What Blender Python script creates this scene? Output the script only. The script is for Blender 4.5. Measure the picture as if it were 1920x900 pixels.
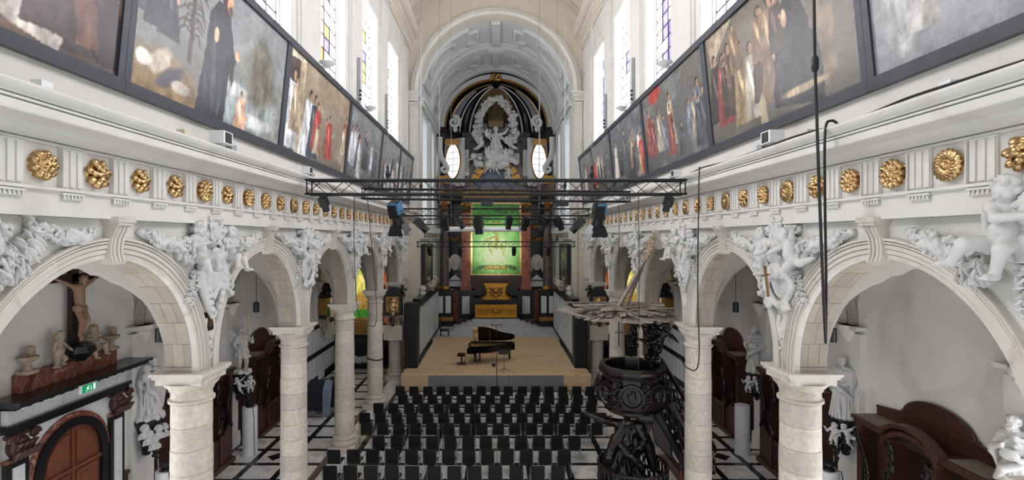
import bpy, bmesh, math, random
import numpy as np
from mathutils import Vector, Matrix
for o in list(bpy.data.objects): bpy.data.objects.remove(o)
scene = bpy.context.scene
COL = scene.collection
PI = math.pi
# ---------------------------------------------------------------- camera, sky, exposure
F_PX, CAMZ = 950.0, 7.645
cam = bpy.data.objects.new('camera', bpy.data.cameras.new('camera')); COL.objects.link(cam)
cam.location = (0, 0, CAMZ); cam.rotation_euler = (PI/2, 0, 0)
cam.data.sensor_width = 36; cam.data.lens = F_PX/1920*36
cam.data.shift_x = 30/1920; cam.data.shift_y = -3/1920
cam.data.clip_start = .05; cam.data.clip_end = 200
scene.camera = cam
scene.view_settings.view_transform = 'Standard'; scene.view_settings.look = 'None'
scene.view_settings.gamma = 1; scene.view_settings.use_curve_mapping = False
scene.view_settings.exposure = 0.4
world = bpy.data.worlds.new('overcast_sky'); scene.world = world; world.use_nodes = True
wb = world.node_tree.nodes['Background']
wb.inputs[0].default_value = (.93, .965, 1, 1); wb.inputs[1].default_value = 0.95

# ---------------------------------------------------------------- dimensions of the church
A = 5.5                      # column axis from the nave axis
S = 4.624                    # bay length
Y1 = 9.165                   # first column
YC = [Y1 + S*(k-1) for k in range(6)]           # column 0..5
YB = [y + S/2 for y in YC[:5]]                   # bay centres
ZS, ZARC, RA = 5.30, 5.40, 1.985                 # springing, arch centre, radius
HT = .27                                         # half wall thickness
YEND = 30.0
ORD = 'first second third fourth fifth sixth seventh eighth ninth tenth eleventh twelfth thirteenth fourteenth fifteenth sixteenth seventeenth eighteenth nineteenth twentieth'.split()
def ordn(i):
    if i < 20: return ORD[i]
    t = {2: 'twenty', 3: 'thirty'}[(i+1)//10]
    r = (i+1) % 10
    return ('thirtieth' if i == 29 else t + '-' + ORD[r-1])
SIDE = {-1: 'left', 1: 'right'}

# ---------------------------------------------------------------- materials
MAT = {}
def srgb(r, g, b):
    return tuple((c/255/12.92 if c <= 10 else ((c/255+.055)/1.055)**2.4) for c in (r, g, b))
def mk(name, col, rough=.6, metal=0., var=.08, scale=2., bump=0., bscale=30., rnd=0., vein=None, emit=0., stain=None, trans=0., coat=0.):
    m = bpy.data.materials.new(name); m.use_nodes = True; nt = m.node_tree; N = nt.nodes; L = nt.links
    b = N['Principled BSDF']; b.inputs['Roughness'].default_value = rough; b.inputs['Metallic'].default_value = metal
    if coat: b.inputs['Coat Weight'].default_value = coat
    col = srgb(*col)
    tc = N.new('ShaderNodeTexCoord'); src = tc.outputs['Object']
    no = N.new('ShaderNodeTexNoise'); no.inputs['Scale'].default_value = scale; no.inputs['Detail'].default_value = 5
    L.new(src, no.inputs['Vector'])
    mr = N.new('ShaderNodeMapRange'); mr.inputs[1].default_value = .3; mr.inputs[2].default_value = .7
    mr.inputs[3].default_value = 1-var; mr.inputs[4].default_value = 1+var; L.new(no.outputs['Fac'], mr.inputs[0])
    val = mr.outputs[0]
    if rnd:
        oi = N.new('ShaderNodeObjectInfo'); m2 = N.new('ShaderNodeMapRange')
        m2.inputs[3].default_value = 1-rnd; m2.inputs[4].default_value = 1+rnd; L.new(oi.outputs['Random'], m2.inputs[0])
        mu = N.new('ShaderNodeMath'); mu.operation = 'MULTIPLY'; L.new(val, mu.inputs[0]); L.new(m2.outputs[0], mu.inputs[1]); val = mu.outputs[0]
    mx = N.new('ShaderNodeVectorMath'); mx.operation = 'SCALE'; mx.inputs[0].default_value = col; L.new(val, mx.inputs['Scale'])
    cout = mx.outputs[0]
    for vv in ([vein] if vein else []) + ([stain] if stain else []):
        vcol, vs, lo, hi = vv
        n2 = N.new('ShaderNodeTexNoise'); n2.inputs['Scale'].default_value = vs; n2.inputs['Detail'].default_value = 6; n2.inputs['Distortion'].default_value = 1.2
        L.new(src, n2.inputs['Vector'])
        if vv is vein:
            ab = N.new('ShaderNodeMath'); ab.operation = 'SUBTRACT'; ab.inputs[1].default_value = .5; L.new(n2.outputs['Fac'], ab.inputs[0])
            a2 = N.new('ShaderNodeMath'); a2.operation = 'ABSOLUTE'; L.new(ab.outputs[0], a2.inputs[0]); f = a2.outputs[0]
            r = N.new('ShaderNodeMapRange'); r.inputs[1].default_value = lo; r.inputs[2].default_value = hi; r.inputs[3].default_value = 1; r.inputs[4].default_value = 0
        else:
            f = n2.outputs['Fac']
            r = N.new('ShaderNodeMapRange'); r.inputs[1].default_value = lo; r.inputs[2].default_value = hi
        L.new(f, r.inputs[0])
        mi = N.new('ShaderNodeMix'); mi.data_type = 'RGBA'; L.new(r.outputs[0], mi.inputs[0]); L.new(cout, mi.inputs[6])
        mi.inputs[7].default_value = (*srgb(*vcol), 1); cout = mi.outputs[2]
    L.new(cout, b.inputs['Base Color'])
    if emit:
        L.new(cout, b.inputs['Emission Color']); b.inputs['Emission Strength'].default_value = emit
    if bump:
        n3 = N.new('ShaderNodeTexNoise'); n3.inputs['Scale'].default_value = bscale; n3.inputs['Detail'].default_value = 4; L.new(src, n3.inputs['Vector'])
        bp = N.new('ShaderNodeBump'); bp.inputs['Strength'].default_value = bump; bp.inputs['Distance'].default_value = .02
        L.new(n3.outputs['Fac'], bp.inputs['Height']); L.new(bp.outputs[0], b.inputs['Normal'])
    MAT[name] = m
    return m
mk('plaster', (210, 208, 203), .75, var=.04, bump=.15, bscale=12, stain=((194, 189, 181), .7, .55, .8))
mk('cream', (208, 199, 184), .75, var=.03, bump=.1, bscale=10)
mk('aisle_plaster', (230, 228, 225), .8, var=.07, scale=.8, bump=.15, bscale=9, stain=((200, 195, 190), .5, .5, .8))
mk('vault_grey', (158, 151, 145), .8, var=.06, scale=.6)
mk('choir_grey', (200, 203, 201), .75, var=.04, scale=.7)
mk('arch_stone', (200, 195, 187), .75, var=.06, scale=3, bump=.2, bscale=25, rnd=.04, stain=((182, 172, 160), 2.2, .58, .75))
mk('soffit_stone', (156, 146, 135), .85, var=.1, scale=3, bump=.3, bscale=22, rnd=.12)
mk('column_stone', (196, 188, 177), .8, var=.15, scale=11, bump=.35, bscale=28, rnd=.13, stain=((190, 178, 162), 6, .56, .8))
mk('stucco', (203, 202, 200), .7, var=.07, scale=5, bump=.12, bscale=40)
mk('marble_white', (204, 202, 200), .45, var=.05, scale=3)
mk('gold', (202, 168, 120), .3, .95, var=.2, scale=9, bump=.15, bscale=30, stain=((112, 80, 46), 14, .52, .72))
mk('gold_dark', (168, 128, 72), .36, .9, var=.3, scale=12, bump=.3, bscale=45, stain=((70, 48, 26), 18, .5, .72))
mk('black_marble', (26, 26, 29), .22, var=.25, scale=5)
mk('black_paint', (17, 17, 19), .45, var=.15)
mk('frame_slate', (52, 56, 66), .4, var=.15, scale=4, bump=.1, bscale=30)
mk('truss_black', (20, 20, 22), .4, .3, var=.1)
mk('steel', (150, 154, 160), .3, .9, var=.05)
mk('chair_black', (5, 5, 6), .8, var=.2, scale=8, rnd=.25)
mk('oak_stage', (214, 184, 148), .45, var=.09, scale=3, rnd=.06, bump=.05)
mk('stage_grey', (128, 130, 130), .6, var=.05)
mk('dark_wood', (70, 42, 36), .34, var=.3, scale=6, bump=.15, bscale=40)
mk('darker_wood', (40, 27, 24), .42, var=.3, scale=6)
mk('pulpit_wood', (28, 21, 19), .24, var=.35, scale=8, bump=.2, bscale=35)
mk('door_wood', (112, 62, 42), .45, var=.2, scale=4, bump=.15, bscale=30)
mk('grey_wood', (144, 134, 127), .8, var=.2, scale=9, rnd=.25, bump=.5, bscale=30)
mk('red_marble', (126, 74, 58), .3, var=.2, scale=5, vein=((190, 156, 138), 2.5, .0, .025), stain=((80, 44, 36), 3, .5, .7))
mk('orange_marble', (168, 92, 58), .3, var=.25, scale=4, vein=((198, 136, 104), 2.2, .0, .02), stain=((110, 52, 34), 3, .52, .7))
mk('purple_marble', (92, 72, 74), .25, var=.25, scale=5, vein=((138, 116, 114), 3, .0, .02))
mk('panel_white', (218, 221, 224), .3, var=.04, vein=((200, 203, 208), 1.6, .0, .025))
mk('tile_white', (226, 223, 220), .2, var=.06, rnd=.07, vein=((186, 182, 180), 1.2, .0, .02))
mk('tile_black', (34, 33, 36), .2, var=.25, rnd=.15)
mk('tile_red', (104, 76, 70), .3, var=.35, scale=9, rnd=.15)
mk('mortar', (120, 116, 112), .7)
mk('white_metal', (226, 227, 228), .45, var=.03)
mk('grey_metal', (150, 152, 156), .45, .2, var=.08)
mk('cable', (24, 24, 26), .6)
mk('flesh_wood', (150, 118, 96), .55, var=.15, scale=6)
mk('stone_dirty', (168, 150, 132), .7, var=.25, scale=8, bump=.2)
mk('exit_green', (0, 150, 96), .4, emit=.35)
mk('exit_white', (240, 245, 240), .4, emit=.5)
mk('glass_white', (250, 250, 255), .3, var=.06, scale=1.5, rnd=.05, emit=10)
mk('aisle_fill_glow', (248, 250, 254), .3, var=.06, scale=1.5, emit=7)  # emitter for the added aisle openings, out of view
mk('glass_choir', (246, 248, 252), .3, var=.06, scale=1.5, emit=.9)
mk('glass_yellow', (246, 206, 96), .3, var=.3, scale=4, emit=1.3)
mk('glass_purple', (140, 128, 226), .3, var=.3, scale=4, emit=1.2)
mk('lead', (84, 80, 84), .6)
mk('steps_stone', (196, 197, 200), .5, var=.05, rnd=.05)
mk('choir_floor', (188, 194, 204), .35, var=.06)
mk('cloth_blue', (120, 134, 156), .7, var=.1)
mk('case_black', (38, 42, 50), .5, var=.15)
mk('piano_black', (12, 12, 13), .1, var=.05)
mk('piano_gold', (190, 136, 66), .4, .2, var=.15)
mk('keys_white', (236, 232, 220), .3)
mk('fixture_black', (26, 28, 31), .4, .2, var=.1)
mk('fixture_blue', (70, 120, 160), .4, var=.1)
mk('cloud_blue', (132, 138, 148), .6, var=.15, scale=2)
mk('dust', (128, 114, 104), .9, var=.25, scale=5)
mk('old_gilt', (128, 106, 74), .45, .5, var=.3, scale=10)
mk('altar_gold', (206, 150, 62), .32, .85, var=.25, scale=9, bump=.2, bscale=30, stain=((120, 74, 26), 12, .52, .72))
mk('red_paint', (170, 50, 44), .5)
mk('beige', (206, 196, 178), .7)
def mk_paint(name, rough, attr='Col', emit=0):
    m = bpy.data.materials.new(name); m.use_nodes = True; N = m.node_tree.nodes; L = m.node_tree.links; b = N['Principled BSDF']
    a = N.new('ShaderNodeAttribute'); a.attribute_name = attr; L.new(a.outputs['Color'], b.inputs['Base Color'])
    b.inputs['Roughness'].default_value = rough
    n3 = N.new('ShaderNodeTexNoise'); n3.inputs['Scale'].default_value = 14; tc = N.new('ShaderNodeTexCoord'); L.new(tc.outputs['Object'], n3.inputs['Vector'])
    bp = N.new('ShaderNodeBump'); bp.inputs['Strength'].default_value = .08; bp.inputs['Distance'].default_value = .02
    L.new(n3.outputs['Fac'], bp.inputs['Height']); L.new(bp.outputs[0], b.inputs['Normal'])
    MAT[name] = m
mk_paint('oil_canvas', .24)
mk_paint('green_canvas', .4)

# ---------------------------------------------------------------- object helpers
def wloc(o):
    v = Vector((0, 0, 0))
    while o is not None:
        v += o.location; o = o.parent
    return v
def link(name, data, parent=None):
    o = bpy.data.objects.new(name, data); COL.objects.link(o)
    if parent is not None: o.parent = parent
    return o
def tag(o, label, cat, group=None):
    o['label'] = label; o['category'] = cat
    if group: o['group'] = group
    return o
def thing(name, label, cat, loc=(0, 0, 0), group=None, rz=0):
    o = link(name, None); o.empty_display_size = .1; o.location = loc; o.rotation_euler = (0, 0, rz)
    return tag(o, label, cat, group)
def structure(o):
    o['kind'] = 'structure'; return o
def struct_root(name, loc=(0, 0, 0)):
    o = link(name, None); o.location = loc; o['kind'] = 'structure'; return o
KIDS = {}
def copy_tree(o, parent=None):
    c = o.copy(); COL.objects.link(c); c.parent = parent
    for ch in [x for x in o.children]:
        copy_tree(ch, c)
    return c
def mesh_obj(name, v, f, mat, parent=None, smooth=False, angle=40, fix=True, world=True):
    me = bpy.data.meshes.new(name)
    v = np.asarray(v, dtype=float)
    if parent is not None and world:
        v = v - np.array(wloc(parent))
    me.from_pydata(v.tolist() if len(v) else [], [], f)
    if fix and len(f) < 60000:
        bm = bmesh.new(); bm.from_mesh(me); bmesh.ops.recalc_face_normals(bm, faces=bm.faces); bm.to_mesh(me); bm.free()
    mats = mat if isinstance(mat, (list, tuple)) else [mat]
    for m in mats: me.materials.append(MAT[m])
    if smooth:
        me.polygons.foreach_set('use_smooth', [True]*len(me.polygons))
        if angle: me.set_sharp_from_angle(angle=math.radians(angle))
    me.update()
    return link(name, me, parent)
class MB:
    def __init__(s): s.v = []; s.f = []
    def add(s, v, f, M=None):
        n = len(s.v)
        if M is not None: v = [tuple(M @ Vector(p)) for p in v]
        s.v += [tuple(p) for p in v]; s.f += [tuple(i+n for i in q) for q in f]; return s
    def box(s, x0, x1, y0, y1, z0, z1, M=None):
        v = [(x, y, z) for x in (x0, x1) for y in (y0, y1) for z in (z0, z1)]
        return s.add(v, [(0, 1, 3, 2), (4, 6, 7, 5), (0, 4, 5, 1), (2, 3, 7, 6), (0, 2, 6, 4), (1, 5, 7, 3)], M)
    def cbox(s, c, d, M=None):
        return s.box(c[0]-d[0]/2, c[0]+d[0]/2, c[1]-d[1]/2, c[1]+d[1]/2, c[2]-d[2]/2, c[2]+d[2]/2, M)
    def prism(s, poly, ax, lo, hi, M=None):
        n = len(poly)
        def p(a, b, t): return {'X': (t, a, b), 'Y': (a, t, b), 'Z': (a, b, t)}[ax]
        v = [p(a, b, lo) for a, b in poly] + [p(a, b, hi) for a, b in poly]
        f = [tuple(range(n)), tuple(range(2*n-1, n-1, -1))] + [(i, (i+1) % n, n+(i+1) % n, n+i) for i in range(n)]
        return s.add(v, f, M)
    def bar(s, p, q, w, h=None, up=(0, 0, 1)):
        p = Vector(p); q = Vector(q); h = h or w; d = (q-p); L = d.length; d = d.normalized(); u = Vector(up)
        if abs(d.dot(u)) > .98: u = Vector((0, 1, 0)) if abs(d.y) < .9 else Vector((1, 0, 0))
        a = d.cross(u).normalized(); b = a.cross(d)
        v = [tuple(c+a*sx*w/2+b*sz*h/2) for c in (p, q) for sx, sz in ((-1, -1), (1, -1), (1, 1), (-1, 1))]
        return s.add(v, [(0, 3, 2, 1), (4, 5, 6, 7)] + [(i, (i+1) % 4, 4+(i+1) % 4, 4+i) for i in range(4)])
    def tube(s, pts, r, n=8, closed=False, flat=1.0, up=None):
        pts = [Vector(p) for p in pts]; m = len(pts); rr = r if isinstance(r, (list, tuple)) else [r]*m
        v = []; f = []; prev = None
        for i, p in enumerate(pts):
            if closed: d = pts[(i+1) % m]-pts[i-1]
            else: d = pts[min(i+1, m-1)]-pts[max(i-1, 0)]
            d.normalize()
            if up is not None: u = Vector(up)
            elif prev is None: u = Vector((0, 0, 1)) if abs(d.z) < .9 else Vector((1, 0, 0))
            else: u = prev
            a = d.cross(u)
            if a.length < 1e-5: a = d.orthogonal()
            a.normalize(); b = a.cross(d).normalized(); prev = b
            for k in range(n):
                t = 2*PI*k/n; v.append(tuple(p + a*math.cos(t)*rr[i] + b*math.sin(t)*rr[i]*flat))
        for i in range(m if closed else m-1):
            for k in range(n):
                j = (i+1) % m; f.append((i*n+k, i*n+(k+1) % n, j*n+(k+1) % n, j*n+k))
        if not closed: f += [tuple(range(n))[::-1], tuple(range((m-1)*n, m*n))]
        return s.add(v, f)
    def lathe(s, prof, c=(0, 0, 0), n=24, M=None, sx=1, sy=1, a0=0, a1=2*PI):
        full = abs(a1-a0-2*PI) < 1e-6; v = []; f = []; m = len(prof); nn = n if full else n+1
        for k in range(nn):
            t = a0+(a1-a0)*k/n
            for r, z in prof: v.append((c[0]+r*math.cos(t)*sx, c[1]+r*math.sin(t)*sy, c[2]+z))
        for k in range(n):
            k2 = (k+1) % nn
            for i in range(m-1): f.append((k*m+i, k2*m+i, k2*m+i+1, k*m+i+1))
        if full:
            if prof[0][0] > 1e-4: f.append(tuple(k*m for k in range(nn))[::-1])
            if prof[-1][0] > 1e-4: f.append(tuple(k*m+m-1 for k in range(nn)))
        return s.add(v, f, M)
    def ell(s, c, r, n=10, m=6, M=None):
        r = r if isinstance(r, (list, tuple)) else (r, r, r)
        v = [(0, 0, -1)]+[(math.cos(2*PI*k/n)*math.cos(-PI/2+PI*j/m), math.sin(2*PI*k/n)*math.cos(-PI/2+PI*j/m), math.sin(-PI/2+PI*j/m)) for j in range(1, m) for k in range(n)]+[(0, 0, 1)]
        f = [(0, 1+(k+1) % n, 1+k) for k in range(n)]
        for j in range(m-2):
            f += [(1+j*n+k, 1+j*n+(k+1) % n, 1+(j+1)*n+(k+1) % n, 1+(j+1)*n+k) for k in range(n)]
        b = 1+(m-2)*n; f += [(b+k, b+(k+1) % n, len(v)-1) for k in range(n)]
        v = [Vector((p[0]*r[0], p[1]*r[1], p[2]*r[2])) for p in v]
        if M is not None: v = [M @ p for p in v]
        c = Vector(c); return s.add([tuple(p+c) for p in v], f)
    def build(s, name, mat, parent=None, smooth=False, angle=40, fix=True, world=True):
        return mesh_obj(name, s.v, s.f, mat, parent, smooth, angle, fix, world)
def rot(ax, a): return Matrix.Rotation(a, 3, ax)
def T(x, y, z, rz=0): return Matrix.Translation((x, y, z)) @ Matrix.Rotation(rz, 4, 'Z')

# ---------------------------------------------------------------- sculpting: blended solids turned into one skin
def surfnets(D, o, h):
    Sg = D < 0
    c = np.zeros(tuple(n-1 for n in D.shape), dtype=np.int8)
    for dx in (0, 1):
        for dy in (0, 1):
            for dz in (0, 1):
                c += Sg[dx:D.shape[0]-1+dx, dy:D.shape[1]-1+dy, dz:D.shape[2]-1+dz]
    mask = (c > 0) & (c < 8); ci = np.argwhere(mask)
    idx = -np.ones(mask.shape, dtype=np.int64); idx[mask] = np.arange(len(ci))
    acc = np.zeros((len(ci), 3)); cnt = np.zeros(len(ci))
    cor = [(a, b, d) for a in (0, 1) for b in (0, 1) for d in (0, 1)]
    for p in cor:
        for ax in range(3):
            if p[ax] == 0:
                q = list(p); q[ax] = 1
                A0 = D[ci[:, 0]+p[0], ci[:, 1]+p[1], ci[:, 2]+p[2]]; B0 = D[ci[:, 0]+q[0], ci[:, 1]+q[1], ci[:, 2]+q[2]]
                w = (A0 < 0) != (B0 < 0); t = np.where(w, A0/np.where(w, A0-B0, 1), 0)
                pt = np.array(p, float)[None]+np.zeros((len(ci), 3)); pt[:, ax] += t
                acc += pt*w[:, None]; cnt += w
    V = (ci+acc/cnt[:, None])*h+o
    Fs = []
    for ax in range(3):
        s1 = [slice(None)]*3; s2 = [slice(None)]*3; s1[ax] = slice(0, -1); s2[ax] = slice(1, None)
        a, b = Sg[tuple(s1)], Sg[tuple(s2)]
        e = np.argwhere(a != b); u, w = (ax+1) % 3, (ax+2) % 3
        ok = (e[:, u] > 0) & (e[:, w] > 0) & (e[:, u] < D.shape[u]-1) & (e[:, w] < D.shape[w]-1); e = e[ok]
        ins = a[e[:, 0], e[:, 1], e[:, 2]]
        q = []
        for du, dw in ((-1, -1), (0, -1), (0, 0), (-1, 0)):
            k = e.copy(); k[:, u] += du; k[:, w] += dw; q.append(idx[k[:, 0], k[:, 1], k[:, 2]])
        q = np.stack(q, 1); q[~ins] = q[~ins][:, ::-1]; Fs.append(q)
    Fq = np.concatenate(Fs)
    return V, Fq
class SD:
    def __init__(s, k=.03): s.p = []; s.k = k; s.disp = None
    def cap(s, a, b, ra, rb=None, k=None):
        s.p.append(('c', np.array(a, float), np.array(b, float), ra, ra if rb is None else rb, s.k if k is None else k)); return s
    def chain(s, pts, rs, k=None):
        for i in range(len(pts)-1): s.cap(pts[i], pts[i+1], rs[i], rs[i+1], k)
        return s
    def ell(s, c, r, R=None, k=None):
        r = (r, r, r) if not hasattr(r, '__len__') else r
        s.p.append(('e', np.array(c, float), np.array(r, float), np.array(R) if R is not None else None, 0, s.k if k is None else k)); return s
    def robe(s, z0, z1, prof, ax=1., ay=.8, folds=9, amp=.09, twist=2., c=(0, 0), lean=(0, 0), k=None):
        s.p.append(('r', (z0, z1, np.array(prof, float)), (ax, ay, folds, amp, twist), c, lean, s.k if k is None else k)); return s
    def mesh(s, h):
        lo = np.full(3, 1e9); hi = -lo; bs = []
        for p in s.p:
            if p[0] == 'c':
                r = max(p[3], p[4]); b = (np.minimum(p[1], p[2])-r, np.maximum(p[1], p[2])+r)
            elif p[0] == 'e':
                r = p[2].max() if p[3] is not None else p[2]; b = (p[1]-r, p[1]+r)
            else:
                z0, z1, pr = p[1]; r = pr[:, 1].max()*1.15*max(p[2][0], p[2][1]); lx, ly = p[4]
                b = (np.array([p[3][0]-r-abs(lx), p[3][1]-r-abs(ly), z0]), np.array([p[3][0]+r+abs(lx), p[3][1]+r+abs(ly), z1]))
            b = (b[0]-p[5]-2*h, b[1]+p[5]+2*h); bs.append(b); lo = np.minimum(lo, b[0]); hi = np.maximum(hi, b[1])
        n = np.ceil((hi-lo)/h).astype(int)+2; D = np.full(n, 1.0)
        gx = [lo[i]+h*np.arange(n[i]) for i in range(3)]
        for p, b in zip(s.p, bs):
            i0 = np.maximum(((b[0]-lo)/h).astype(int), 0); i1 = np.minimum(((b[1]-lo)/h).astype(int)+2, n)
            X = gx[0][i0[0]:i1[0], None, None]; Y = gx[1][None, i0[1]:i1[1], None]; Z = gx[2][None, None, i0[2]:i1[2]]
            if p[0] == 'c':
                ab = p[2]-p[1]; L2 = max(ab.dot(ab), 1e-9); t = np.clip(((X-p[1][0])*ab[0]+(Y-p[1][1])*ab[1]+(Z-p[1][2])*ab[2])/L2, 0, 1)
                d = np.sqrt((X-p[1][0]-t*ab[0])**2+(Y-p[1][1]-t*ab[1])**2+(Z-p[1][2]-t*ab[2])**2)-(p[3]+(p[4]-p[3])*t)
            elif p[0] == 'e':
                x, y, z = X-p[1][0], Y-p[1][1], Z-p[1][2]
                if p[3] is not None:
                    R = p[3]; x, y, z = R[0, 0]*x+R[1, 0]*y+R[2, 0]*z, R[0, 1]*x+R[1, 1]*y+R[2, 1]*z, R[0, 2]*x+R[1, 2]*y+R[2, 2]*z
                r = p[2]; k0 = np.sqrt((x/r[0])**2+(y/r[1])**2+(z/r[2])**2); k1 = np.sqrt((x/r[0]**2)**2+(y/r[1]**2)**2+(z/r[2]**2)**2)
                d = np.where(k1 > 1e-6, k0*(k0-1)/np.maximum(k1, 1e-6), -r.min())
            else:
                z0, z1, pr = p[1]; ax, ay, fo, am, tw = p[2]; t = (Z-z0)/(z1-z0)
                x = (X-p[3][0]-p[4][0]*t)/ax; y = (Y-p[3][1]-p[4][1]*t)/ay
                r = np.interp(np.clip(t, 0, 1), pr[:, 0], pr[:, 1]); th = np.arctan2(y, x)
                rr = r*(1+am*1.5*(1-.6*t)*(1-2*np.abs(np.sin(fo*.5*th+tw*3*t)))+am*.8*np.sin((fo//2+1)*th-tw*9*t+1))
                d = np.maximum((np.sqrt(x*x+y*y)-rr)*.75*min(ax, ay), np.maximum(z0-Z, Z-z1))
            sub = D[i0[0]:i1[0], i0[1]:i1[1], i0[2]:i1[2]]; k = p[5]
            m = np.minimum(sub, d)
            if k > 0: m = m-np.maximum(k-np.abs(sub-d), 0)**2/(4*k)
            D[i0[0]:i1[0], i0[1]:i1[1], i0[2]:i1[2]] = m
        if s.disp: D = D+s.disp(gx[0][:, None, None], gx[1][None, :, None], gx[2][None, None, :])
        return surfnets(D, lo, h)
def skin(name, V, Fq, mat, parent=None, world=True):
    o = mesh_obj(name, V, Fq.tolist(), mat, parent, True, 0, False, world); return o
# ================================================================ STRUCTURE
rng = random.Random(7)
# ---- floor
fl = MB().box(-9.9, 9.9, 3.0, 31.5, -.3, -.02).build('floor', 'mortar'); structure(fl)
tile_mesh = {}
def tile(x, y, w, d, mat, diamond=False):
    key = (round(w, 3), round(d, 3), mat, diamond)
    if key not in tile_mesh:
        m = MB(); g = .006
        if diamond: m.prism([(w/2, 0), (0, d/2), (-w/2, 0), (0, -d/2)], 'Z', -.02, .003)
        else: m.box(-w/2+g, w/2-g, -d/2+g, d/2-g, -.02, 0)
        o = m.build('floor_tile', mat, fl); o.location = (x, y, 0); tile_mesh[key] = o.data
    else:
        o = link('floor_tile', tile_mesh[key], fl); o.location = (x, y, 0)
# nave: bands and slabs, as far as they can be told apart
NX = [-5.0, -3.6, -2.3, -1.0, 1.0, 2.3, 3.6, 5.0]
rest = MB(); restb = MB()
def cellfill(x0, x1, y0, y1, real, loz=False):
    b = .2
    xc, yc = (x0+x1)/2, (y0+y1)/2
    if real:
        tile(xc, y0+b/2, x1-x0, b, 'tile_black'); tile(x0+b/2, yc+b/2, b, y1-y0-b, 'tile_black')
        tile(xc+b/2, yc+b/2, x1-x0-b, y1-y0-b, 'tile_white')
        if loz: tile(xc+b/2, yc+b/2, .62, .62, 'tile_black', True)
    else:
        rest.box(x0+b, x1-.005, y0+b, y1-.005, -.02, 0); restb.box(x0, x1, y0, y0+b, -.02, 0); restb.box(x0, x0+b, y0+b, y1, -.02, 0)
ys = [13.6+1.156*i for i in range(11)]
for j in range(len(ys)-1):
    for i in range(len(NX)-1):
        cellfill(NX[i], NX[i+1], ys[j], ys[j+1], -4 < NX[i]+.7 < 9 and j < 10, False)
for s in (-1, 1):
    xs = sorted([s*6.0, s*7.15, s*8.3]) ; xs = sorted([s*x for x in (6.0, 7.2, 8.4, 9.6)])
    for j in range(14):
        y0 = 13.6+S/4*j*1.0
        for i in range(3):
            cellfill(xs[i], xs[i+1], y0, y0+S/4, y0 < 22.2, (i == 1 and j % 2 == 1))
    for j in range(7):
        tile(s*5.86, 13.6+2.312*j+1.156, .2, 2.3, 'tile_red')
        tile(s*5.38, 13.6+2.312*j+1.156, .72, 2.3, 'tile_white')
for m_, n_ in ((rest, 'tile_white'), (restb, 'tile_black')):
    if m_.v:
        o = m_.build('floor_tile_field', n_, fl); o['kind'] = 'stuff'
o = MB().box(-9.6, 9.6, 3, 13.55, -.02, 0).build('floor_slab', 'tile_white', fl)

# ---- columns (shaft drums, base, capital)
def build_column():
    root = thing('stone_column', 'x', 'column', (0, 0, 0), 'arcade columns')
    MB().box(-.47, .47, -.47, .47, 0, .22).build('plinth', 'column_stone', root)
    MB().lathe([(.0, .22), (.44, .22), (.47, .26), (.47, .33), (.43, .38), (.40, .40), (.40, .44), (.43, .47), (.42, .52), (.365, .55), (.355, .6), (0, .6)], n=36).build('base', 'column_stone', root, True)
    z0, z1, n = .6, 4.72, 10
    for i in range(n):
        a, b = z0+(z1-z0)*i/n, z0+(z1-z0)*(i+1)/n
        ra = .352-.022*(a/4.7)**2; rb = .352-.022*(b/4.7)**2
        e = .004*((i*7) % 5-2)/2
        MB().lathe([(0, a), (ra-.013+e, a), (ra+e, a+.014), (rb+e, b-.014), (rb-.013+e, b), (0, b)], n=32).build('drum', 'column_stone', root, True, 25)
    MB().lathe([(0, 4.72), (.335, 4.72), (.375, 4.735), (.375, 4.78), (.335, 4.8), (.333, 4.93), (.36, 4.94), (.36, 4.965), (.38, 4.99), (.43, 5.04), (.455, 5.09), (.46, 5.1), (0, 5.1)], n=36).build('capital', 'column_stone', root, True, 30)
    MB().box(-.40, .40, -.40, .40, 5.09, 5.2).box(-.44, .44, -.44, .44, 5.2, 5.25).box(-.47, .47, -.47, .47, 5.25, 5.3).build('abacus', 'arch_stone', root)
    return root
col0 = build_column(); first = True
for s in (-1, 1):
    for k in range(0, 6):
        c = col0 if first else copy_tree(col0); first = False
        c.location = (s*A, YC[k], 0); c.rotation_euler.z = rng.choice([0, PI/2, PI, -PI/2])
        where = ['beside the organ loft', 'nearest the camera with its capital in full view', 'second along the nave', 'third along the nave', 'fourth along the nave', 'fifth along the nave beside the stage'][k]
        c['label'] = f'banded pale stone column, {where}, on the {SIDE[s]} arcade'

# ---- arcade walls
ZT = 7.92
walls = {}
arch_n = 36
def wall_arcade(s):
    m = MB()
    xi, xo = s*(A-HT), s*(A+HT)
    for yb in YB:
        pts = [(yb-RA, ZS)] + [(yb-RA*math.cos(PI*i/arch_n), ZARC+RA*math.sin(PI*i/arch_n)) for i in range(arch_n+1)] + [(yb+RA, ZS)]
        for (ya, za), (yc, zc) in zip(pts[:-1], pts[1:]):
            if abs(ya-yc) > 1e-6:
                for x in (xi, xo): m.add([(x, ya, za), (x, yc, zc), (x, yc, ZT), (x, ya, ZT)], [(0, 1, 2, 3)])
            m.add([(xi, ya, za), (xi, yc, zc), (xo, yc, zc), (xo, ya, za)], [(0, 1, 2, 3)])
    for k in range(6):
        lo = YC[k]-(S/2-RA); hi = YC[k]+(S/2-RA)
        if k == 5: hi = YEND
        m.box(min(xi, xo), max(xi, xo), lo, hi, ZS, ZT)
    m.box(min(s*5.2, xo), max(s*5.2, xo), 3.5, YEND, ZT-.02, 9.22)
    return structure(m.build('wall_'+SIDE[s], 'plaster', fix=False))
for s in (-1, 1): walls[s] = wall_arcade(s)
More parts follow.
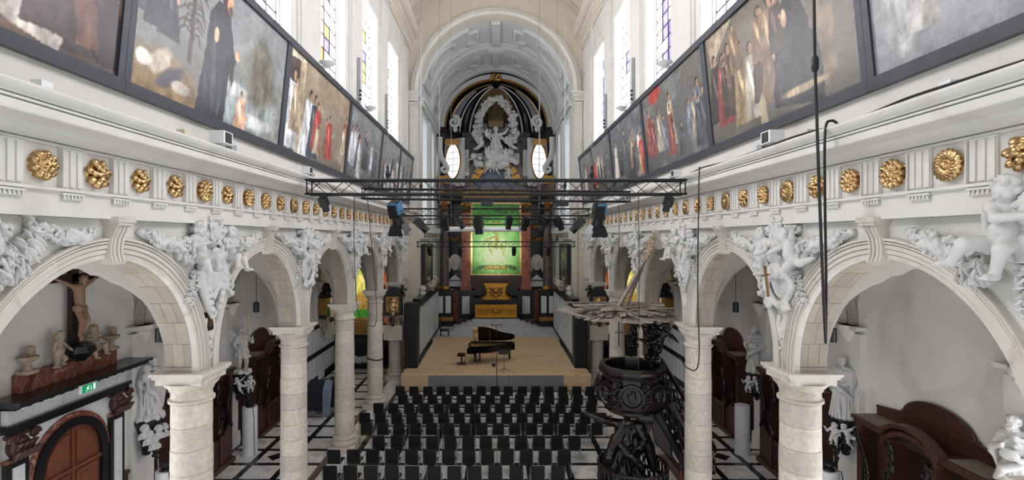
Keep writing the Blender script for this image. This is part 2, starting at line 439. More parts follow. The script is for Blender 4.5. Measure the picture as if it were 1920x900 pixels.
# stone blocks of the soffits and the moulded face ring, built once in a bay-local frame (+x = towards the nave)
protoW = link('tmp', None)
vous = []
nco = 15
for j in range(nco):
    t0, t1 = PI*j/nco+.002, PI*(j+1)/nco-.002
    cuts = [-HT, -.02, HT-.07] if j % 2 else [-HT, -.12, .07, HT-.07]
    for a, b in zip(cuts[:-1], cuts[1:]):
        m = MB(); vv = []; n = 3; e = .004*rng.random()
        for i in range(n+1):
            t = t0+(t1-t0)*i/n
            for r in (RA-.012-e, RA+.05):
                for x in (a+.003, b-.003): vv.append((x, -r*math.cos(t), r*math.sin(t)))
        ff = []
        for i in range(n):
            q = i*4; ff += [(q, q+1, q+5, q+4), (q+2, q+6, q+7, q+3), (q, q+4, q+6, q+2), (q+1, q+3, q+7, q+5)]
        ff += [(0, 2, 3, 1), (n*4, n*4+1, n*4+3, n*4+2)]
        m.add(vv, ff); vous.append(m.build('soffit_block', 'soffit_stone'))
arcv = []
prof = [(.27, 0), (.27, .085), (.262, .10), (.236, .10), (.232, .055), (.222, .055), (.218, .085), (.196, .085), (.192, .045), (.182, .045), (.178, .07), (.13, .07), (.127, .035), (.118, .035), (.115, .05), (.062, .05), (.059, .022), (.05, .022), (.047, .034), (-.012, .03), (-.012, -.07), (.27, -.07)]
nseg = 11
for j in range(nseg):
    t0, t1 = PI*j/nseg+.0003, PI*(j+1)/nseg-.0003
    m = MB(); n = 5; q = len(prof); vv = []
    for i in range(n+1):
        t = t0+(t1-t0)*i/n
        for dr, dx in prof: vv.append((HT+dx, -(RA+dr)*math.cos(t), (RA+dr)*math.sin(t)))
    ff = [tuple(range(q)), tuple(range(n*q+q-1, n*q-1, -1))]
    for i in range(n):
        for k in range(q): ff.append((i*q+k, i*q+(k+1) % q, (i+1)*q+(k+1) % q, (i+1)*q+k))
    m.add(vv, ff); arcv.append(m.build('archivolt_stone', 'arch_stone', None, True, 22))
# stilts below the ring
for sg in (-1, 1):
    m = MB(); m.prism([(HT+dx, sg*(RA+dr)) for dr, dx in prof], 'Z', -(ZARC-ZS), 0); arcv.append(m.build('archivolt_stone', 'arch_stone', None, True, 22))
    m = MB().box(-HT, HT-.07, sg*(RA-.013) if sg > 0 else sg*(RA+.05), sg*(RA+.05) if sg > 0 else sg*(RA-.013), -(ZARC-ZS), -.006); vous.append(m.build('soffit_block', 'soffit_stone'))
# scrolled keystone
m = MB(); w = .12
sc = [(HT+.0, 2.5), (HT+.20, 2.5), (HT+.21, 2.44), (HT+.19, 2.40), (HT+.17, 2.34), (HT+.125, 2.25), (HT+.105, 2.12), (HT+.11, 2.02), (HT+.14, 1.93), (HT+.12, 1.89), (HT-.02, 1.9)]
m.prism([(a, b) for a, b in sc], 'Y', -w, w)
for y in (-.07, 0, .07): m.prism([(a+.022, b) for a, b in sc[3:9]]+[(HT, 1.95), (HT, 2.4)], 'Y', y-.02, y+.02)
m.box(HT-.02, HT+.25, -.165, .165, 2.46, 2.53)
m.box(HT-.02, HT+.23, -.145, .145, 2.42, 2.46)
key = [m.build('keystone', 'arch_stone')]
bpy.data.objects.remove(protoW)
fst = True
for s in (-1, 1):
    for yb in YB:
        for o in vous+arcv+key:
            c = o if fst else link(o.name.split('.')[0], o.data)
            c.parent = walls[s]; c.location = (s*A, yb, ZARC); c.rotation_euler.z = 0 if s < 0 else PI
        fst = False

# ---- entablature: architrave, triglyph frieze, cornice
EP = [(5.30, 7.9), (5.08, 7.9), (5.08, 8.17), (5.06, 8.185), (5.02, 8.19), (5.02, 8.225), (5.10, 8.23), (5.10, 8.70), (5.06, 8.705), (5.06, 8.735), (5.1, 8.737), (5.1, 8.748), (5.02, 8.75),
      (5.02, 8.77), (4.97, 8.785), (4.92, 8.82), (4.90, 8.86), (4.86, 8.87), (4.62, 8.885), (4.61, 8.90), (4.61, 8.985), (4.655, 8.987), (4.655, 8.998), (4.59, 9.0), (4.585, 9.022), (4.63, 9.024), (4.63, 9.035), (4.565, 9.037),
      (4.56, 9.048), (4.53, 9.06), (4.495, 9.09), (4.475, 9.12), (4.475, 9.145), (4.49, 9.155), (5.30, 9.24)]
trig = None; gut = None
TRIM = {}
RY = [4.885+.7805*i for i in range(33)]
RY = [y for y in RY if y < 29.6]
for n, s in ((1, -1), (2, 1)):
    t = structure(MB().prism([(s*x, z) for x, z in EP], 'Y', 3.5, YEND).build(f'trim_{n}', 'plaster', None, True, 22)); TRIM[s] = t
    for y in RY:
        yy = y+.39
        if trig is None:
            m = MB(); m.box(0, .028, -.15, .15, 8.235, 8.70)
            for q in (-.105, 0, .105): m.box(.02, .045, q-.034, q+.034, 8.25, 8.68)
            m.box(0, .05, -.17, .17, 8.68, 8.70); m.box(.0, .07, -.165, -.15, 8.23, 8.70)
            trig = m.build('triglyph', 'plaster')
            m = MB(); m.box(0, .045, -.16, .16, 8.155, 8.18)
            for q in range(6): m.lathe([(.008, .055), (.022, 0)], (.035, -.13+.052*q, 8.10), 8)
            gut = m.build('guttae', 'plaster')
            a, b = trig, gut
        else:
            a, b = link('triglyph', trig.data), link('guttae', gut.data)
        for q, X in ((a, 5.10), (b, 5.08)):
            q.parent = t; q.location = (s*X, yy, 0); q.rotation_euler.z = 0 if s < 0 else PI

# ---- clerestory
XG = 5.5
wn = 0
CL = {}
for s in (-1, 1):
    m = MB()
    def bx(x0, x1, y0, y1, z0, z1): m.box(min(s*x0, s*x1), max(s*x0, s*x1), y0, y1, z0, z1)
    bx(5.2, 5.95, 3.5, YEND, 9.2, 11.0); bx(5.2, 5.95, -9, 3.5, 5.3, 19.9)
    bx(5.14, 5.95, 3.5, YEND, 17.15, 18.8)
    bx(5.3, 6.2, 3.5, YEND, 18.8, 19.9)
    for k in range(0, 6):
        lo, hi = YC[k]-(S/2-1.2), YC[k]+(S/2-1.2)
        if k == 0: lo = 3.5
        if k == 5: hi = YEND
        bx(5.14, 5.95, lo, hi, 11.0, 17.2)
        p0, p1 = YC[k]-.62, min(YC[k]+.62, YEND)
        bx(5.04, 5.2, p0, p1, 12.0, 18.8); bx(5.09, 5.2, p0-.13, p1+.13, 12.0, 18.8)
        bx(4.97, 5.2, p0-.08, p1+.08, 18.45, 18.55); bx(4.93, 5.2, p0-.1, p1+.1, 18.62, 18.8)
    CL[s] = structure(m.build(f'wall_{SIDE[s]}_clerestory', 'plaster'))
    prof = [(5.3, 18.75), (5.05, 18.75), (5.05, 18.9), (5.0, 18.93), (5.0, 19.1), (4.96, 19.13), (4.96, 19.28), (4.85, 19.35), (4.82, 19.45), (4.62, 19.48), (4.62, 19.62), (4.55, 19.66), (4.5, 19.75), (4.48, 19.84), (5.3, 19.95)]
    structure(MB().prism([(s*x, z) for x, z in prof], 'Y', 4, YEND).build(f'trim_{3 if s < 0 else 4}', 'cream', None, True, 22))
    MB().box(s*XG-.01, s*XG+.01, YB[0]-1.2, YB[0]+1.2, 11.0, 17.2).build('pane', 'glass_white', CL[s])
    for b in range(1, 5):
        wn += 1; yb = YB[b]; w = struct_root(f'window_{wn}', (s*XG, yb, 11.0))
        m = MB(); bx(5.42, 5.56, yb-1.2, yb-1.13, 11, 17.2); bx(5.42, 5.56, yb+1.13, yb+1.2, 11, 17.2); bx(5.42, 5.56, yb-1.2, yb+1.2, 17.12, 17.2); bx(5.42, 5.56, yb-1.2, yb+1.2, 11, 11.1)
        m.build('window_frame', 'plaster', w)
        m = MB(); m.tube([(s*5.2, yb-1.25, 17.13), (s*5.2, yb+1.25, 17.13)], .15, 12); m.build('head_roll', 'plaster', w, True)
        m = MB()
        nc, nr = 4, 14; cw = 2.26/nc; rh = 6.02/nr
        for i in range(nc+1): m.box(s*XG-.035, s*XG+.035, yb-1.13+cw*i-(.04 if i == 2 else .02), yb-1.13+cw*i+(.04 if i == 2 else .02), 11.1, 17.12)
        for j in range(nr+1): m.box(s*XG-.022, s*XG+.022, yb-1.13, yb+1.13, 11.1+rh*j-.026, 11.1+rh*j+.026)
        m.build('lead_bars', 'lead', w)
        for i in range(nc):
            for j in range(2, nr):
                mt = 'glass_white'
                r = rng.random()
                if 5 <= j <= 12 and i in ((1, 2)) and r < .42: mt = 'glass_yellow' if s < 0 and r < .34 else 'glass_purple'
                key_ = ('pane', mt)
                if key_ not in tile_mesh:
                    o = MB().box(-.006, .006, -cw/2, cw/2, -rh/2, rh/2).build('pane', mt, w, world=False); tile_mesh[key_] = o.data
                else: o = link('pane', tile_mesh[key_], w)
                o.location = (0, -1.13+cw*(i+.5), .1+rh*(j+.5))

# ---- nave vault (elliptical barrel) over the bays in view, with ribs
def ell_pt(t, a=5.2, b=2.75, z=19.75): return (-a*math.cos(t), z+b*math.sin(t))
m = MB(); n = 40
pin = [ell_pt(PI*i/n) for i in range(n+1)]; pout = [ell_pt(PI*i/n, 5.4, 2.95) for i in range(n+1)]
m.prism(pin+pout[::-1], 'Y', -9, YEND)
ceil = structure(m.build('ceiling', 'cream', None, True, 30))
for y in (YC[4], YEND-.25):
    m = MB(); a = [ell_pt(PI*i/n, 4.95, 2.5) for i in range(n+1)]; m.prism(a+[ell_pt(PI*i/n, 5.22, 2.77) for i in range(n+1)][::-1], 'Y', y-.25, y+.25); m.build('rib', 'cream', ceil, True, 30)
for s in (-1, 1):
    for y0, y1 in ((YC[4]+.6, YEND-.8),):
        m = MB()
        for t0, t1 in ((.25, 1.2),):
            pth = []
            for i in range(13): t = t0+(t1-t0)*i/12; x, z = ell_pt(t, 5.15, 2.7); pth.append((x*(-s) if s > 0 else x, y0, z))
            for i in range(13): t = t1+(t0-t1)*i/12; x, z = ell_pt(t, 5.15, 2.7); pth.append((x*(-s) if s > 0 else x, y1, z))
            m.tube(pth, .05, 6, True)
        m.build('panel_moulding', 'cream', ceil, True)

# ---- chancel arch wall
RC, ZC = 4.62, 16.3
m = MB(); n = 40
arc = [(-RC*math.cos(PI*i/n), ZC+RC*.985*math.sin(PI*i/n)) for i in range(n+1)]
for y in (YEND, YEND+.8):
    for (xa, za), (xb, zb) in zip(arc[:-1], arc[1:]): m.add([(xa, y, za), (xb, y, zb), (xb, y, 24), (xa, y, 24)], [(0, 1, 2, 3)])
for (xa, za), (xb, zb) in zip(arc[:-1], arc[1:]): m.add([(xa, YEND, za), (xb, YEND, zb), (xb, YEND+.8, zb), (xa, YEND+.8, za)], [(0, 1, 2, 3)])
for s in (-1, 1): m.box(min(s*RC, s*6.2), max(s*RC, s*6.2), YEND, YEND+.8, 0, ZC); m.box(min(s*RC, s*6.2), max(s*RC, s*6.2), YEND, YEND+.8, ZC, 24)
cw_ = structure(m.build('wall_back_chancel_arch', 'cream', fix=False))
m = MB(); pr = [(.0, -.1), (.0, -.26), (.10, -.3), (.2, -.3), (.24, -.2), (.38, -.2), (.4, -.1), (.46, -.1), (.46, .02), (.0, .02)]
vv = []; q = len(pr)
for i in range(n+1):
    t = PI*i/n
    for dr, dy in pr: vv.append((-(RC-.02+dr)*math.cos(t), YEND+dy, ZC+(RC*.985-.02+dr)*math.sin(t)))
ff = []
for i in range(n):
    for k in range(q): ff.append((i*q+k, i*q+(k+1) % q, (i+1)*q+(k+1) % q, (i+1)*q+k))
m.add(vv, ff).build('arch_moulding', 'plaster', cw_, True, 25)
for s in (-1, 1):
    m = MB(); m.box(min(s*(RC+.02), s*5.1), max(s*(RC+.02), s*5.1), YEND-.14, YEND, 9.2, 15.7); m.build('jamb_pilaster', 'plaster', cw_)
    m = MB()
    for i, (z0, z1, e) in enumerate(((15.5, 15.56, .04), (15.75, 15.9, .03), (15.9, 16.0, .08), (16.0, 16.12, .14), (16.12, 16.2, .19), (16.2, 16.3, .24))):
        m.box(min(s*(RC-e+.02), s*(5.1+e)), max(s*(RC-e+.02), s*(5.1+e)), YEND-.14-e, YEND+.82, z0, z1)
    m.build('impost', 'plaster', cw_)

# ---- aisles: outer walls, groin vaults, ribs
XW = 9.75
for s in (-1, 1):
    m = MB(); xa, xb = min(s*XW, s*(XW+.5)), max(s*XW, s*(XW+.5)); m.box(xa, xb, 8.7, 31.6, 0, 8.2); m.box(xa, xb, 8.2, 8.7, 0, 8.2); m.box(xa, xb, 4.2, 5.4, 0, 8.2); m.box(xa, xb, 5.4, 8.2, 0, 1.2); m.box(xa, xb, 5.4, 8.2, 4.8, 8.2)  # first-bay opening is added to let light into the aisle
    wA = structure(m.build(f'wall_{SIDE[s]}_aisle', 'aisle_plaster'))
    MB().box(s*(XW+.25)-.01, s*(XW+.25)+.01, 5.4, 8.2, 1.2, 4.8).build('pane', 'aisle_fill_glow', wA)  # unseen glowing pane, added to brighten the aisle
    for k in range(0, 6):
        m = MB(); m.box(min(s*(XW-.16), s*XW), max(s*(XW-.16), s*XW), YC[k]-.42, YC[k]+.42, 0, 5.1)
        m.box(min(s*(XW-.22), s*XW), max(s*(XW-.22), s*XW), YC[k]-.48, YC[k]+.48, 0, .5)
        m.build('wall_pier', 'aisle_plaster', wA)
        m = MB(); m.lathe([(0, 4.85), (.09, 4.85), (.12, 4.95), (.2, 5.05), (.2, 5.12), (.26, 5.2), (.26, 5.3), (0, 5.3)], (s*(XW-.16), YC[k], 0), 12)
        m.box(min(s*(XW-.3), s*XW), max(s*(XW-.3), s*XW), YC[k]-.5, YC[k]+.5, 5.2, 5.3)
        m.build('corbel', 'aisle_plaster', wA, True, 30)
    # groin vault
    x0, x1 = A+HT, XW; hx = (x1-x0)/2; xm = (x0+x1)/2; nx, ny = 20, 24; rise = 2.15; z0 = 5.3
    m = MB()
    for b in range(0, 6):
        yb = YC[b]+S/2 if b < 5 else YC[5]+S/2; vv = []
        for i in range(nx+1):
            u = -1+2*i/nx
            for j in range(ny+1):
                v = -1+2*j/ny
                z = z0+rise*max(math.sqrt(max(0, 1-u*u)), math.sqrt(max(0, 1-v*v)))
                vv.append((s*(xm+u*hx), yb+v*S/2, z))
        ff = [(i*(ny+1)+j, (i+1)*(ny+1)+j, (i+1)*(ny+1)+j+1, i*(ny+1)+j+1) for i in range(nx) for j in range(ny)]
        m.add(vv, ff)
    m.box(min(s*(A+HT), s*(XW+.5)), max(s*(A+HT), s*(XW+.5)), 4.4, 31.6, 7.6, 8.0)
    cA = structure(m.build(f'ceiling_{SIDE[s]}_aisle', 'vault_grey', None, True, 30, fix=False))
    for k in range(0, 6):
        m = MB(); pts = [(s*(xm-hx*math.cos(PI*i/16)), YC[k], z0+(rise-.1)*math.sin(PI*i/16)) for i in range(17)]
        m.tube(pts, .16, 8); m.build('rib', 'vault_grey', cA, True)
    m = MB(); m.box(min(s*5.8, s*10.2), max(s*5.8, s*10.2), 31.0, 31.5, 0, 8); structure(m.build(f'wall_back_{SIDE[s]}_aisle', 'darker_wood'))

# ---- choir: side walls with tall windows, barrel vault, floor
YA = 39.4
for s in (-1, 1):
    m = MB()
    def bx(x0, x1, y0, y1, z0, z1): m.box(min(s*x0, s*x1), max(s*x0, s*x1), y0, y1, z0, z1)
    XC = 4.62
    bx(XC, 5.4, YEND+.8, 43.5, 0, 8.6)
    bx(XC, 5.4, YEND+.8, 43.5, 15.3, 16.4)
    for a, b in ((YEND+.8, 31.9), (33.9, 35.6), (37.6, 43.5)): bx(XC, 5.4, a, b, 8.6, 15.3)
    bx(XC-.16, XC, 34.3, 35.2, 4.4, 15.6)
    bx(XC-.3, XC, YEND+.8, YA, 16.0, 16.35); bx(XC-.2, XC, YEND+.8, YA, 15.7, 16.0)
    bx(XC-.35, XC, YEND+.8, YA, 8.0, 8.4); bx(XC-.2, XC, YEND+.8, YA, 7.6, 8.0)
    wc = structure(m.build(f'wall_{SIDE[s]}_choir', 'choir_grey'))
    for y in (32.9, 36.6):
        m = MB(); m.box(s*5.1-.02, s*5.1+.02, y-1, y+1, 8.6, 15.3); m.build('pane', 'glass_choir', wc)
structure(MB().box(-4.7, 4.7, 34.9, 43.5, 0, .72).build('floor_choir', 'choir_floor'))
def cv(t, y, d=0.):      # point on the choir barrel: angle from the left springing, y, inset
    return (-(RC-d)*math.cos(t), y, ZC+(RC*.985-d)*math.sin(t))
m = MB(); n = 48
m.prism([cv(PI*i/n, 0)[::2] for i in range(n+1)]+[cv(PI*i/n, 0, -.25)[::2] for i in range(n+1)][::-1], 'Y', YEND+.75, 43.5)
cc = structure(m.build('ceiling_choir', 'choir_grey', None, True, 30))
for y, w in ((34.75, .45), (38.9, .3)):
    m = MB(); m.prism([cv(PI*i/n, 0, .34)[::2] for i in range(n+1)]+[cv(PI*i/n, 0, -.05)[::2] for i in range(n+1)][::-1], 'Y', y-w, y+w)
    m.prism([cv(PI*i/n, 0, .16)[::2] for i in range(n+1)]+[cv(PI*i/n, 0, -.05)[::2] for i in range(n+1)][::-1], 'Y', y-w-.14, y+w+.14)
    m.build('transverse_band', 'choir_grey', cc, True, 30)
m = MB(); m.prism([cv(PI/2+d, 0, e)[::2] for d, e in ((-.06, 0), (-.06, .2), (.06, .2), (.06, 0))], 'Y', YEND+.8, YA); m.build('ridge_band', 'choir_grey', cc)
m = MB(); m.lathe([(0, 0), (.42, 0), (.55, .06), (.62, .12), (.62, .2), (0, .2)], (0, 34.75, ZC+RC*.985-.52), 24); m.build('boss', 'choir_grey', cc, True, 30)
for ya, yb in ((31.0, 34.1), (35.45, 38.5)):
    for s in (-1, 1):
        m = MB()
        def pt(t, y, d=.03): x, yy, z = cv(t, y, d); return (x if s < 0 else -x, yy, z)
        ym = (ya+yb)/2; h = (yb-ya)/2
        # keyed outline near the crown and an oval lower down
        o1 = [(.22, -.9), (1.18, -.9), (1.18, -.5), (1.30, -.5), (1.30, .5), (1.18, .5), (1.18, .9), (.22, .9)]
        for ins in (0, .035):
            pth = []
            c0 = (.75, 0)
            oo = [(c0[0]+(a-c0[0])*(1-ins*2.2), b*(1-ins*2.2)) for a, b in o1]
            for (a, b), (c, d) in zip(oo, oo[1:]+oo[:1]):
                k = max(2, int(abs(c-a)*14))
                for i in range(k): pth.append(pt(a+(c-a)*i/k, ym+h*(b+(d-b)*i/k)))
            m.tube(pth, .15 if ins == 0 else .08, 6, True)
        m.build('panel_moulding', 'choir_grey', cc, True)
        m = MB(); m.tube([pt(.68+.28*math.cos(2*PI*i/32), ym+h*.62*math.sin(2*PI*i/32)) for i in range(32)], .16, 8, True); m.build('oval_moulding', 'choir_grey', cc, True)
# ================================================================ SCULPTED FIGURES (prototypes)
def noise3(f, a, seed=0):
    r = np.random.RandomState(seed); ph = r.rand(6)*6
    return lambda X, Y, Z: a*(np.sin(f*X+ph[0]+1.7*np.sin(f*.6*Z+ph[4]))*np.sin(f*1.1*Y+ph[1])*np.sin(f*.9*Z+ph[2]+np.sin(f*.5*X+ph[5])))
def head(sd, c, r, face=(0, -1, 0), curls=True, beard=False, seed=0, k=.02):
    """a head with face, ears and hair; face = direction it looks"""
    c = np.array(c, float); f = np.array(face, float); f /= np.linalg.norm(f)
    up = np.array((0, 0, 1.)); up = up-f*up.dot(f); up /= np.linalg.norm(up); sd_ = np.cross(f, up)
    def P(a, b, d): return c+r*(a*sd_+b*f+d*up)
    sd.ell(c, (r*.92, r*.92, r*1.08), k=k)
    sd.ell(P(0, .42, -.45), r*.55, k=k)                      # jaw
    for s in (-1, 1):
        sd.ell(P(.42*s, .6, -.25), r*.36, k=k*.6)             # cheeks
        sd.ell(P(.36*s, .78, .12), r*.13, k=.004)             # eyes
        sd.cap(P(.12*s, .86, .3), P(.55*s, .68, .28), r*.1, r*.08, k=.01)   # brows
        sd.ell(P(.88*s, -.02, -.1), (r*.1, r*.12, r*.18), k=.01)               # ears
    sd.cap(P(0, .88, .2), P(0, 1.08, -.1), r*.09, r*.16, k=.006)     # nose
    sd.cap(P(-.2, .9, -.42), P(.2, .9, -.42), r*.08, k=.004); sd.cap(P(-.14, .9, -.55), P(.14, .9, -.55), r*.09, k=.004)
    rr = random.Random(seed)
    if curls:
        for i in range(52):
            t = rr.uniform(0, 2*PI); ph = rr.uniform(-.3, 1.45); a, b, d = math.cos(t)*math.cos(ph), math.sin(t)*math.cos(ph), math.sin(ph)
            if b > .35 and d < .55: continue
            sd.ell(P(a*.98, b*.98, d*1.08+.05), r*rr.uniform(.2, .32), k=0)
    if beard:
        for i in range(16): sd.ell(P(rr.uniform(-.5, .5), rr.uniform(.5, .9), rr.uniform(-1.25, -.55)), r*rr.uniform(.2, .3), k=.006)
def hand(sd, p, d, r=.03, k=.006):
    p = np.array(p, float); d = np.array(d, float); d /= np.linalg.norm(d); u = np.cross(d, (0, 0, 1.)) if abs(d[2]) < .9 else np.cross(d, (0, 1., 0)); u /= np.linalg.norm(u); w = np.cross(u, d)
    sd.ell(p+d*r*.6, r*1.05, k=.01)
    for i, l in enumerate((1.9, 2.3, 2.2, 1.7)):
        b = p+d*r*1.2+u*r*(i-1.5)*.5; e = b+d*r*l*.6-w*r*.3; sd.cap(b, e, r*.3, r*.25, k=k); sd.cap(e, e+d*r*l*.4-w*r*.5, r*.25, r*.2, k=k)
    sd.cap(p+u*r*.8, p+u*r*1.5+d*r*1.3, r*.3, r*.22, k=k)
def putto(J, scale=1., face=(0, -1, 0), seed=1, h=.016, drape=None):
    """chubby child; J gives joints in metres for a child about .85 tall"""
    sd = SD(.035)
    g = {k: np.array(v, float) for k, v in J.items()}
    pel, che, hd = g['pelvis'], g['chest'], g['head']
    sd.ell(pel+(0, 0, .0), (.13, .11, .11)); sd.cap(pel, che, .12, .11); sd.ell((pel*.6+che*.4)+(0, -.045, 0), (.12, .11, .11))
    ax = g['sr']-g['sl']; ax /= np.linalg.norm(ax)
    sd.cap(g['sl'], g['sr'], .075, .075)
    sd.cap(che, hd, .07, .06); head(sd, hd, .118, face, True, False, seed)
    for q in 'lr':
        sd.chain([g['s'+q], g['e'+q], g['h'+q]], [.056, .048, .034]); hand(sd, g['h'+q], g['h'+q]-g['e'+q], .032)
        sd.chain([g['p'+q], g['k'+q], g['f'+q]], [.088, .066, .042])
        d = g['f'+q]-g['k'+q]; tb = np.array(J.get('t'+q, (0, -1, 0)), float); tb /= np.linalg.norm(tb)
        sd.cap(g['f'+q]-tb*.02, g['f'+q]+tb*.09, .042, .034, k=.02)
        for i in range(4): sd.ell(g['f'+q]+tb*.115+np.array((.018*(i-1.5), 0, -.008)), .014, k=.006)
    if drape:
        for a, b, r in drape: sd.cap(a, b, r, r*.8, k=.015)
    sd.disp = noise3(60, .0012)
    return sd.mesh(h)
SEAT = dict(pelvis=(0, 0, .18), chest=(0, .0, .42), head=(.02, -.03, .66), sl=(-.13, 0, .5), sr=(.13, 0, .5), el=(-.24, -.09, .38), hl=(-.13, -.24, .40), er=(.25, -.08, .38), hr=(.14, -.24, .42),
            pl=(-.08, -.04, .16), kl=(-.15, -.27, .18), fl=(-.17, -.28, -.06), pr=(.08, -.04, .16), kr=(.17, -.24, .10), fr=(.16, -.32, -.12))
STAND = dict(pelvis=(0, 0, .34), chest=(.02, .0, .56), head=(.03, -.03, .8), sl=(-.11, 0, .64), sr=(.15, 0, .63), el=(-.24, -.05, .52), hl=(-.3, -.14, .68), er=(.26, -.05, .5), hr=(.2, -.2, .42),
             pl=(-.07, 0, .3), kl=(-.1, -.06, .16), fl=(-.09, .0, .0), pr=(.08, 0, .3), kr=(.13, -.1, .18), fr=(.12, -.02, .03))
FLY = dict(pelvis=(0, 0, .2), chest=(.1, -.02, .38), head=(.2, -.06, .58), sl=(.0, -.02, .48), sr=(.22, -.02, .42), el=(-.1, -.1, .56), hl=(-.2, -.16, .68), er=(.36, -.1, .36), hr=(.46, -.18, .28),
           pl=(-.08, 0, .18), kl=(-.28, -.08, .14), fl=(-.44, -.02, .2), pr=(.05, -.02, .14), kr=(.02, -.18, -.04), fr=(-.1, -.1, -.2), tl=(-1, 0, .3), tr=(-.5, -.3, -1))
REACH = dict(pelvis=(0, 0, .2), chest=(.05, 0, .44), head=(.05, -.05, .70), sl=(-.08, -.02, .53), sr=(.17, .0, .51), el=(.02, -.2, .42), hl=(.26, -.27, .43), er=(.3, -.08, .4), hr=(.34, -.24, .47), pl=(-.07, -.05, .17), kl=(-.21, -.24, .17), fl=(-.33, -.22, -.02), pr=(.08, -.05, .17), kr=(.1, -.28, .12), fr=(.03, -.25, -.14), tl=(-1, -.5, -.2), tr=(-.3, -1, -.1))
def wing(sd, root, tip, w, n=6):
    root = np.array(root, float); tip = np.array(tip, float); d = tip-root
    dn = np.array((0, 0, -1.)); L = np.linalg.norm(d)
    sd.cap(root, tip, .05*w/.3, .03*w/.3, k=.01); n = max(n, int(L/(.055*w/.3)))
    for i in range(n):
        a = root+d*(i+.6)/n; e = a+d*.18+dn*w*(1.2-.5*i/n); sd.cap(a, e, .045*w/.3, .022*w/.3, k=.008)
def statue(kind, h=.019):
    """robed standing figure, about 1.75 tall, facing -y"""
    sd = SD(.025)
    if kind == 'bishop':
        sd.robe(0, 1.45, [(0, .30), (.15, .27), (.45, .22), (.7, .24), (.9, .20), (1, .12)], 1.05, .8, 9, .09, 1.2)
        sd.cap((-.16, 0, 1.36), (.16, 0, 1.36), .1); sd.cap((0, 0, 1.4), (0, -.02, 1.52), .07)
        head(sd, (0, -.05, 1.62), .115, (.2, -1, -.1), True, False, 3)
        sd.chain([(-.2, 0, 1.35), (-.3, -.1, 1.08), (-.12, -.27, 1.12)], [.085, .075, .045]); hand(sd, (-.12, -.27, 1.12), (.6, -.3, .3), .04)
        sd.chain([(.2, 0, 1.35), (.32, -.06, 1.08), (.14, -.26, 1.0)], [.085, .075, .045]); hand(sd, (.14, -.26, 1.0), (-.5, -.4, .2), .04)
        sd.chain([(-.2, -.2, 1.0), (.1, -.27, .82), (.28, -.1, .6)], [.08, .08, .05]); sd.chain([(.25, .05, 1.3), (.3, .1, .7), (.28, .05, .2)], [.1, .12, .09])
    elif kind == 'virgin':
        sd.robe(0, 1.42, [(0, .34), (.12, .28), (.4, .22), (.68, .22), (.88, .2), (1, .12)], 1.0, .85, 10, .11, 1.8, lean=(.05, 0))
        sd.cap((-.13, 0, 1.34), (.2, 0, 1.34), .1); sd.cap((.04, 0, 1.38), (.06, -.02, 1.5), .07)
        head(sd, (.08, -.05, 1.6), .115, (-.4, -1, -.15), True, False, 5)
        sd.chain([(.2, 0, 1.32), (.27, -.14, 1.08), (.0, -.3, 1.08)], [.085, .07, .042]); sd.chain([(-.15, 0, 1.32), (-.3, -.12, 1.1), (-.2, -.28, 1.12)], [.085, .07, .042])
        sd.ell((-.2, -.22, 1.24), (.1, .1, .13)); head(sd, (-.17, -.25, 1.46), .09, (-.2, -1, 0), True, False, 8)
        sd.chain([(-.16, -.26, 1.14), (-.2, -.36, 1.0), (-.18, -.34, .84)], [.06, .05, .035]); sd.chain([(-.12, -.25, 1.33), (-.05, -.3, 1.25), (.02, -.26, 1.35)], [.045, .04, .03])
        sd.chain([(.22, .05, 1.3), (.33, .02, .8), (.3, .05, .25)], [.1, .13, .1]); sd.chain([(-.28, -.1, 1.0), (.05, -.26, .7), (.2, -.2, .35)], [.07, .07, .05])
        for i in range(9): t = i*.7; sd.ell((.3*math.cos(t), .25*math.sin(t), .03), .12)
    elif kind == 'saint':
        sd.robe(0, 1.45, [(0, .31), (.2, .25), (.45, .24), (.65, .22), (.85, .22), (1, .13)], 1.0, .85, 8, .12, -1.6, lean=(-.04, 0))
        sd.cap((-.2, 0, 1.36), (.14, 0, 1.36), .11); sd.cap((-.03, 0, 1.38), (-.05, -.03, 1.5), .075)
        head(sd, (-.06, -.06, 1.62), .115, (-.5, -1, -.2), True, True, 7)
        sd.chain([(-.24, 0, 1.33), (-.33, -.14, 1.1), (-.16, -.3, 1.2)], [.085, .07, .045]); hand(sd, (-.16, -.3, 1.2), (.3, -.4, .8), .04)
        sd.chain([(.17, 0, 1.33), (.3, -.05, 1.08), (.1, -.28, .98)], [.085, .075, .045]); hand(sd, (.1, -.28, .98), (-.8, -.3, .1), .04)
        sd.ell((-.05, -.3, 1.06), (.15, .05, .11)); sd.chain([(.28, 0, 1.1), (.32, -.05, .6), (.26, 0, .1)], [.13, .14, .1]); sd.chain([(.2, -.2, .95), (-.15, -.27, .75), (-.28, -.1, .5)], [.07, .08, .05])
    elif kind == 'angel':
        sd.robe(.55, 1.42, [(0, .27), (.3, .2), (.6, .17), (.85, .19), (1, .12)], 1., .8, 9, .12, 1.5)
        for s, f in ((-1, .0), (1, -.1)): sd.chain([(.09*s, 0, .75), (.11*s, f-.06, .42), (.1*s, f+.02, .08)], [.1, .08, .05]); sd.cap((.1*s, f, .06), (.11*s, f-.14, .03), .045, .03)
        sd.cap((-.15, 0, 1.34), (.15, 0, 1.34), .09); sd.cap((0, 0, 1.38), (0, -.02, 1.5), .06)
        head(sd, (.02, -.04, 1.6), .11, (.3, -1, -.1), True, False, 11)
        sd.chain([(.18, 0, 1.32), (.32, -.12, 1.15), (.3, -.25, 1.32)], [.075, .065, .045]); hand(sd, (.3, -.25, 1.32), (.1, -.2, .8), .035)
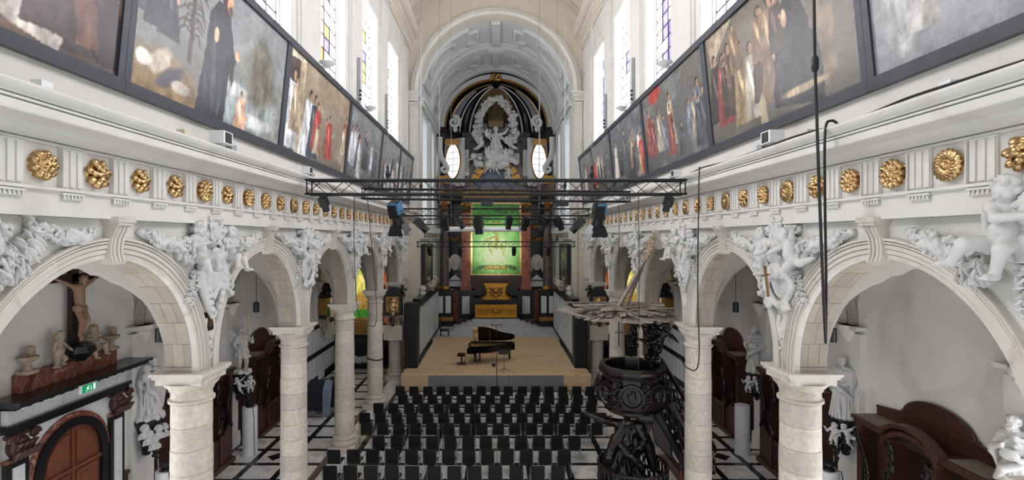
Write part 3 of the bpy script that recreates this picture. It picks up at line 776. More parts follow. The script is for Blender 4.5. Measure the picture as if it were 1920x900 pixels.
        sd.chain([(-.18, 0, 1.32), (-.3, -.1, 1.1), (-.2, -.25, .95)], [.075, .065, .045]); hand(sd, (-.2, -.25, .95), (.4, -.5, 0), .035)
        wing(sd, (-.12, .1, 1.3), (-.6, .18, 1.85), .45); wing(sd, (.08, .1, 1.3), (.1, .3, 2.15), .45)
        for i in range(6): t = i*1.05; sd.ell((.22*math.cos(t), .2*math.sin(t), .02), .12)
    elif kind == 'pulpit':
        sd.robe(0, 1.6, [(0, .55), (.15, .46), (.45, .34), (.7, .33), (.88, .3), (1, .18)], 1., .9, 11, .13, 1.6, lean=(.05, 0))
        sd.cap((-.2, 0, 1.5), (.28, 0, 1.5), .13); sd.cap((.04, 0, 1.55), (.04, -.04, 1.7), .09)
        head(sd, (.05, -.08, 1.8), .13, (-.4, -1, .1), True, False, 4)
        sd.chain([(-.22, 0, 1.5), (-.6, -.14, 1.62), (-1.05, -.2, 1.78)], [.13, .11, .07]); hand(sd, (-1.05, -.2, 1.78), (-1, 0, .3), .05)
        sd.chain([(.3, 0, 1.5), (.52, -.12, 1.2), (.34, -.34, 1.0)], [.14, .12, .07]); hand(sd, (.34, -.34, 1.0), (-.4, -.5, -.2), .05)
        sd.chain([(.4, .0, 1.5), (.6, .1, .9), (.75, .05, .35)], [.14, .17, .12]); sd.chain([(-.3, -.2, 1.2), (.1, -.38, .8), (.45, -.3, .45)], [.1, .11, .08])
        sd.chain([(-.3, -.1, 1.1), (-.45, -.2, .6), (-.5, -.2, .1)], [.12, .14, .12])
        sd.disp = noise3(22, .012, 5)
    if kind != 'angel' and kind != 'pulpit':
        rr = random.Random(kind)
        for i in range(20):
            th = 2*PI*i/20+rr.uniform(-.1, .1); t2 = th+rr.uniform(-.25, .25); zt = rr.uniform(.75, 1.05)
            m_ = ((.2*math.cos((th+t2)/2)*1.12, .18*math.sin((th+t2)/2)*1.12, zt*.55))
            sd.chain([(.2*math.cos(th), .16*math.sin(th), zt), (.25*math.cos(th+.05), .2*math.sin(th+.05), zt*.5), (.31*math.cos(t2), .26*math.sin(t2), .03)], [.018, .03, .042], k=.006)
        for q in (-1, 1):
            for i in range(4): sd.chain([(q*(.2+.04*i), -.02-.05*i, 1.3-.06*i), (q*(.3+.01*i), -.04-.05*i, 1.02), (q*.27, -.06-.04*i, .72+.06*i)], [.035, .05, .03], k=.012)
        for i in range(9):
            z = rr.uniform(.95, 1.42); a = rr.uniform(-.5, .5); sd.chain([(-.2, -.1, z+a*.2), (0, -.2, z), (.2, -.1, z-a*.3)], [.02, .03, .02], k=.006)
    return sd.mesh(h)
FIG = {}
def proto(name, fn):
    if name not in FIG:
        V, Fq = fn(); me = bpy.data.meshes.new(name); me.from_pydata(V.tolist(), [], Fq.tolist())
        me.polygons.foreach_set('use_smooth', [True]*len(me.polygons)); FIG[name] = me
    return FIG[name]
def inst(name, protoname, mat, parent, loc=(0, 0, 0), rz=0, sc=1., mir=False, rx=0, ry=0):
    key = (protoname, mat)
    if key not in FIG:
        me = FIG[protoname].copy(); me.materials.clear(); me.materials.append(MAT[mat]); FIG[key] = me
    o = link(name, FIG[key], parent)
    o.location = Vector(loc)-(wloc(parent) if parent is not None else Vector((0, 0, 0))); o.rotation_euler = (rx, ry, rz)
    sc = sc if hasattr(sc, '__len__') else (sc, sc, sc)
    o.scale = (-sc[0] if mir else sc[0], sc[1], sc[2])
    return o
proto('putto_seat', lambda: putto(SEAT, face=(.2, -1, -.2), seed=1, drape=[((-.16, .05, .1), (-.2, .05, .5), .06), ((-.2, .0, .5), (-.05, .05, .58), .05)]))
proto('putto_reach', lambda: putto(REACH, face=(-.3, -1, -.5), seed=6, h=.012, drape=[((-.14, .06, .1), (-.17, .08, .45), .045), ((-.17, .08, .45), (-.1, .08, .6), .035)]))
proto('putto_stand', lambda: putto(STAND, face=(-.4, -1, 0), seed=2))
proto('putto_fly', lambda: putto(FLY, face=(.5, -1, .1), seed=3))
for k in ('bishop', 'virgin', 'saint', 'angel'): proto('statue_'+k, lambda k=k: statue(k))
proto('statue_pulpit', lambda: statue('pulpit', .028))
def mask_head():
    sd = SD(.02); head(sd, (0, 0, 0), .17, (0, -1, -.1), True, True, 12, .03); sd.cap((0, .1, -.1), (0, .1, -.3), .1); return sd.mesh(.014)
proto('mask', mask_head)
def mask2():
    sd = SD(.02); head(sd, (0, 0, 0), .17, (-.5, -1, .1), True, False, 22, .03); sd.robe(-.45, -.1, [(0, .3), (.6, .24), (1, .1)], 1, .5, 7, .1, 1); return sd.mesh(.014)
proto('bust', mask2)
def garland(L, sag, seed, r0=.07, up=0., h=.0105, thin=.45):
    sd = SD(.002); rr = random.Random(seed)
    for i in range(int(L*230)):
        t = rr.random(); fat = thin+(1-thin)*math.sin(PI*t)
        x = t*L; z = -sag*math.sin(PI*t)+up*t*t
        a = rr.uniform(0, 2*PI); rad = .085*fat*math.sqrt(rr.random()); r = r0*fat*rr.uniform(.26, .55)
        c = (x, -.05+rad*math.cos(a)*.8, z+rad*math.sin(a))
        if rr.random() < .62: sd.ell(c, (r*1.9, r*.5, r*.75), np.array(rot('Y', rr.uniform(-1.5, 1.5)) @ rot('Z', rr.uniform(-.9, .9)) @ rot('X', rr.uniform(-1, 1))), k=0)
        else: sd.ell(c, r)
    sd.chain([(L*q/8, 0, -sag*math.sin(PI*q/8)+up*(q/8)**2) for q in range(9)], [.045]*9)
    return sd.mesh(h)
proto('garland_a', lambda: garland(1.0, .1, 1, .085)); proto('garland_b', lambda: garland(1.0, .04, 2, .09)); proto('garland_drop', lambda: garland(.75, .0, 5, .065, thin=.75))
def cartouche(kind):
    sd = SD(.02)
    if kind == 0:
        sd.ell((0, 0, 0), (.27, .07, .34)); 
        for s in (-1, 1):
            sd.chain([(s*.25, -.03, .36), (s*.34, -.05, .2), (s*.27, -.05, 0), (s*.3, -.05, -.2), (s*.15, -.05, -.36), (0, -.04, -.42)], [.06, .05, .045, .045, .05, .05], k=.01)
            sp = [(s*(.3+.1*math.cos(a)*(1-a/9)), -.07, .38+.1*math.sin(a)*(1-a/9)) for a in np.linspace(0, 7, 14)]; sd.chain(sp, [.035]*14, k=.004)
            sp = [(s*(.2+.08*math.cos(a)*(1-a/9)), -.08, -.42+.08*math.sin(a)*(1-a/9)) for a in np.linspace(0, 7, 14)]; sd.chain(sp, [.03]*14, k=.004)
        sd.cap((-.2, -.05, .42), (.2, -.05, .42), .07)
    else:
        poly = [(0, -.05, -.34), (.22, -.05, -.1), (.24, -.05, .25), (-.24, -.05, .25), (-.22, -.05, -.1), (0, -.05, -.34)]
        sd.chain(poly, [.04]*6, k=.01); sd.ell((0, 0, .02), (.23, .07, .27))
        for s in (-1, 1):
            sp = [(s*(.25+.12*math.cos(a)*(1-a/9)), -.07, .3+.12*math.sin(a)*(1-a/9)) for a in np.linspace(0, 7, 14)]; sd.chain(sp, [.04]*14, k=.004)
            sd.chain([(s*.26, -.04, .2), (s*.3, -.05, -.1), (s*.16, -.05, -.4), (s*.03, -.05, -.62)], [.06, .07, .05, .03], k=.01)
            for i in range(7): sd.ell((s*(.3-.035*i), -.09, .1-.1*i), .045, k=.004)
    sd.disp = noise3(75, .004, 3)
    return sd.mesh(.013)
proto('cartouche_a', lambda: cartouche(0)); proto('cartouche_b', lambda: cartouche(1))
def pendant():
    sd = SD(.012)
    sd.ell((0, 0, 0), (.13, .05, .17))
    for s in (-1, 1): sd.chain([(s*.12, -.03, .2), (s*.16, -.04, .02), (s*.06, -.04, -.2), (s*.02, -.03, -.36)], [.05, .04, .04, .02])
    for i in range(8): sd.ell((.05*math.sin(i*2.2), -.06, -.1-.06*i), .045-.002*i, k=.004)
    return sd.mesh(.014)
proto('pendant', pendant)
def clouds(n, rx, ry, rz_, r, seed, ring=None, h=.04):
    sd = SD(.02); rr = random.Random(seed)
    for i in range(n):
        if ring:
            a = PI*(-.12+1.24*i/(n-1)); c = (ring[0]*math.cos(a)+rr.uniform(-.2, .2), rr.uniform(-.2, .2), ring[1]*math.sin(a)+rr.uniform(-.2, .2))
        else: c = (rr.gauss(0, rx), rr.uniform(-ry, ry), rr.gauss(0, rz_))
        sd.ell(c, r*rr.uniform(.5, 1.1))
    return sd.mesh(h)
proto('cloud_ring', lambda: clouds(90, 0, 0, 0, .21, 4, (1.35, 2.3)))
def acanthus():      # carved composite capital block, .5 wide
    sd = SD(.01); sd.ell((0, 0, .22), (.2, .14, .24))
    for s in (-1, 1):
        sp = [(s*(.22+.1*math.cos(a)*(1-a/10)), -.1, .42+.1*math.sin(a)*(1-a/10)) for a in np.linspace(0, 8, 18)]; sd.chain(sp, [.035]*18, k=.003)
    for j in range(2):
        for i in range(5):
            x = -.2+.1*i+(.05 if j else 0)
            if abs(x) > .22: continue
            sd.chain([(x, -.1, .02+.16*j), (x, -.15, .14+.16*j), (x, -.2, .18+.16*j)], [.035, .045, .02], k=.004)
    sd.cap((-.26, -.02, .48), (.26, -.02, .48), .05)
    return sd.mesh(.014)
proto('acanthus', acanthus)

# ---- spandrel reliefs
def spandrel(s, k, label, variant):
    """local: x along the wall to the viewer's right, -y out of the wall, z up; origin at the spandrel centre (Z 6.9)"""
    rz = PI/2 if s < 0 else -PI/2
    r = thing('spandrel_relief', label, 'sculpture', (s*(A-HT-.01), YC[k], 6.95), 'stucco reliefs between the arches')
    def put(nm, pn, x, z, sc=1., mir=False, out=.0, ry=0, mat='stucco', rx=0):
        # viewer's right on the left wall is +Y, on the right wall -Y
        X = s*(A-HT-out); Y = YC[k]-s*x
        return inst(nm, pn, mat, r, (X, Y, 6.95+z), rz, sc, mir, rx, ry)
    if variant == 0:
        put('shield', 'cartouche_b', 0, .05, 1.25, out=.05); put('carved_head', 'mask', 0, .32, .95, out=.13); put('pendant', 'pendant', 0, -.95, .95)
        put('top_crest', 'cartouche_a', 0, .82, .55, out=.14); put('putto', 'putto_seat', -.5, .22, .95, True, .14); put('putto', 'putto_seat', .52, .2, .9, False, .12)
    elif variant == 1:
        put('shield', 'cartouche_a', 0, .05, 1.35, out=.05); put('carved_head', 'bust', 0, .4, .95, out=.14); put('pendant', 'pendant', 0, -.92, .95)
        put('top_crest', 'cartouche_b', 0, .88, .5, out=.14); put('putto', 'putto_stand', -.55, .0, .95, False, .14); put('putto', 'putto_fly', .55, .15, 1.0, True, .16)
    else:
        put('shield', 'cartouche_a', 0, .0, 1.3, out=.05); put('carved_head', 'mask', 0, .2, .95, out=.14); put('pendant', 'pendant', 0, -.95, .95)
        put('top_crest', 'cartouche_b', 0, .75, .6, out=.14); put('putto', 'putto_fly', -.55, .25, .95, False, .14); put('putto', 'putto_stand', .5, .0, .95, True, .14)
    put('garland', 'garland_a', .55, .66, (1.25, 1.3, 1.3), out=.05, ry=-.1); put('garland', 'garland_a', -.55, .66, (1.25, 1.3, 1.3), True, out=.05, ry=.1)
    put('fruit_cluster', 'garland_drop', .38, .52, (.75, 1.6, 1.9), out=.05, ry=.2); put('fruit_cluster', 'garland_drop', -.38, .52, (.75, 1.6, 1.9), True, out=.05, ry=-.2)
    put('feathered_crest', 'garland_b', -.5, .86, (1.0, 1.2, 1.7), out=.03)
    put('leaf_cluster', 'garland_drop', .42, .12, (.8, 1.1, 1.3), ry=1.1, out=.03); put('leaf_cluster', 'garland_drop', -.42, .12, (.8, 1.1, 1.3), True, ry=-1.1, out=.03)
    return r
# ================================================================ SCULPTURE ON THE ARCADE
desc = {0: 'shield, bearded head and seated putti', 1: 'cartouche, draped bust and putti', 2: 'cartouche, bearded head, flying putto'}
for s in (-1, 1):
    for k in range(1, 6):
        v = {(-1, 1): 0, (1, 1): 1}.get((s, k), (k+(s > 0)) % 3)
        spandrel(s, k, f'white stucco relief of {desc[v]}, {ORD[k-1]} on the {SIDE[s]} arcade', v)
# plaque and sword accents on the two near groups
o = tag(MB().box(-A+HT-.005, -A+HT+.06, Y1-.16, Y1+.16, 5.98, 6.32).build('plaque', 'black_paint'), 'small dark lettered plaque under the nearest relief of the left arcade', 'plaque')
m = MB()
for i, (w, z) in enumerate(((.10, 6.27), (.12, 6.22), (.11, 6.17), (.12, 6.12), (.06, 6.07))): m.box(-A+HT+.06, -A+HT+.064, Y1-w, Y1+w, z-.012, z+.012)
m.build('lettering', 'gold_dark', o)
def cross_at(X, Y, Z):
    c = thing('gilded_cross', 'small gilded cross held in the nearest relief of the right arcade', 'cross', (X, Y, Z))
    MB().bar((X, Y-.06, Z-.3), (X, Y+.06, Z+.25), .035).build('upright', 'gold', c); MB().bar((X, Y-.08, Z+.1), (X, Y+.16, Z+.06), .03).build('crossbar', 'gold', c)
cross_at(A-HT-.36, Y1-.05, 6.9)
# nearest spandrels, half in view: large putto on the right, garland and drapery on the left
r = thing('spandrel_relief', 'large seated putto with curly hair above the arch at the edge of the right arcade', 'sculpture', (A-HT, YC[0]+.95, 6.6), 'stucco reliefs between the arches')
def nr(nm, pn, y, z, sc, mir=False, ry=0, out=.06, rz=0): return inst(nm, pn, 'stucco', r, (A-HT-out, y, z), -PI/2+rz, sc, mir, 0, ry)
nr('putto', 'putto_reach', 4.98, 7.42, 1.0, False, 0, .24, .4)
nr('garland', 'garland_b', 5.35, 7.52, (.95, 1.2, 1.3), True, .22, .08)
nr('leaf_cluster', 'garland_drop', 5.5, 7.45, (.7, 1.3, 1.6), True, .3, .06)
nr('grape_cluster', 'garland_drop', 5.15, 7.3, (.45, 1.6, 1.5), True, -.2, .12)
nr('scroll', 'cartouche_a', 4.62, 7.35, .95, False, 0, .12)
nr('twisted_pendant', 'garland_drop', 4.72, 7.4, (.7, 1.2, 1.2), False, PI/2, .2)
nr('drapery', 'bust', 4.68, 7.95, 1.2, False, 0, .15)
r = thing('spandrel_relief', 'stucco fruit swag and drapery above the arch at the edge of the left arcade', 'sculpture', (-A+HT, YC[0]+.95, 6.6), 'stucco reliefs between the arches')
def nl(nm, pn, y, z, sc, mir=False, ry=0, out=.06): return inst(nm, pn, 'stucco', r, (-A+HT+out, y, z), PI/2, sc, mir, 0, ry)
nl('garland', 'garland_a', 5.62, 7.80, (.9, 1.1, 1.1), False, .08, .05)
nl('garland', 'garland_b', 5.68, 7.78, (.6, 1.4, 1.5), True, -.72, .06)
nl('fruit_cluster', 'garland_drop', 5.42, 7.42, (.5, 1.6, 1.9), True, -.35, .1)
nl('curl', 'mask', 5.62, 7.90, .3, False, 0, .05)
nl('drapery', 'garland_b', 5.25, 7.75, (.6, 1.7, 1.8), True, -.2, .08); nl('drapery_fold', 'garland_drop', 5.2, 7.5, (.7, 1.8, 1.8), True, -.9, .1)

# ---- gilded rosettes
RM = {}
def ros_mesh(kind):
    if kind in RM: return RM[kind]
    sd = SD(.006); rr = random.Random(kind)
    sd.ell((0, .03, 0), (.165, .05, .165))
    if kind == 0:      # cluster of round fruits
        for i in range(9): a = i*2*PI/9; sd.ell((.125*math.cos(a), -.03, .125*math.sin(a)), (.05, .055, .05))
        for i in range(5): a = i*2*PI/5+.3; sd.ell((.06*math.cos(a), -.06, .06*math.sin(a)), (.045, .06, .045))
        sd.ell((0, -.08, 0), .04)
    elif kind == 1:    # swirling shell
        for i in range(18):
            a = i*2*PI/18; sd.chain([(q*math.cos(a+(q-.05)*7), -.055+.16*abs(q-.09), q*math.sin(a+(q-.05)*7)) for q in (.05, .08, .11, .14, .17)], [.012, .017, .021, .024, .02])
        sd.ell((0, -.06, 0), .05)
    elif kind == 2:    # sunflower
        for i in range(12): a = i*2*PI/12; sd.chain([(.06*math.cos(a), -.03, .06*math.sin(a)), (.15*math.cos(a), -.055, .15*math.sin(a))], [.03, .036])
        for i in range(8): a = i*2*PI/8+.2; sd.ell((.075*math.cos(a), -.065, .075*math.sin(a)), .028)
        sd.ell((0, -.07, 0), .05)
    else:              # rose
        for j, (R, n, r) in enumerate(((.135, 7, .055), (.08, 5, .045), (.035, 3, .035))):
            for i in range(n):
                a = i*2*PI/n+j*.6+rr.random()*.4; sd.ell((R*math.cos(a), -.03-.025*j, R*math.sin(a)), (r, r*.7, r), np.array(rot('Y', -a) @ rot('X', .5)))
        sd.ell((0, -.1, 0), .025)
    V, Fq = sd.mesh(.0095)
    me = bpy.data.meshes.new('rosette'); me.from_pydata(V.tolist(), [], Fq.tolist()); me.polygons.foreach_set('use_smooth', [True]*len(me.polygons)); me.materials.append(MAT['gold']); RM[kind] = me
    return me
for s in (-1, 1):
    seq = [1, 0, 3, 3, 3, 2, 3, 2, 0, 3] if s < 0 else [3, 1, 2, 2, 3, 1, 2, 3, 1, 2]
    i = 0
    for j, y in enumerate(RY):
        k = seq[j % 10]
        o = link('rosette', ros_mesh(k)); o.location = (s*5.085, y, 8.465); o.rotation_euler = (0, 0, PI/2 if s < 0 else -PI/2)
        o.scale = (1.0+.05*((j*7) % 3-1),)*3
        kind = ['fruit cluster', 'swirling shell', 'sunflower', 'rose'][k]
        tag(o, f'gilded {kind} rosette, {ordn(j)} from the near end of the {SIDE[s]} frieze', 'rosette', 'gilded rosettes on the friezes')

# ================================================================ PAINTINGS OVER THE CORNICE
def vnoise(nv, nu, fv, fu, rs):
    g = rs.rand(fv+2, fu+2); y = np.linspace(0, fv, nv)[:, None]; x = np.linspace(0, fu, nu)[None]
    yi = y.astype(int); xi = x.astype(int); fy = y-yi; fx = x-xi; fy = fy*fy*(3-2*fy); fx = fx*fx*(3-2*fx)
    return (g[yi, xi]*(1-fy)*(1-fx)+g[yi+1, xi]*fy*(1-fx)+g[yi, xi+1]*(1-fy)*fx+g[yi+1, xi+1]*fy*fx)
def fbm(nv, nu, fv, fu, rs, o=4):
    a = 0; w = .5
    for i in range(o): a = a+w*vnoise(nv, nu, fv*2**i, fu*2**i, rs); w /= 2
    return a
class Paint:
    cool = True
    def __init__(s, nu, nv, asp, seed, c0, c1, c2):
        s.nu, s.nv, s.asp = nu, nv, asp; s.rs = np.random.RandomState(seed)
        s.u = np.linspace(0, asp, nu)[None]+np.zeros((nv, 1)); s.v = np.linspace(0, 1, nv)[:, None]+np.zeros((1, nu))
        n = fbm(nv, nu, 3, 4, s.rs); n2 = fbm(nv, nu, 5, 6, s.rs)
        t = np.clip(s.v*1.2-.1+(n-.45)*.9, 0, 1)[..., None]
        s.im = np.array(c0)*(1-t)+np.array(c1)*t
        q = np.clip((n2-.5)*5, 0, 1)[..., None]*.6; s.im = s.im*(1-q)+np.array(c2)*q
        s.wob = (fbm(nv, nu, 14, 18, s.rs)-.47)
        s.str_ = fbm(nv, nu, 10, 34, s.rs)
    def put(s, mask, col, shade=.35):
        m = np.clip(mask, 0, 1)[..., None]; c = np.array(col)*(1-shade+2*shade*s.str_[..., None]); s.im = s.im*(1-m)+c*m
    def blob(s, u, v, ru, rv, col, soft=.2, ang=0, shade=.35):
        du, dv = s.u-u, s.v-v; c, si = math.cos(ang), math.sin(ang)
        d = np.sqrt(((du*c+dv*si)/ru)**2+((-du*si+dv*c)/rv)**2)+s.wob*.5; s.put((1-d)/soft+.5, col, shade)
    def poly(s, pts, col, shade=.4, soft=.01):
        inside = np.zeros(s.u.shape, bool); U = s.u+s.wob*.04; V = s.v+s.wob*.03; n = len(pts)
        for i in range(n):
            (x0, y0), (x1, y1) = pts[i], pts[(i+1) % n]
            if y0 == y1: continue
            c = ((y0 > V) != (y1 > V)) & (U < (x1-x0)*(V-y0)/(y1-y0)+x0); inside ^= c
        w_ = inside*1.; w_[1:-1, 1:-1] = (w_[:-2, 1:-1]+w_[2:, 1:-1]+w_[1:-1, :-2]+w_[1:-1, 2:]+2*w_[1:-1, 1:-1])/6
        s.put(w_, col, shade)
    def figure(s, u, v, h, robe, skin=(172, 134, 110), w=.32, lean=0, hair=(60, 44, 36)):
        W = h*w
        s.poly([(u-W*.75, v), (u+W*.75, v), (u+W*.5+lean*h*.5, v+h*.5), (u+W*.42+lean*h*.8, v+h*.82), (u-W*.42+lean*h*.8, v+h*.82), (u-W*.55+lean*h*.5, v+h*.5)], robe)
        s.blob(u+lean*h*.7-W*.1, v+h*.55, W*.12, h*.22, [min(255, c*1.45+14) for c in robe], .5, .25)
        s.blob(u+lean*h*1.0-h*.01, v+h*.925, h*.062, h*.072, hair, .3); s.blob(u+lean*h*1.0+h*.015, v+h*.895, h*.05, h*.065, skin, .25)
        s.blob(u+lean*h*.6+W*.42, v+h*.56, h*.03, h*.045, skin, .3)
    def tree(s, u, v, h, col):
        rr = random.Random(6); s.poly([(u-.025, v), (u+.025, v), (u+.012, v+h), (u-.012, v+h)], col)
        for i in range(40):
            a = i/40; L = rr.uniform(.06, .17); d = 1 if i % 2 else -1; z = v+h*(.25+.75*a); dz = rr.uniform(-.02, .05)
            s.poly([(u, z), (u+d*L*.6, z+dz), (u+d*L, z+dz-.05), (u+d*L*.95, z+dz-.06), (u+d*L*.55, z+dz-.014), (u, z-.012)], col)
    def linear(s):
        f = fbm(s.nv, s.nu, 22, 30, s.rs, 3); g = vnoise(s.nv, s.nu, s.nv//2, s.nu//2, s.rs)
        c = np.clip(s.im*((1.12 if s.cool else .98)*(.84+.22*f+.12*g))[..., None]/255., 0, 1); return np.where(c <= .04, c/12.92, ((c+.055)/1.055)**2.4)
def canvas(name, parent, P, lin, mat):
    nv, nu, _ = lin.shape; V = np.array([[P(i/(nu-1), j/(nv-1)) for i in range(nu)] for j in range(nv)]).reshape(-1, 3)-np.array(wloc(parent))
    i, j = np.meshgrid(np.arange(nu-1), np.arange(nv-1)); a = (j*nu+i).ravel(); Fq = np.stack([a, a+1, a+nu+1, a+nu], 1)
    me = bpy.data.meshes.new(name); me.from_pydata(V.tolist(), [], Fq.tolist()); me.materials.append(MAT[mat])
    at = me.color_attributes.new('Col', 'FLOAT_COLOR', 'POINT'); c = np.ones((nv*nu, 4), np.float32); c[:, :3] = lin.reshape(-1, 3); at.data.foreach_set('color', c.ravel())
    me.polygons.foreach_set('use_smooth', [True]*len(me.polygons)); me.update()
    return link(name, me, parent)
DARK = (78, 66, 60); GREY = (120, 120, 116); SLATE = (92, 98, 100); BROWN = (104, 82, 66); CREAM = (206, 192, 168); RED = (176, 66, 56); ROBE = (40, 40, 46); WHITE = (222, 218, 210); BLUE = (92, 112, 126)
def crowd(p, n, seed, cols, v0=.04, hh=(.35, .62)):
    rr = random.Random(seed); fs = sorted([(rr.uniform(.06, p.asp-.06), rr.uniform(v0, v0+.22), rr.uniform(*hh)) for _ in range(n)], key=lambda t: -t[1])
    for u, v, h in fs: p.figure(u, v, h, rr.choice(cols), lean=rr.uniform(-.08, .08), w=rr.uniform(.26, .4))
def paint_scene(s, i, asp):
    nu, nv = (330, 170) if i <= 1 else ((200, 120) if i == 2 else (100, 90))
    if s < 0:
        if i == 0:
            p = Paint(nu, nv, asp, 3, (74, 58, 52), (96, 78, 70), (120, 96, 80)); U0 = asp*.5
            p.poly([(U0+.05, .12), (U0+.5, .02), (U0+.52, .10), (U0+.2, .22), (U0+.06, .2)], (190, 182, 172)); p.figure(asp-.16, .05, .8, (52, 44, 44)); p.figure(asp-.3, .1, .7, (96, 66, 56)); p.figure(asp-.42, .1, .6, (64, 50, 46))
            for q in range(14): p.blob(asp-.08-.05*(q % 4), .45+.06*q, .02, .02, (170, 92, 70), .4)
        elif i == 1:
            p = Paint(nu, nv, asp, 5, (104, 100, 92), (128, 132, 134), (152, 156, 154))
            p.blob(.2, .1, .5, .18, (122, 100, 70), .4); p.blob(1.3, .2, .6, .2, (142, 150, 150), .5); p.blob(1.45, .12, .28, .06, (196, 200, 198), .6); p.blob(1.15, .3, .25, .05, (186, 190, 190), .6); p.blob(1.5, .5, .22, .3, (104, 98, 86), .5)
            p.tree(.52, .3, .75, (74, 62, 52))
            for u, v, h, c in ((.1, .45, .5, (62, 62, 70)), (.2, .4, .52, (46, 48, 56)), (.3, .38, .44, (56, 56, 62))): p.figure(u, v, h, c)
            p.blob(.24, .22, .12, .06, (180, 168, 150), .4, .6); p.blob(.36, .16, .14, .05, (70, 68, 72), .4, .5); p.blob(.46, .12, .1, .04, (168, 160, 148), .4); p.blob(.1, .2, .06, .05, WHITE, .4)
            p.poly([(.62, .02), (.98, .0), (1.0, .3), (1.02, .62), (.96, .8), (.8, .84), (.7, .72), (.68, .4)], (40, 41, 48), .3)
            p.blob(.8, .35, .03, .3, (66, 68, 78), .6, .1); p.blob(.9, .25, .025, .24, (62, 64, 74), .6, -.05); p.blob(.72, .2, .02, .18, (58, 60, 70), .6, .12)
            p.poly([(.96, .78), (1.08, .5), (1.06, .3), (.98, .45)], (44, 46, 54)); p.blob(.9, .9, .07, .09, (52, 46, 46), .2); p.blob(.94, .87, .045, .065, (196, 142, 114), .2); p.blob(.95, .82, .03, .04, (110, 84, 70), .3); p.blob(1.1, .55, .035, .04, (204, 156, 126), .2, .6); p.blob(.8, .6, .03, .05, (204, 160, 130), .2)
            p.figure(1.22, .0, .32, (206, 164, 136), w=.42, hair=(110, 76, 50)); p.blob(1.3, .12, .05, .02, (210, 170, 140), .3, .3)
        elif i == 2:
            p = Paint(nu, nv, asp, 8, (110, 98, 86), (148, 132, 112), (176, 164, 144))
            p.poly([(.0, .0), (.26, .0), (.26, 1), (0, 1)], (72, 62, 58)); p.poly([(.3, 0), (.42, 0), (.4, 1), (.3, 1)], (176, 160, 134)); p.poly([(.02, .9), (.4, .95), (.4, 1), (.02, 1)], CREAM)
            p.figure(.15, .05, .78, (196, 200, 204)); p.figure(.62, .02, .72, (206, 208, 210), w=.45); p.figure(.76, .03, .7, (58, 66, 78)); crowd(p, 7, 2, [(120, 82, 62), (150, 132, 112), BLUE, (166, 150, 128), (150, 60, 52)])
        else:
            p = Paint(nu, nv, asp, 11+i, (92, 96, 98), (120, 122, 120), (150, 156, 160)); crowd(p, 11, i, [(160, 168, 174), (74, 80, 88), (188, 190, 190), (110, 84, 70), (60, 62, 68)])
    else:
        if i == 0:
            p = Paint(nu, nv, asp, 23, (120, 123, 127), (134, 138, 142), (110, 110, 112)); p.poly([(asp*.38, .32), (asp*.62, .45), (asp*.6, .62), (asp*.36, .48)], (186, 70, 66)); crowd(p, 6, 9, [(126, 126, 126), (88, 86, 88), (146, 142, 138)], .1)
            p.blob(.2, .35, .1, .3, (150, 150, 148), .5)
        elif i == 1:
            p = Paint(nu, nv, asp, 27, (96, 92, 84), (112, 104, 92), (126, 120, 108)); p.cool = False
            p.poly([(.1, .7), (.5, .95), (.55, 1), (.02, 1)], (176, 160, 138)); p.poly([(asp-.35, .1), (asp-.2, .1), (asp-.2, 1), (asp-.35, 1)], (128, 112, 94))
            for u, v, h, c in ((.16, .2, .6, (60, 52, 50)), (.3, .15, .62, (130, 62, 58)), (.42, .2, .62, (76, 60, 50)), (.62, .1, .66, (150, 128, 96)), (.78, .1, .6, (176, 168, 150)), (.95, .2, .7, (80, 66, 58)), (1.1, .15, .8, (128, 104, 82))): p.figure(min(u, asp-.1), v, h, c)
            p.poly([(1.05, .1), (1.62, .02), (1.6, .35), (1.45, .7), (1.3, .82), (1.15, .7)], (52, 50, 52)); p.blob(1.33, .85, .06, .08, (190, 150, 122), .2); p.blob(1.25, .66, .04, .06, (204, 168, 140), .3); p.poly([(.85, .02), (.95, .02), (.94, .2), (.9, .27), (.86, .2)], (170, 158, 134)); p.blob(1.4, .15, .25, .03, (176, 156, 128), .4)
            crowd(p, 5, 12, [(128, 104, 80), (160, 140, 112), (70, 58, 52)], .35, (.3, .45))
        elif i == 2:
            p = Paint(nu, nv, asp, 31, (80, 80, 82), (104, 100, 96), (130, 134, 138)); p.blob(.5, .92, .2, .1, (172, 72, 66), .4); crowd(p, 13, 17, [(66, 68, 74), (150, 140, 124), (104, 112, 122), (150, 128, 96), (120, 70, 62)])
        else:
            p = Paint(nu, nv, asp, 33+i, (66, 66, 70), (104, 106, 110), (140, 146, 152)); crowd(p, 12, 21+i, [(170, 68, 60), (60, 62, 68), (150, 132, 108), (84, 90, 98), (196, 188, 176)])
    return p.linear()
PYB = [2.4, 6.94, 12.0, 17.1, 21.9, 26.1, 29.85]
names = {-1: ['dark crowd scene painting at the near end of the left wall', 'painting of a black-robed man beside a child by the water', 'painting of pale-robed figures between columns, third on the left wall', 'misty grey crowd painting, fourth on the left wall', 'narrow grey painting, fifth on the left wall', 'last small painting by the chancel arch on the left wall'],
         1: ['grey painting with a red cloth at the near end of the right wall', 'large brown painting of kneeling figures and a dark-robed man on the right wall', 'dark crowd painting, third on the right wall', 'dark painting with red figures, fourth on the right wall', 'narrow dark painting, fifth on the right wall', 'last small painting by the chancel arch on the right wall']}
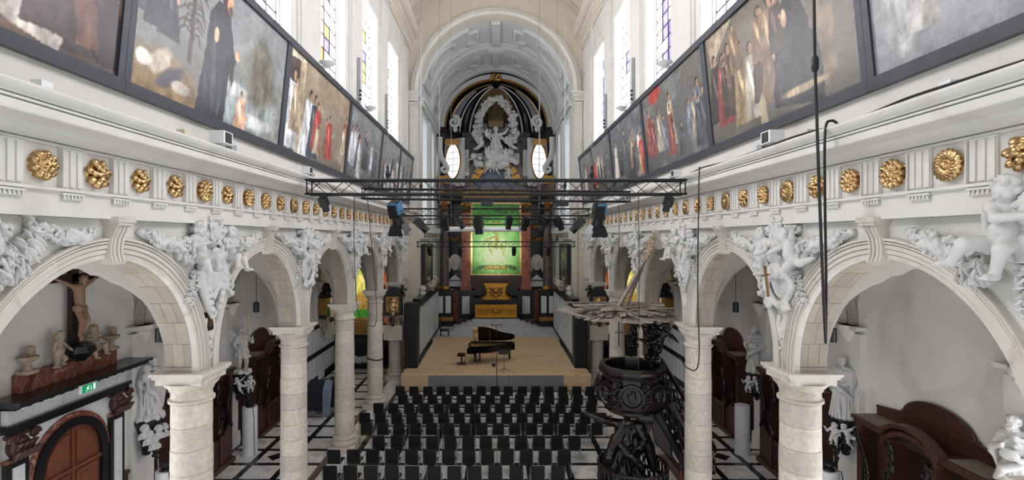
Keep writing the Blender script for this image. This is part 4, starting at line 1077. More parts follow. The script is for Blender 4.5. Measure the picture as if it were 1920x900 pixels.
for s in (-1, 1):
    for i in range(6):
        y0, y1 = PYB[i], PYB[i+1]
        r = thing('painting', names[s][i], 'painting', (s*5.17, (y0+y1)/2, 9.6), 'framed canvases over the cornice')
        def pt(y, v, d=0.): return (s*(5.19-.27*v-d*.995), y, 9.66+2.75*v-d*.098)
        asp = (y1-y0-.3)/2.45
        # viewer's left is near on the left wall (small y), far on the right wall
        lin = paint_scene(s, i, asp)
        canvas('canvas', r, lambda u, v: pt(y0+.1+(y1-y0-.2)*(u if s < 0 else 1-u), .04+.92*v, .05), lin, 'oil_canvas')
        def rail(nm, ya, yb, va, vb, d0, d1):
            m = MB(); m.add([pt(y, v, d) for y in (ya, yb) for v in (va, vb) for d in (d0, d1)], [(0, 1, 3, 2), (4, 6, 7, 5), (0, 4, 5, 1), (2, 3, 7, 6), (0, 2, 6, 4), (1, 5, 7, 3)]); m.build(nm, 'frame_slate', r)
        rail('frame_rail', y0+.003, y1-.003, 0, .06, -.02, .11); rail('frame_rail', y0+.003, y1-.003, .945, 1, -.02, .11)
        rail('frame_stile', y0+.003, y0+.12, .06, .945, -.02, .085); rail('frame_stile', y1-.12, y1-.003, .06, .945, -.02, .085)
        rail('backing', y0+.05, y1-.05, .02, .98, -.01, .04)
# ================================================================ HIGH ALTAR
YR = 41.4                                   # plane of the retable
wb_ = structure(MB().box(-5.2, 5.2, 43.2, 43.7, 0, 21).build('wall_back', 'black_marble'))
al = thing('high_altar', 'tall black marble high altar with domed top behind the stage', 'altar', (0, 41, .72))
def ring(m, r0x, r0z, r1x, r1z, y0, y1, n=40, a0=0, a1=PI, zc=16.3, xc=0):
    pts = [(xc-r0x*math.cos(a0+(a1-a0)*i/n), zc+r0z*math.sin(a0+(a1-a0)*i/n)) for i in range(n+1)]+[(xc-r1x*math.cos(a0+(a1-a0)*i/n), zc+r1z*math.sin(a0+(a1-a0)*i/n)) for i in range(n, -1, -1)]
    m.prism(pts, 'Y', y0, y1); return m
ring(MB(), 4.40, 4.12, 4.6, 4.4, 39.3, 39.8).build('outer_arch', 'black_marble', al, True, 30)
ring(MB(), 4.02, 3.76, 4.42, 4.14, 39.38, 39.8).build('pale_arch_band', 'choir_grey', al, True, 30)
m = ring(MB(), 3.9, 3.64, 4.03, 3.77, 39.34, 39.7); rr = random.Random(5)
for i in range(60):
    a = PI*(i+.5)/60; m.ell((-3.97*math.cos(a), 39.33, 16.3+3.71*math.sin(a)), (.07, .06, .07), 6, 4)
for i in range(14): m.ell((rr.uniform(-.35, .35), 39.25, 20.05+rr.uniform(-.15, .3)), .13, 6, 4)
m.build('gilded_arch_ornament', 'gold_dark', al, True, 30)
# half dome and its ribs
def dome(a, t, d=0.):      # a: 0..PI around (left to right, behind), t: 0 base .. 1 apex
    c = math.cos(t*PI/2*.98); return (-(3.95-d)*math.cos(a)*c, 39.7+(3.1-d)*math.sin(a)*c, 16.2+(3.75-d)*math.sin(t*PI/2*.98))
m = MB(); na, nt = 36, 14
m.add([dome(PI*i/na, j/nt) for i in range(na+1) for j in range(nt+1)], [(i*(nt+1)+j, (i+1)*(nt+1)+j, (i+1)*(nt+1)+j+1, i*(nt+1)+j+1) for i in range(na) for j in range(nt)])
m.build('dome_shell', 'black_marble', al, True, 0, fix=False)
for sg_ in (0, 1):
    def am(a): return PI-a if sg_ else a
    MB().tube([dome(am(.80), j/14*.97, .1) for j in range(15)], [.34-.22*j/14 for j in range(15)], 8).build('dome_rib', 'black_marble', al, True)
    for a, d_, r, mt in ((1.04, .42, .12, 'gold'), (.92, .36, .09, 'panel_white'), (.2, .2, .09, 'gold'), (.62, .3, .06, 'panel_white')):
        MB().tube([dome(am(a), j/14*.95, d_) for j in range(15)], [r-.4*r*j/14 for j in range(15)], 6).build('rib_strip', mt, al, True)
    m = MB(); m.add([dome(am(.24+.34*i/8), .1+.6*j/8, .14) for i in range(9) for j in range(9)], [(i*9+j, (i+1)*9+j, (i+1)*9+j+1, i*9+j+1) for i in range(8) for j in range(8)]); m.build('dome_panel', 'cloud_blue', al, True, 0)
m = MB()
for i in range(15):
    a = 1.12+.9*i/14; m.tube([dome(a, .2, .25), dome(a, .85, .2)], [.07, .03], 5)
m.build('gilded_rays', 'old_gilt', al)
m = MB().box(-.62, .62, 42.2, 42.4, 16.9, 18.5).prism([(-.62, 18.5), (.62, 18.5), (.4, 19.1), (-.4, 19.1)], 'Y', 42.1, 42.3); m.build('lantern_opening', 'old_gilt', al)
inst('cloud_ring', 'cloud_ring', 'marble_white', al, (0, 41.15, 16.55), 0, (1.0, 1.0, 1.05))
inst('cloud_ring', 'cloud_ring', 'marble_white', al, (0, 41.0, 16.5), 0, (1.12, .9, .98), True)
# upper order
def poly_band(name, z0, z1, mat, pr=0.0):
    m = MB(); pts = [(-4.55, 39.5-pr), (-4.1, 39.5-pr), (-2.75, YR-.1-pr), (2.75, YR-.1-pr), (4.1, 39.5-pr), (4.55, 39.5-pr), (4.55, 42.5), (-4.55, 42.5)]; m.prism(pts, 'Z', z0, z1); return m.build(name, mat, al)
poly_band('upper_entablature', 15.55, 15.95, 'black_marble', .12); poly_band('upper_cornice', 15.95, 16.2, 'black_marble', .3)
poly_band('main_entablature', 10.55, 11.0, 'black_marble', .1); poly_band('main_frieze', 11.0, 11.5, 'gold_dark', .05); poly_band('main_cornice', 11.5, 11.9, 'purple_marble', .3)
MB().box(-2.6, 2.6, YR+.1, YR+.4, 11.8, 15.6).build('upper_wall', 'black_marble', al)
for s in (-1, 1):
    M4 = Matrix.Translation((s*3.45, 40.4, 0)) @ Matrix.Rotation(s*.62, 4, 'Z')
    sg = -1
    # slanted window wall
    m = MB().box(-.95, .95, .1, .35, 11.8, 15.6, M4); m.build('window_wall', 'choir_grey', al)
    m = MB(); n = 28; vv = [tuple(M4 @ Vector((.74*math.cos(2*PI*i/n), .05, 13.8+1.35*math.sin(2*PI*i/n)))) for i in range(n)]; m.add(vv, [tuple(range(n))]); m.add([tuple(Vector(p)+Vector((0, .04, 0))) for p in vv], [tuple(range(n))]); m.build('oval_window', 'glass_choir', al)
    m = MB(); m.tube([tuple(M4 @ Vector((.8*math.cos(2*PI*i/n), .0, 13.8+1.42*math.sin(2*PI*i/n)))) for i in range(n)], .07, 8, True)
    for i in range(n): m.ell(M4 @ Vector((.8*math.cos(2*PI*i/n), -.05, 13.8+1.42*math.sin(2*PI*i/n))), .055, 6, 4)
    m.build('oval_window_frame', 'gold_dark', al, True)
    m = MB()
    for z in (13.0, 13.5, 14.0, 14.5): m.bar(M4 @ Vector((-.6, .02, z)), M4 @ Vector((.6, .02, z)), .03)
    m.bar(M4 @ Vector((0, .02, 12.5)), M4 @ Vector((0, .02, 15.1)), .03); m.build('window_bars', 'lead', al)
    m = MB(); m.box(min(s*2.1, s*2.75), max(s*2.1, s*2.75), YR-.45, YR+.2, 11.8, 15.6); m.build('black_pier', 'black_marble', al)
    m = MB(); prof = [(0, 14.75), (-.32, 14.75), (-.34, 14.2), (-.22, 13.9), (-.14, 13.3), (-.3, 13.1), (-.36, 12.85), (-.2, 12.65), (0, 12.8)]
    m.prism([(YR-.45+a, z) for a, z in prof], 'X', s*2.42-.24, s*2.42+.24)
    for x in (-.12, .12): m.tube([(s*2.42+x, YR-.45+a-.02, z) for a, z in prof[1:7]], .06, 6)
    m.ell((s*2.42, YR-.7, 12.85), (.3, .22, .25)); m.build('pale_console', 'marble_white', al, True, 40)
    # big white volutes by the arch
    m = MB(); pts = [(s*4.35, 39.35, 15.5), (s*4.38, 39.35, 14.6), (s*4.25, 39.35, 13.9), (s*3.95, 39.35, 13.45)]
    pts += [(s*(4.05-.38*(1-q/16)*math.sin(q*.55)), 39.35, 13.05+.38*(1-q/16)*math.cos(q*.55)) for q in range(14)]
    m.tube(pts, [.24, .22, .2, .2]+[.17-.006*q for q in range(14)], 8); m.build('scroll_volute', 'marble_white', al, True)
    m = MB().box(min(s*3.6, s*4.55), max(s*3.6, s*4.55), 39.2, 39.6, 11.9, 12.5); m.build('volute_pedestal', 'gold_dark', al)
    m = MB().box(min(s*3.9, s*4.55), max(s*3.9, s*4.55), 39.3, 39.7, 15.4, 16.3); m.build('outer_pier', 'black_marble', al)
    m = MB().box(min(s*2.9, s*4.0), max(s*2.9, s*4.0), 39.75, 39.95, 15.0, 15.45, None); m.build('gilded_frieze', 'gold_dark', al)
    m = MB(); m.tube([(s*(3.3-.46*(1-q/22)*math.sin(q*.5)), 39.62, 16.75+.46*(1-q/22)*math.cos(q*.5)) for q in range(20)], [.15-.004*q for q in range(20)], 8); m.tube([(s*3.3, 39.65, 17.2), (s*3.05, 39.7, 17.25), (s*2.85, 39.75, 17.0), (s*2.8, 39.75, 16.4)], [.1, .11, .1, .06], 8); m.ell((s*3.2, 39.65, 16.2), (.2, .15, .24)); m.build('dome_scroll', 'marble_white', al, True)
    m = MB().box(min(s*1.1, s*1.9), max(s*1.1, s*1.9), YR, YR+.15, 13.6, 14.6); m.build('pale_panel', 'panel_white', al)
# broken arch pediment
m = ring(MB(), 1.75, 1.9, 2.35, 2.5, YR-.5, YR+.1, 32, zc=11.9); ring(m, 2.3, 2.45, 2.5, 2.65, YR-.65, YR+.1, 32, zc=11.9); m.build('arched_pediment', 'purple_marble', al, True, 30)
for a in (.35, .7, 1.05, 2.09, 2.44, 2.79):
    m = MB(); M4 = Matrix.Translation((0, 0, 11.9)) @ Matrix.Rotation(-(a-PI/2) if 0 else (a-PI/2), 4, 'Y'); m.box(-.26, .26, YR-.7, YR-.45, 1.45, 2.05, M4); m.build('pediment_block', 'gold_dark', al)
n = 24; m = MB(); m.prism([(-1.7*math.cos(PI*i/n), 11.9+1.85*math.sin(PI*i/n)) for i in range(n+1)], 'Y', YR-.1, YR+.05); m.build('lunette', 'cloth_blue', al)
def glory():
    sd = SD(.05); rr = random.Random(9)
    sd.robe(-.4, 1.3, [(0, .55), (.4, .42), (.7, .34), (.9, .3), (1, .15)], 1, .8, 9, .12, 1.6); sd.cap((-.25, 0, 1.2), (.25, 0, 1.2), .14); sd.cap((0, 0, 1.2), (0, -.05, 1.5), .1); head(sd, (0, -.08, 1.6), .19, (0, -1, 0), True, True, 2)
    sd.chain([(-.3, 0, 1.2), (-.62, -.25, .95), (-.5, -.45, 1.25)], [.14, .11, .07]); sd.chain([(.3, 0, 1.2), (.7, -.15, 1.3), (.95, -.3, 1.6)], [.14, .11, .07])
    for i in range(16):
        a_ = rr.uniform(0, 2*PI); sd.chain([(.3*math.cos(a_), .25*math.sin(a_), rr.uniform(.5, 1.1)), (.45*math.cos(a_+.3), .35*math.sin(a_+.3), .3), (.6*math.cos(a_+.5), .4*math.sin(a_+.5), -.3)], [.05, .07, .08], k=.01)
    sd.chain([(.2, .0, 1.1), (.7, .1, .8), (1.0, .0, .9), (1.3, .0, 1.2)], [.12, .14, .12, .06], k=.02)
    for x, z in ((-.75, 1.15), (.8, .6), (-.6, -.2), (.75, -.35), (0, -.6)):
        sd.ell((x, -.4, z), (.16, .14, .2)); sd.ell((x+.03, -.48, z+.3), .12); sd.chain([(x, -.4, z-.1), (x+.2, -.55, z-.25), (x+.3, -.45, z-.45)], [.1, .08, .05]); sd.chain([(x, -.4, z+.15), (x-.22, -.5, z+.2), (x-.3, -.5, z+.38)], [.06, .05, .04]); wing(sd, (x+.1, -.3, z+.1), (x+.35, -.3, z+.45), .25)
    for s, x, z in ((-1, -1.15, .5), (1, 1.1, .55)):
        sd.ell((x, -.1, z), (.22, .2, .32)); sd.ell((x+.02*s, -.15, z+.48), .15); sd.chain([(x, -.1, z-.1), (x+.3*s, -.3, z-.4), (x+.6*s, -.2, z-.5)], [.17, .13, .07]); sd.chain([(x, -.1, z+.25), (x+.35*s, -.3, z+.35), (x+.55*s, -.3, z+.6)], [.09, .08, .06])
        wing(sd, (x+.1*s, .1, z+.3), (x+.75*s, .15, z+1.0), .5)
    for i in range(46): sd.ell((rr.gauss(0, .75), rr.uniform(-.4, .1), rr.uniform(-1.3, -.2)), rr.uniform(.16, .36), k=.02)
    return sd.mesh(.045)
proto('glory', glory)
o = inst('glory_group', 'glory', 'marble_white', None, (0, YR-.8, 14.75)); tag(o, 'white sculpture of a robed figure and angels on clouds atop the high altar', 'sculpture')
for i, (x, z, pn, mi) in enumerate(((-.75, 13.2, 'putto_fly', False), (.1, 13.1, 'putto_fly', True), (-.35, 12.95, 'putto_stand', False), (-1.6, 13.5, 'putto_fly', True), (1.0, 12.3, 'putto_seat', False))):
    o = inst('putto', pn, 'marble_white', None, (x, YR-.85, z), 0, 1.25, mi)
    tag(o, f'small white putto, {ORD[i]} of those under the altar cloud group', 'sculpture', 'putti under the altar clouds')
# lower order
for s in (-1, 1):
    # dark twin columns at the front corners
    x = s*3.98; y = 39.5
    m = MB(); m.box(x-.62, x+.62, y-.5, y+.5, 1.6, 3.4); m.box(x-.7, x+.7, y-.58, y+.58, 3.4, 3.66); m.build('pedestal', 'black_marble', al)
    for dx, w in ((-.3, .2), (.3, .2)): MB().box(x+dx-w, x+dx+w, y-.54, y-.49, 1.9, 3.2).build('pedestal_panel', 'panel_white', al)
    MB().box(x-.68, x+.68, y-.56, y+.56, 1.3, 1.6).build('pedestal_base', 'gold_dark', al); MB().box(x-.66, x+.66, y-.54, y+.54, .72, 1.3).build('pedestal_foot', 'black_marble', al)
    m = MB().lathe([(0, 3.66), (.42, 3.66), (.44, 3.75), (.38, 3.85), (.34, 3.95), (.0, 3.95)], (x, y, 0), 20); m.build('column_base', 'gold_dark', al, True, 35)
    m = MB().lathe([(.32, 3.95), (.32, 6), (.27, 9.7), (0, 9.7)], (x, y, 0), 20); m.build('dark_column', 'purple_marble', al, True, 35)
    inst('capital', 'acanthus', 'gold_dark', al, (x, y-.05, 9.7), 0, (1.3, 1.6, 1.6))
    # orange marble piers
    x = s*2.42; y = YR-.2
    MB().box(x-.36, x+.36, y-.3, y+.3, 3.8, 9.75).build('orange_pier', 'orange_marble', al)
    MB().box(x-.44, x+.44, y-.38, y+.38, 3.5, 3.8).build('pier_base', 'orange_marble', al)
    inst('capital', 'acanthus', 'gold_dark', al, (x, y-.15, 9.7), 0, (1.3, 1.4, 1.6))
    MB().box(x-.62, x+.62, y-.5, y+.4, 1.2, 3.5).box(x-.7, x+.7, y-.58, y+.4, 3.3, 3.5).build('pedestal', 'black_marble', al); MB().box(x-.3, x+.3, y-.55, y-.5, 1.6, 3.0).build('pedestal_panel', 'panel_white', al)
    MB().box(x-.75, x+.75, y-.65, y+.4, .9, 1.2).build('pedestal_base', 'purple_marble', al)
    # side niche with medallion
    x = s*3.35; y = YR+.3
    MB().box(x-.95, x+.95, y, y+.3, .72, 10.6).build('niche_wall', 'black_marble', al)
    MB().box(x-.35, x+.35, y-.06, y+.02, .9, 3.4).build('niche_panel', 'orange_marble', al)
    M4 = Matrix.Translation((x, y-.15, 5.7)) @ Matrix.Rotation(PI/2, 4, 'X')
    MB().lathe([(0, .12), (.4, .1), (.5, .06), (.5, -.05), (0, -.05)], (0, 0, 0), 24, M4, 1, 1.3).build('medallion', 'marble_white', al, True, 30)
    inst('medallion_head', 'mask', 'marble_white', al, (x, y-.25, 5.7), 0, 1.1)
    inst('putto', 'putto_stand', 'marble_white', al, (x-.6, y-.2, 4.9), 0, 1.2); inst('putto', 'putto_stand', 'marble_white', al, (x+.6, y-.2, 4.9), 0, 1.2, True)
    MB().prism([(x-.75, 4.2), (x+.75, 4.2), (x, 4.85)], 'Y', y-.3, y).build('small_pediment', 'black_marble', al); MB().prism([(x-.5, 4.27), (x+.5, 4.27), (x, 4.68)], 'Y', y-.34, y-.3).build('small_pediment_field', 'panel_white', al)
    MB().box(x-.6, x+.6, y-.2, y, 3.7, 4.2).build('niche_ledge', 'panel_white', al)
    inst('garland', 'garland_b', 'gold_dark', al, (x-.5, y-.12, 8.7), 0, (1, 1.5, 2.2)); inst('garland', 'garland_a', 'gold_dark', al, (x-.5, y-.12, 7.7), 0, (1, 1.5, 2.0))
MB().box(-2.1, 2.1, YR+.2, YR+.5, .72, 10.6).build('retable_wall', 'black_marble', al)
MB().box(-2.1, 2.1, YR-.35, YR+.2, 3.6, 4.3).box(-2.1, 2.1, YR-.2, YR+.2, 4.3, 4.65).build('frame_sill', 'dark_wood', al)
# green altarpiece
gp = thing('altarpiece', 'glowing green and gold painting over the high altar', 'painting', (0, YR-.1, 4.65))
p = Paint(220, 300, .68, 41, (84, 168, 62), (66, 150, 54), (98, 180, 74))
p.blob(.34, .35, .3, .3, (190, 236, 150), 1.2, 0, .05); p.blob(.34, .3, .2, .2, (226, 246, 196), 1.2, 0, .05)
gd = (176, 158, 62); gh = (186, 204, 112)
p.blob(.35, .40, .12, .042, gh, .3, -.08); p.blob(.25, .45, .03, .07, gh, .3, .5); p.blob(.2, .49, .035, .018, gh, .3, .4); p.blob(.47, .42, .012, .06, gh, .4, -.5)
for u, a_, L in ((.26, .5, .06), (.29, -.15, .075), (.43, .2, .07), (.46, -.25, .07)): p.blob(u, .33, .011, L, gh, .4, a_)
p.blob(.35, .5, .03, .06, gd, .35, .1); p.blob(.345, .57, .018, .018, gd, .3); p.blob(.34, .6, .05, .014, gd, .4); p.blob(.29, .52, .06, .012, gd, .4, .3)
p.poly([(.17, .055), (.5, .055), (.5, .125), (.17, .125)], (120, 104, 40)); p.poly([(.19, .065), (.48, .065), (.48, .115), (.19, .115)], (196, 170, 70))
for i in range(3):
    for j in range(9): p.blob(.205+.03*j, .078+.014*i, .009, .003, (110, 92, 36), .3)
p.blob(.11, .09, .07, .03, (70, 100, 50), .4, .3); p.blob(.57, .09, .07, .03, (70, 100, 50), .4, -.3)
p.blob(.34, .73, .1, .012, gd, .3); p.blob(.5, .93, .2, .07, (60, 120, 40), .5)
canvas('canvas', gp, lambda u, v: (-1.92+3.84*u, YR-.05, 4.75+5.7*v), p.linear(), 'green_canvas')
for nm, b in (('frame_rail', (-2.06, 2.06, 4.62, 4.75)), ('frame_rail', (-2.06, 2.06, 10.45, 10.58)), ('frame_stile', (-2.06, -1.92, 4.75, 10.45)), ('frame_stile', (1.92, 2.06, 4.75, 10.45))):
    MB().box(b[0], b[1], YR-.17, YR+.1, b[2], b[3]).build(nm, 'gold', gp)
MB().box(-2.0, 2.0, YR, YR+.15, 4.7, 10.5).build('backing', 'black_paint', gp)
# altar table, tabernacle, steps
at = thing('altar_table', 'black altar table with gilded relief frontal at the top of the steps', 'altar', (0, 39.8, 1.45))
MB().box(-1.7, 1.7, 39.35, 40.6, 1.45, 2.55).build('body', 'black_marble', at); MB().box(-1.95, 1.95, 39.2, 40.7, 2.55, 2.75).box(-2.0, 2.0, 39.15, 40.7, 2.72, 2.88).build('table_top', 'black_marble', at)
m = MB().box(-1.62, 1.62, 39.27, 39.36, 1.5, 2.5); m.build('frontal', 'altar_gold', at)
m = MB(); m.tube([(x, 39.25, z) for x, z in ((-1.55, 1.56), (1.55, 1.56), (1.55, 2.44), (-1.55, 2.44))], .05, 6, True)
m.tube([(.32*math.cos(a), 39.25, 2+.32*math.sin(a)) for a in np.linspace(0, 2*PI, 24, False)], .06, 6, True); m.ell((0, 39.26, 2), (.2, .08, .22))
for s in (-1, 1):
    for c in (.75, 1.2): m.tube([(s*(c+.24*(1-q/18)*math.cos(q*.6)), 39.25, 2+.24*(1-q/18)*math.sin(q*.6)) for q in range(16)], .04, 6)
    m.tube([(s*(.4+.06*q), 39.25, 2+.3*math.sin(q*.5)) for q in range(18)], .035, 6)
m.build('frontal_relief', 'altar_gold', at, True)
tb = thing('tabernacle', 'flared gilded tabernacle standing on the altar table', 'tabernacle', (0, 40.3, 2.88))
m = MB(); pr = [(1.2, 2.88), (1.2, 2.96), (1.0, 3.05), (.82, 3.3), (.85, 3.7), (.95, 3.95), (1.05, 4.0), (1.05, 4.1)]
m.prism([(x, z) for x, z in pr]+[(-x, z) for x, z in pr[::-1]], 'Y', 39.95, 40.6); m.build('body', 'altar_gold', tb, True, 30)
m = MB()
for s in (-1, 1): m.tube([(s*x*.93, 39.92, z) for x, z in pr], .07, 6)
m.tube([(.35*math.cos(a), 39.92, 3.5+.3*math.sin(a)) for a in np.linspace(0, 2*PI, 20, False)], .05, 6, True); m.ell((0, 39.93, 3.5), (.22, .08, .2)); m.bar((-1.0, 39.92, 4.02), (1.0, 39.92, 4.02), .06)
for i in range(9): m.ell((-.7+.175*i, 39.92, 3.14), .06, 6, 4)
m.build('relief', 'altar_gold', tb, True)
inst('carved_wings', 'cartouche_b', 'gold_dark', tb, (0, 39.95, 3.45), 0, (1.5, .8, .8))
st = thing('altar_steps', 'pale stone steps climbing to the high altar', 'steps', (0, 38, .72))
for i in range(5):
    w = 3.5-.42*i; y0 = 36.9+.42*i; MB().box(-w, w, y0, 39.2, .72+.146*i, .72+.146*(i+1)-.003).build('step', 'steps_stone', st)
MB().box(-4.3, -3.3, 37.5, 39.1, .72, .86).build('side_step', 'steps_stone', st); MB().box(3.3, 4.3, 37.5, 39.1, .72, .86).build('side_step', 'steps_stone', st)

# ================================================================ CHOIR SIDES
for s in (-1, 1):
    w = SIDE[s]
    r = thing('choir_panelling', f'white and black wall panelling along the {w} side of the stage', 'panelling', (s*4.4, 32, .72))
    MB().box(min(s*4.36, s*4.6), max(s*4.36, s*4.6), 28.0, 38.6, .0, 4.1).build('backing', 'black_paint', r)
    for i in range(10):
        y0 = 28.3+1.02*i; n = 8; pts = [(y0, 1.0), (y0+.74, 1.0), (y0+.74, 3.35)]+[(y0+.37+.37*math.cos(PI*q/n), 3.35+.37*math.sin(PI*q/n)) for q in range(1, n)]+[(y0, 3.35)]
        MB().prism(pts, 'X', min(s*4.33, s*4.37), max(s*4.33, s*4.37)).build('panel', 'panel_white', r)
    MB().box(min(s*4.2, s*4.6), max(s*4.2, s*4.6), 28.0, 38.6, 4.1, 4.3).build('cornice', 'black_marble', r)
    for i in range(4): inst('carved_crest', ['bust', 'putto_seat', 'cartouche_a', 'bust'][i], ['marble_white', 'stone_dirty'][i % 2], r, (s*4.4, 30.5+2.3*i, 4.6 if i != 1 else 4.4), -s*PI/2+s*.5, .9)
    o = MB().box(min(s*4.17, s*4.88), max(s*4.17, s*4.88), 26.85, 27.2, .8, 4.2); o.box(min(s*4.22, s*4.88), max(s*4.22, s*4.88), 27.2, 28.0, .0, 4.15)
    tag(o.build('stage_wing', 'black_paint'), f'tall flat black panel at the {w} edge of the stage', 'panel')
    # dark choir painting
    pp = Paint(50, 60, .8, 61+s, (40, 44, 42), (66, 74, 66), (96, 100, 86)); pp.blob(.5, .55, .25, .3, (120, 122, 100), .8); pp.figure(.4, .1, .6, (50, 54, 52)); pp.figure(.6, .1, .5, (84, 78, 66))
    r = thing('choir_painting', f'dark framed painting on the {w} choir wall above the panelling', 'painting', (s*4.5, 33, 5.6))
    canvas('canvas', r, lambda u, v: (s*4.4, 31.2+3.6*u, 4.9+2.3*v), pp.linear(), 'oil_canvas')
    for a, b, c, d in ((31.1, 34.9, 4.8, 4.92), (31.1, 34.9, 7.18, 7.3), (31.1, 31.22, 4.92, 7.18), (34.78, 34.9, 4.92, 7.18)): MB().box(min(s*4.35, s*4.55), max(s*4.35, s*4.55), a, b, c, d).build('frame_bar', 'black_paint', r)
    MB().box(min(s*4.42, s*4.62), max(s*4.42, s*4.62), 31.15, 34.85, 4.85, 7.25).build('backing', 'black_paint', r)
    fz = thing('choir_frieze', f'dotted gilded frieze on the {w} choir wall under the upper cornice', 'frieze', (s*4.5, 33, 7.7))
    for i in range(9):
        m = MB(); m.lathe([(0, .05), (.1, .03), (.14, 0)], (0, 0, 0), 10, Matrix.Translation((s*4.4, 31.3+.8*i, 7.8)) @ Matrix.Rotation(-s*PI/2, 4, 'Y')); m.build('boss', 'gold_dark', fz, True)

# ================================================================ STAGE
sg = thing('stage', 'low oak concert stage with grey front panels', 'stage', (0, 30, 0))
MB().box(-4.72, 4.72, 25.44, 26.8, .02, .77).box(-4.14, 4.14, 26.8, 35.0, .02, .77).build('substructure', 'black_paint', sg)
pw = .33; i = 0; y = 25.4
bm_ = {}
while y < 35.05:
    hw = 4.76 if y+pw <= 26.82 else 4.165
    cuts = [-hw, -hw+(1.6+1.1*(i % 3)), .6*((i*5) % 4)-.3, hw-1.4-.5*((i*3) % 4), hw]
    for a, b in zip(cuts[:-1], cuts[1:]): MB().box(a+.002, b-.002, y+.002, y+pw-.002, .77, .8).build('plank', 'oak_stage', sg)
    y += pw; i += 1
for a, b, mt in ((-4.76, -3.4, 'oak_stage'), (-3.4, -2.04, 'stage_grey'), (-2.04, -.68, 'stage_grey'), (-.68, .68, 'stage_grey'), (.68, 2.04, 'stage_grey'), (2.04, 3.4, 'stage_grey'), (3.4, 4.76, 'oak_stage')):
    MB().box(a+.004, b-.004, 25.38, 25.43, .02, .77).build('front_panel', mt, sg)
for s in (-1, 1): MB().box(min(s*4.72, s*4.78), max(s*4.72, s*4.78), 25.44, 26.84, .02, .77).build('side_panel', 'oak_stage', sg)

# grand piano, keyboard end to the viewer's left
pz = .8; px, py = -1.45, 27.35
gpn = thing('grand_piano', 'black concert grand piano with raised lid on the stage', 'piano', (px, py, pz))
OUT = [(0, .02), (0, 1.5), (1.0, 1.5), (1.9, 1.48), (2.35, 1.4), (2.52, 1.2), (2.5, .95), (2.35, .78), (2.05, .68), (1.75, .58), (1.45, .38), (1.15, .16), (.8, .04), (.4, .02)]
W = [(px+a, py+b) for a, b in OUT]
INN = [(px+1.26+(a-1.26)*.93, py+.85+(b-.85)*.93) for a, b in OUT]
m = MB(); n = len(W)
m.prism(W, 'Z', pz+.64, pz+.70)
v = [(a, b, pz+z) for z in (.68, 1.0) for a, b in W]+[(a, b, pz+z) for z in (.68, 1.0) for a, b in INN]
f = [(i, (i+1) % n, n+(i+1) % n, n+i) for i in range(n)]+[(2*n+i, 3*n+i, 3*n+(i+1) % n, 2*n+(i+1) % n) for i in range(n)]+[(n+i, n+(i+1) % n, 3*n+(i+1) % n, 3*n+i) for i in range(n)]
m.add(v, f); m.build('case', 'piano_black', gpn, True, 30)
MB().prism([(a, b) for a, b in INN], 'Z', pz+.80, pz+.86).build('soundboard', 'piano_gold', gpn)
MB().box(px-.05, px+.2, py+.12, py+1.4, pz+.70, pz+.76).build('keyboard', 'keys_white', gpn)
MB().box(px-.12, px+.25, py+.0, py+.12, pz+.62, pz+.9).box(px-.12, px+.25, py+1.4, py+1.52, pz+.62, pz+.9).box(px-.12, px+.25, py, py+1.5, pz+.6, pz+.69).build('key_bed', 'piano_black', gpn)
MB().box(px+.28, px+.32, py+.3, py+1.2, pz+1.0, pz+1.28).build('music_desk', 'piano_black', gpn)
ang = math.radians(41)
def lidp(a, b, t): 
    d = 1.5-b; return (px+a, py+1.5-d*math.cos(ang)-t*math.sin(ang)*0, pz+1.02+d*math.sin(ang)+t)
m = MB(); L = [q for q in OUT if 1]
L = [(max(a, .45), b) for a, b in OUT]
m.add([lidp(a, b, t) for t in (0, .03) for a, b in L], [tuple(range(n)), tuple(range(2*n-1, n-1, -1))]+[(i, (i+1) % n, n+(i+1) % n, n+i) for i in range(n)]); m.build('lid', 'piano_black', gpn)
MB().bar((px+1.1, py+.25, pz+1.0), lidp(1.1, .35, 0), .03).build('lid_prop', 'piano_black', gpn)
for a, b in ((.3, .2), (.3, 1.3), (2.2, 1.05)):
    l_ = MB().box(px+a-.06, px+a+.06, py+b-.06, py+b+.06, pz+.1, pz+.64).build('leg', 'piano_black', gpn); MB().box(px+a-.04, px+a+.04, py+b-.05, py+b+.05, pz, pz+.1).build('caster', 'gold', l_)
MB().box(px+.5, px+.6, py+.65, py+.85, pz+.12, pz+.62).box(px+.3, px+.6, py+.6, py+.9, pz+.06, pz+.12).build('pedal_lyre', 'piano_black', gpn)
bn = thing('piano_bench', 'black padded piano stool left of the piano', 'stool', (-1.87, 27.55, pz))
MB().box(-2.1, -1.66, 27.3, 27.85, pz+.48, pz+.56).build('seat', 'piano_black', bn); MB().box(-1.92, -1.84, 27.5, 27.62, pz+.05, pz+.48).build('post', 'piano_black', bn)
MB().box(-2.12, -1.64, 27.36, 27.42, pz, pz+.05).build('foot', 'piano_black', bn); MB().box(-2.12, -1.64, 27.74, 27.8, pz, pz+.05).build('foot', 'piano_black', bn); MB().box(-1.92, -1.84, 27.4, 27.76, pz+.02, pz+.06).build('foot_bar', 'piano_black', bn)
og = thing('chest_organ', 'small wooden chest organ behind the grand piano', 'organ', (-.75, 30.4, pz))
MB().box(-1.36, -.12, 30.2, 30.9, pz, pz+1.4).build('case', 'piano_gold', og); MB().box(-1.4, -.08, 30.16, 30.94, pz+1.4, pz+1.46).build('top', 'oak_stage', og)
for i in range(3): MB().box(-1.3+.4*i, -.96+.4*i, 30.17, 30.2, pz+.2, pz+1.2).build('front_panel', 'oak_stage', og)
ms = thing('music_stand', 'black folding music stand beside the piano on the stage', 'music stand', (.42, 25.95, pz))
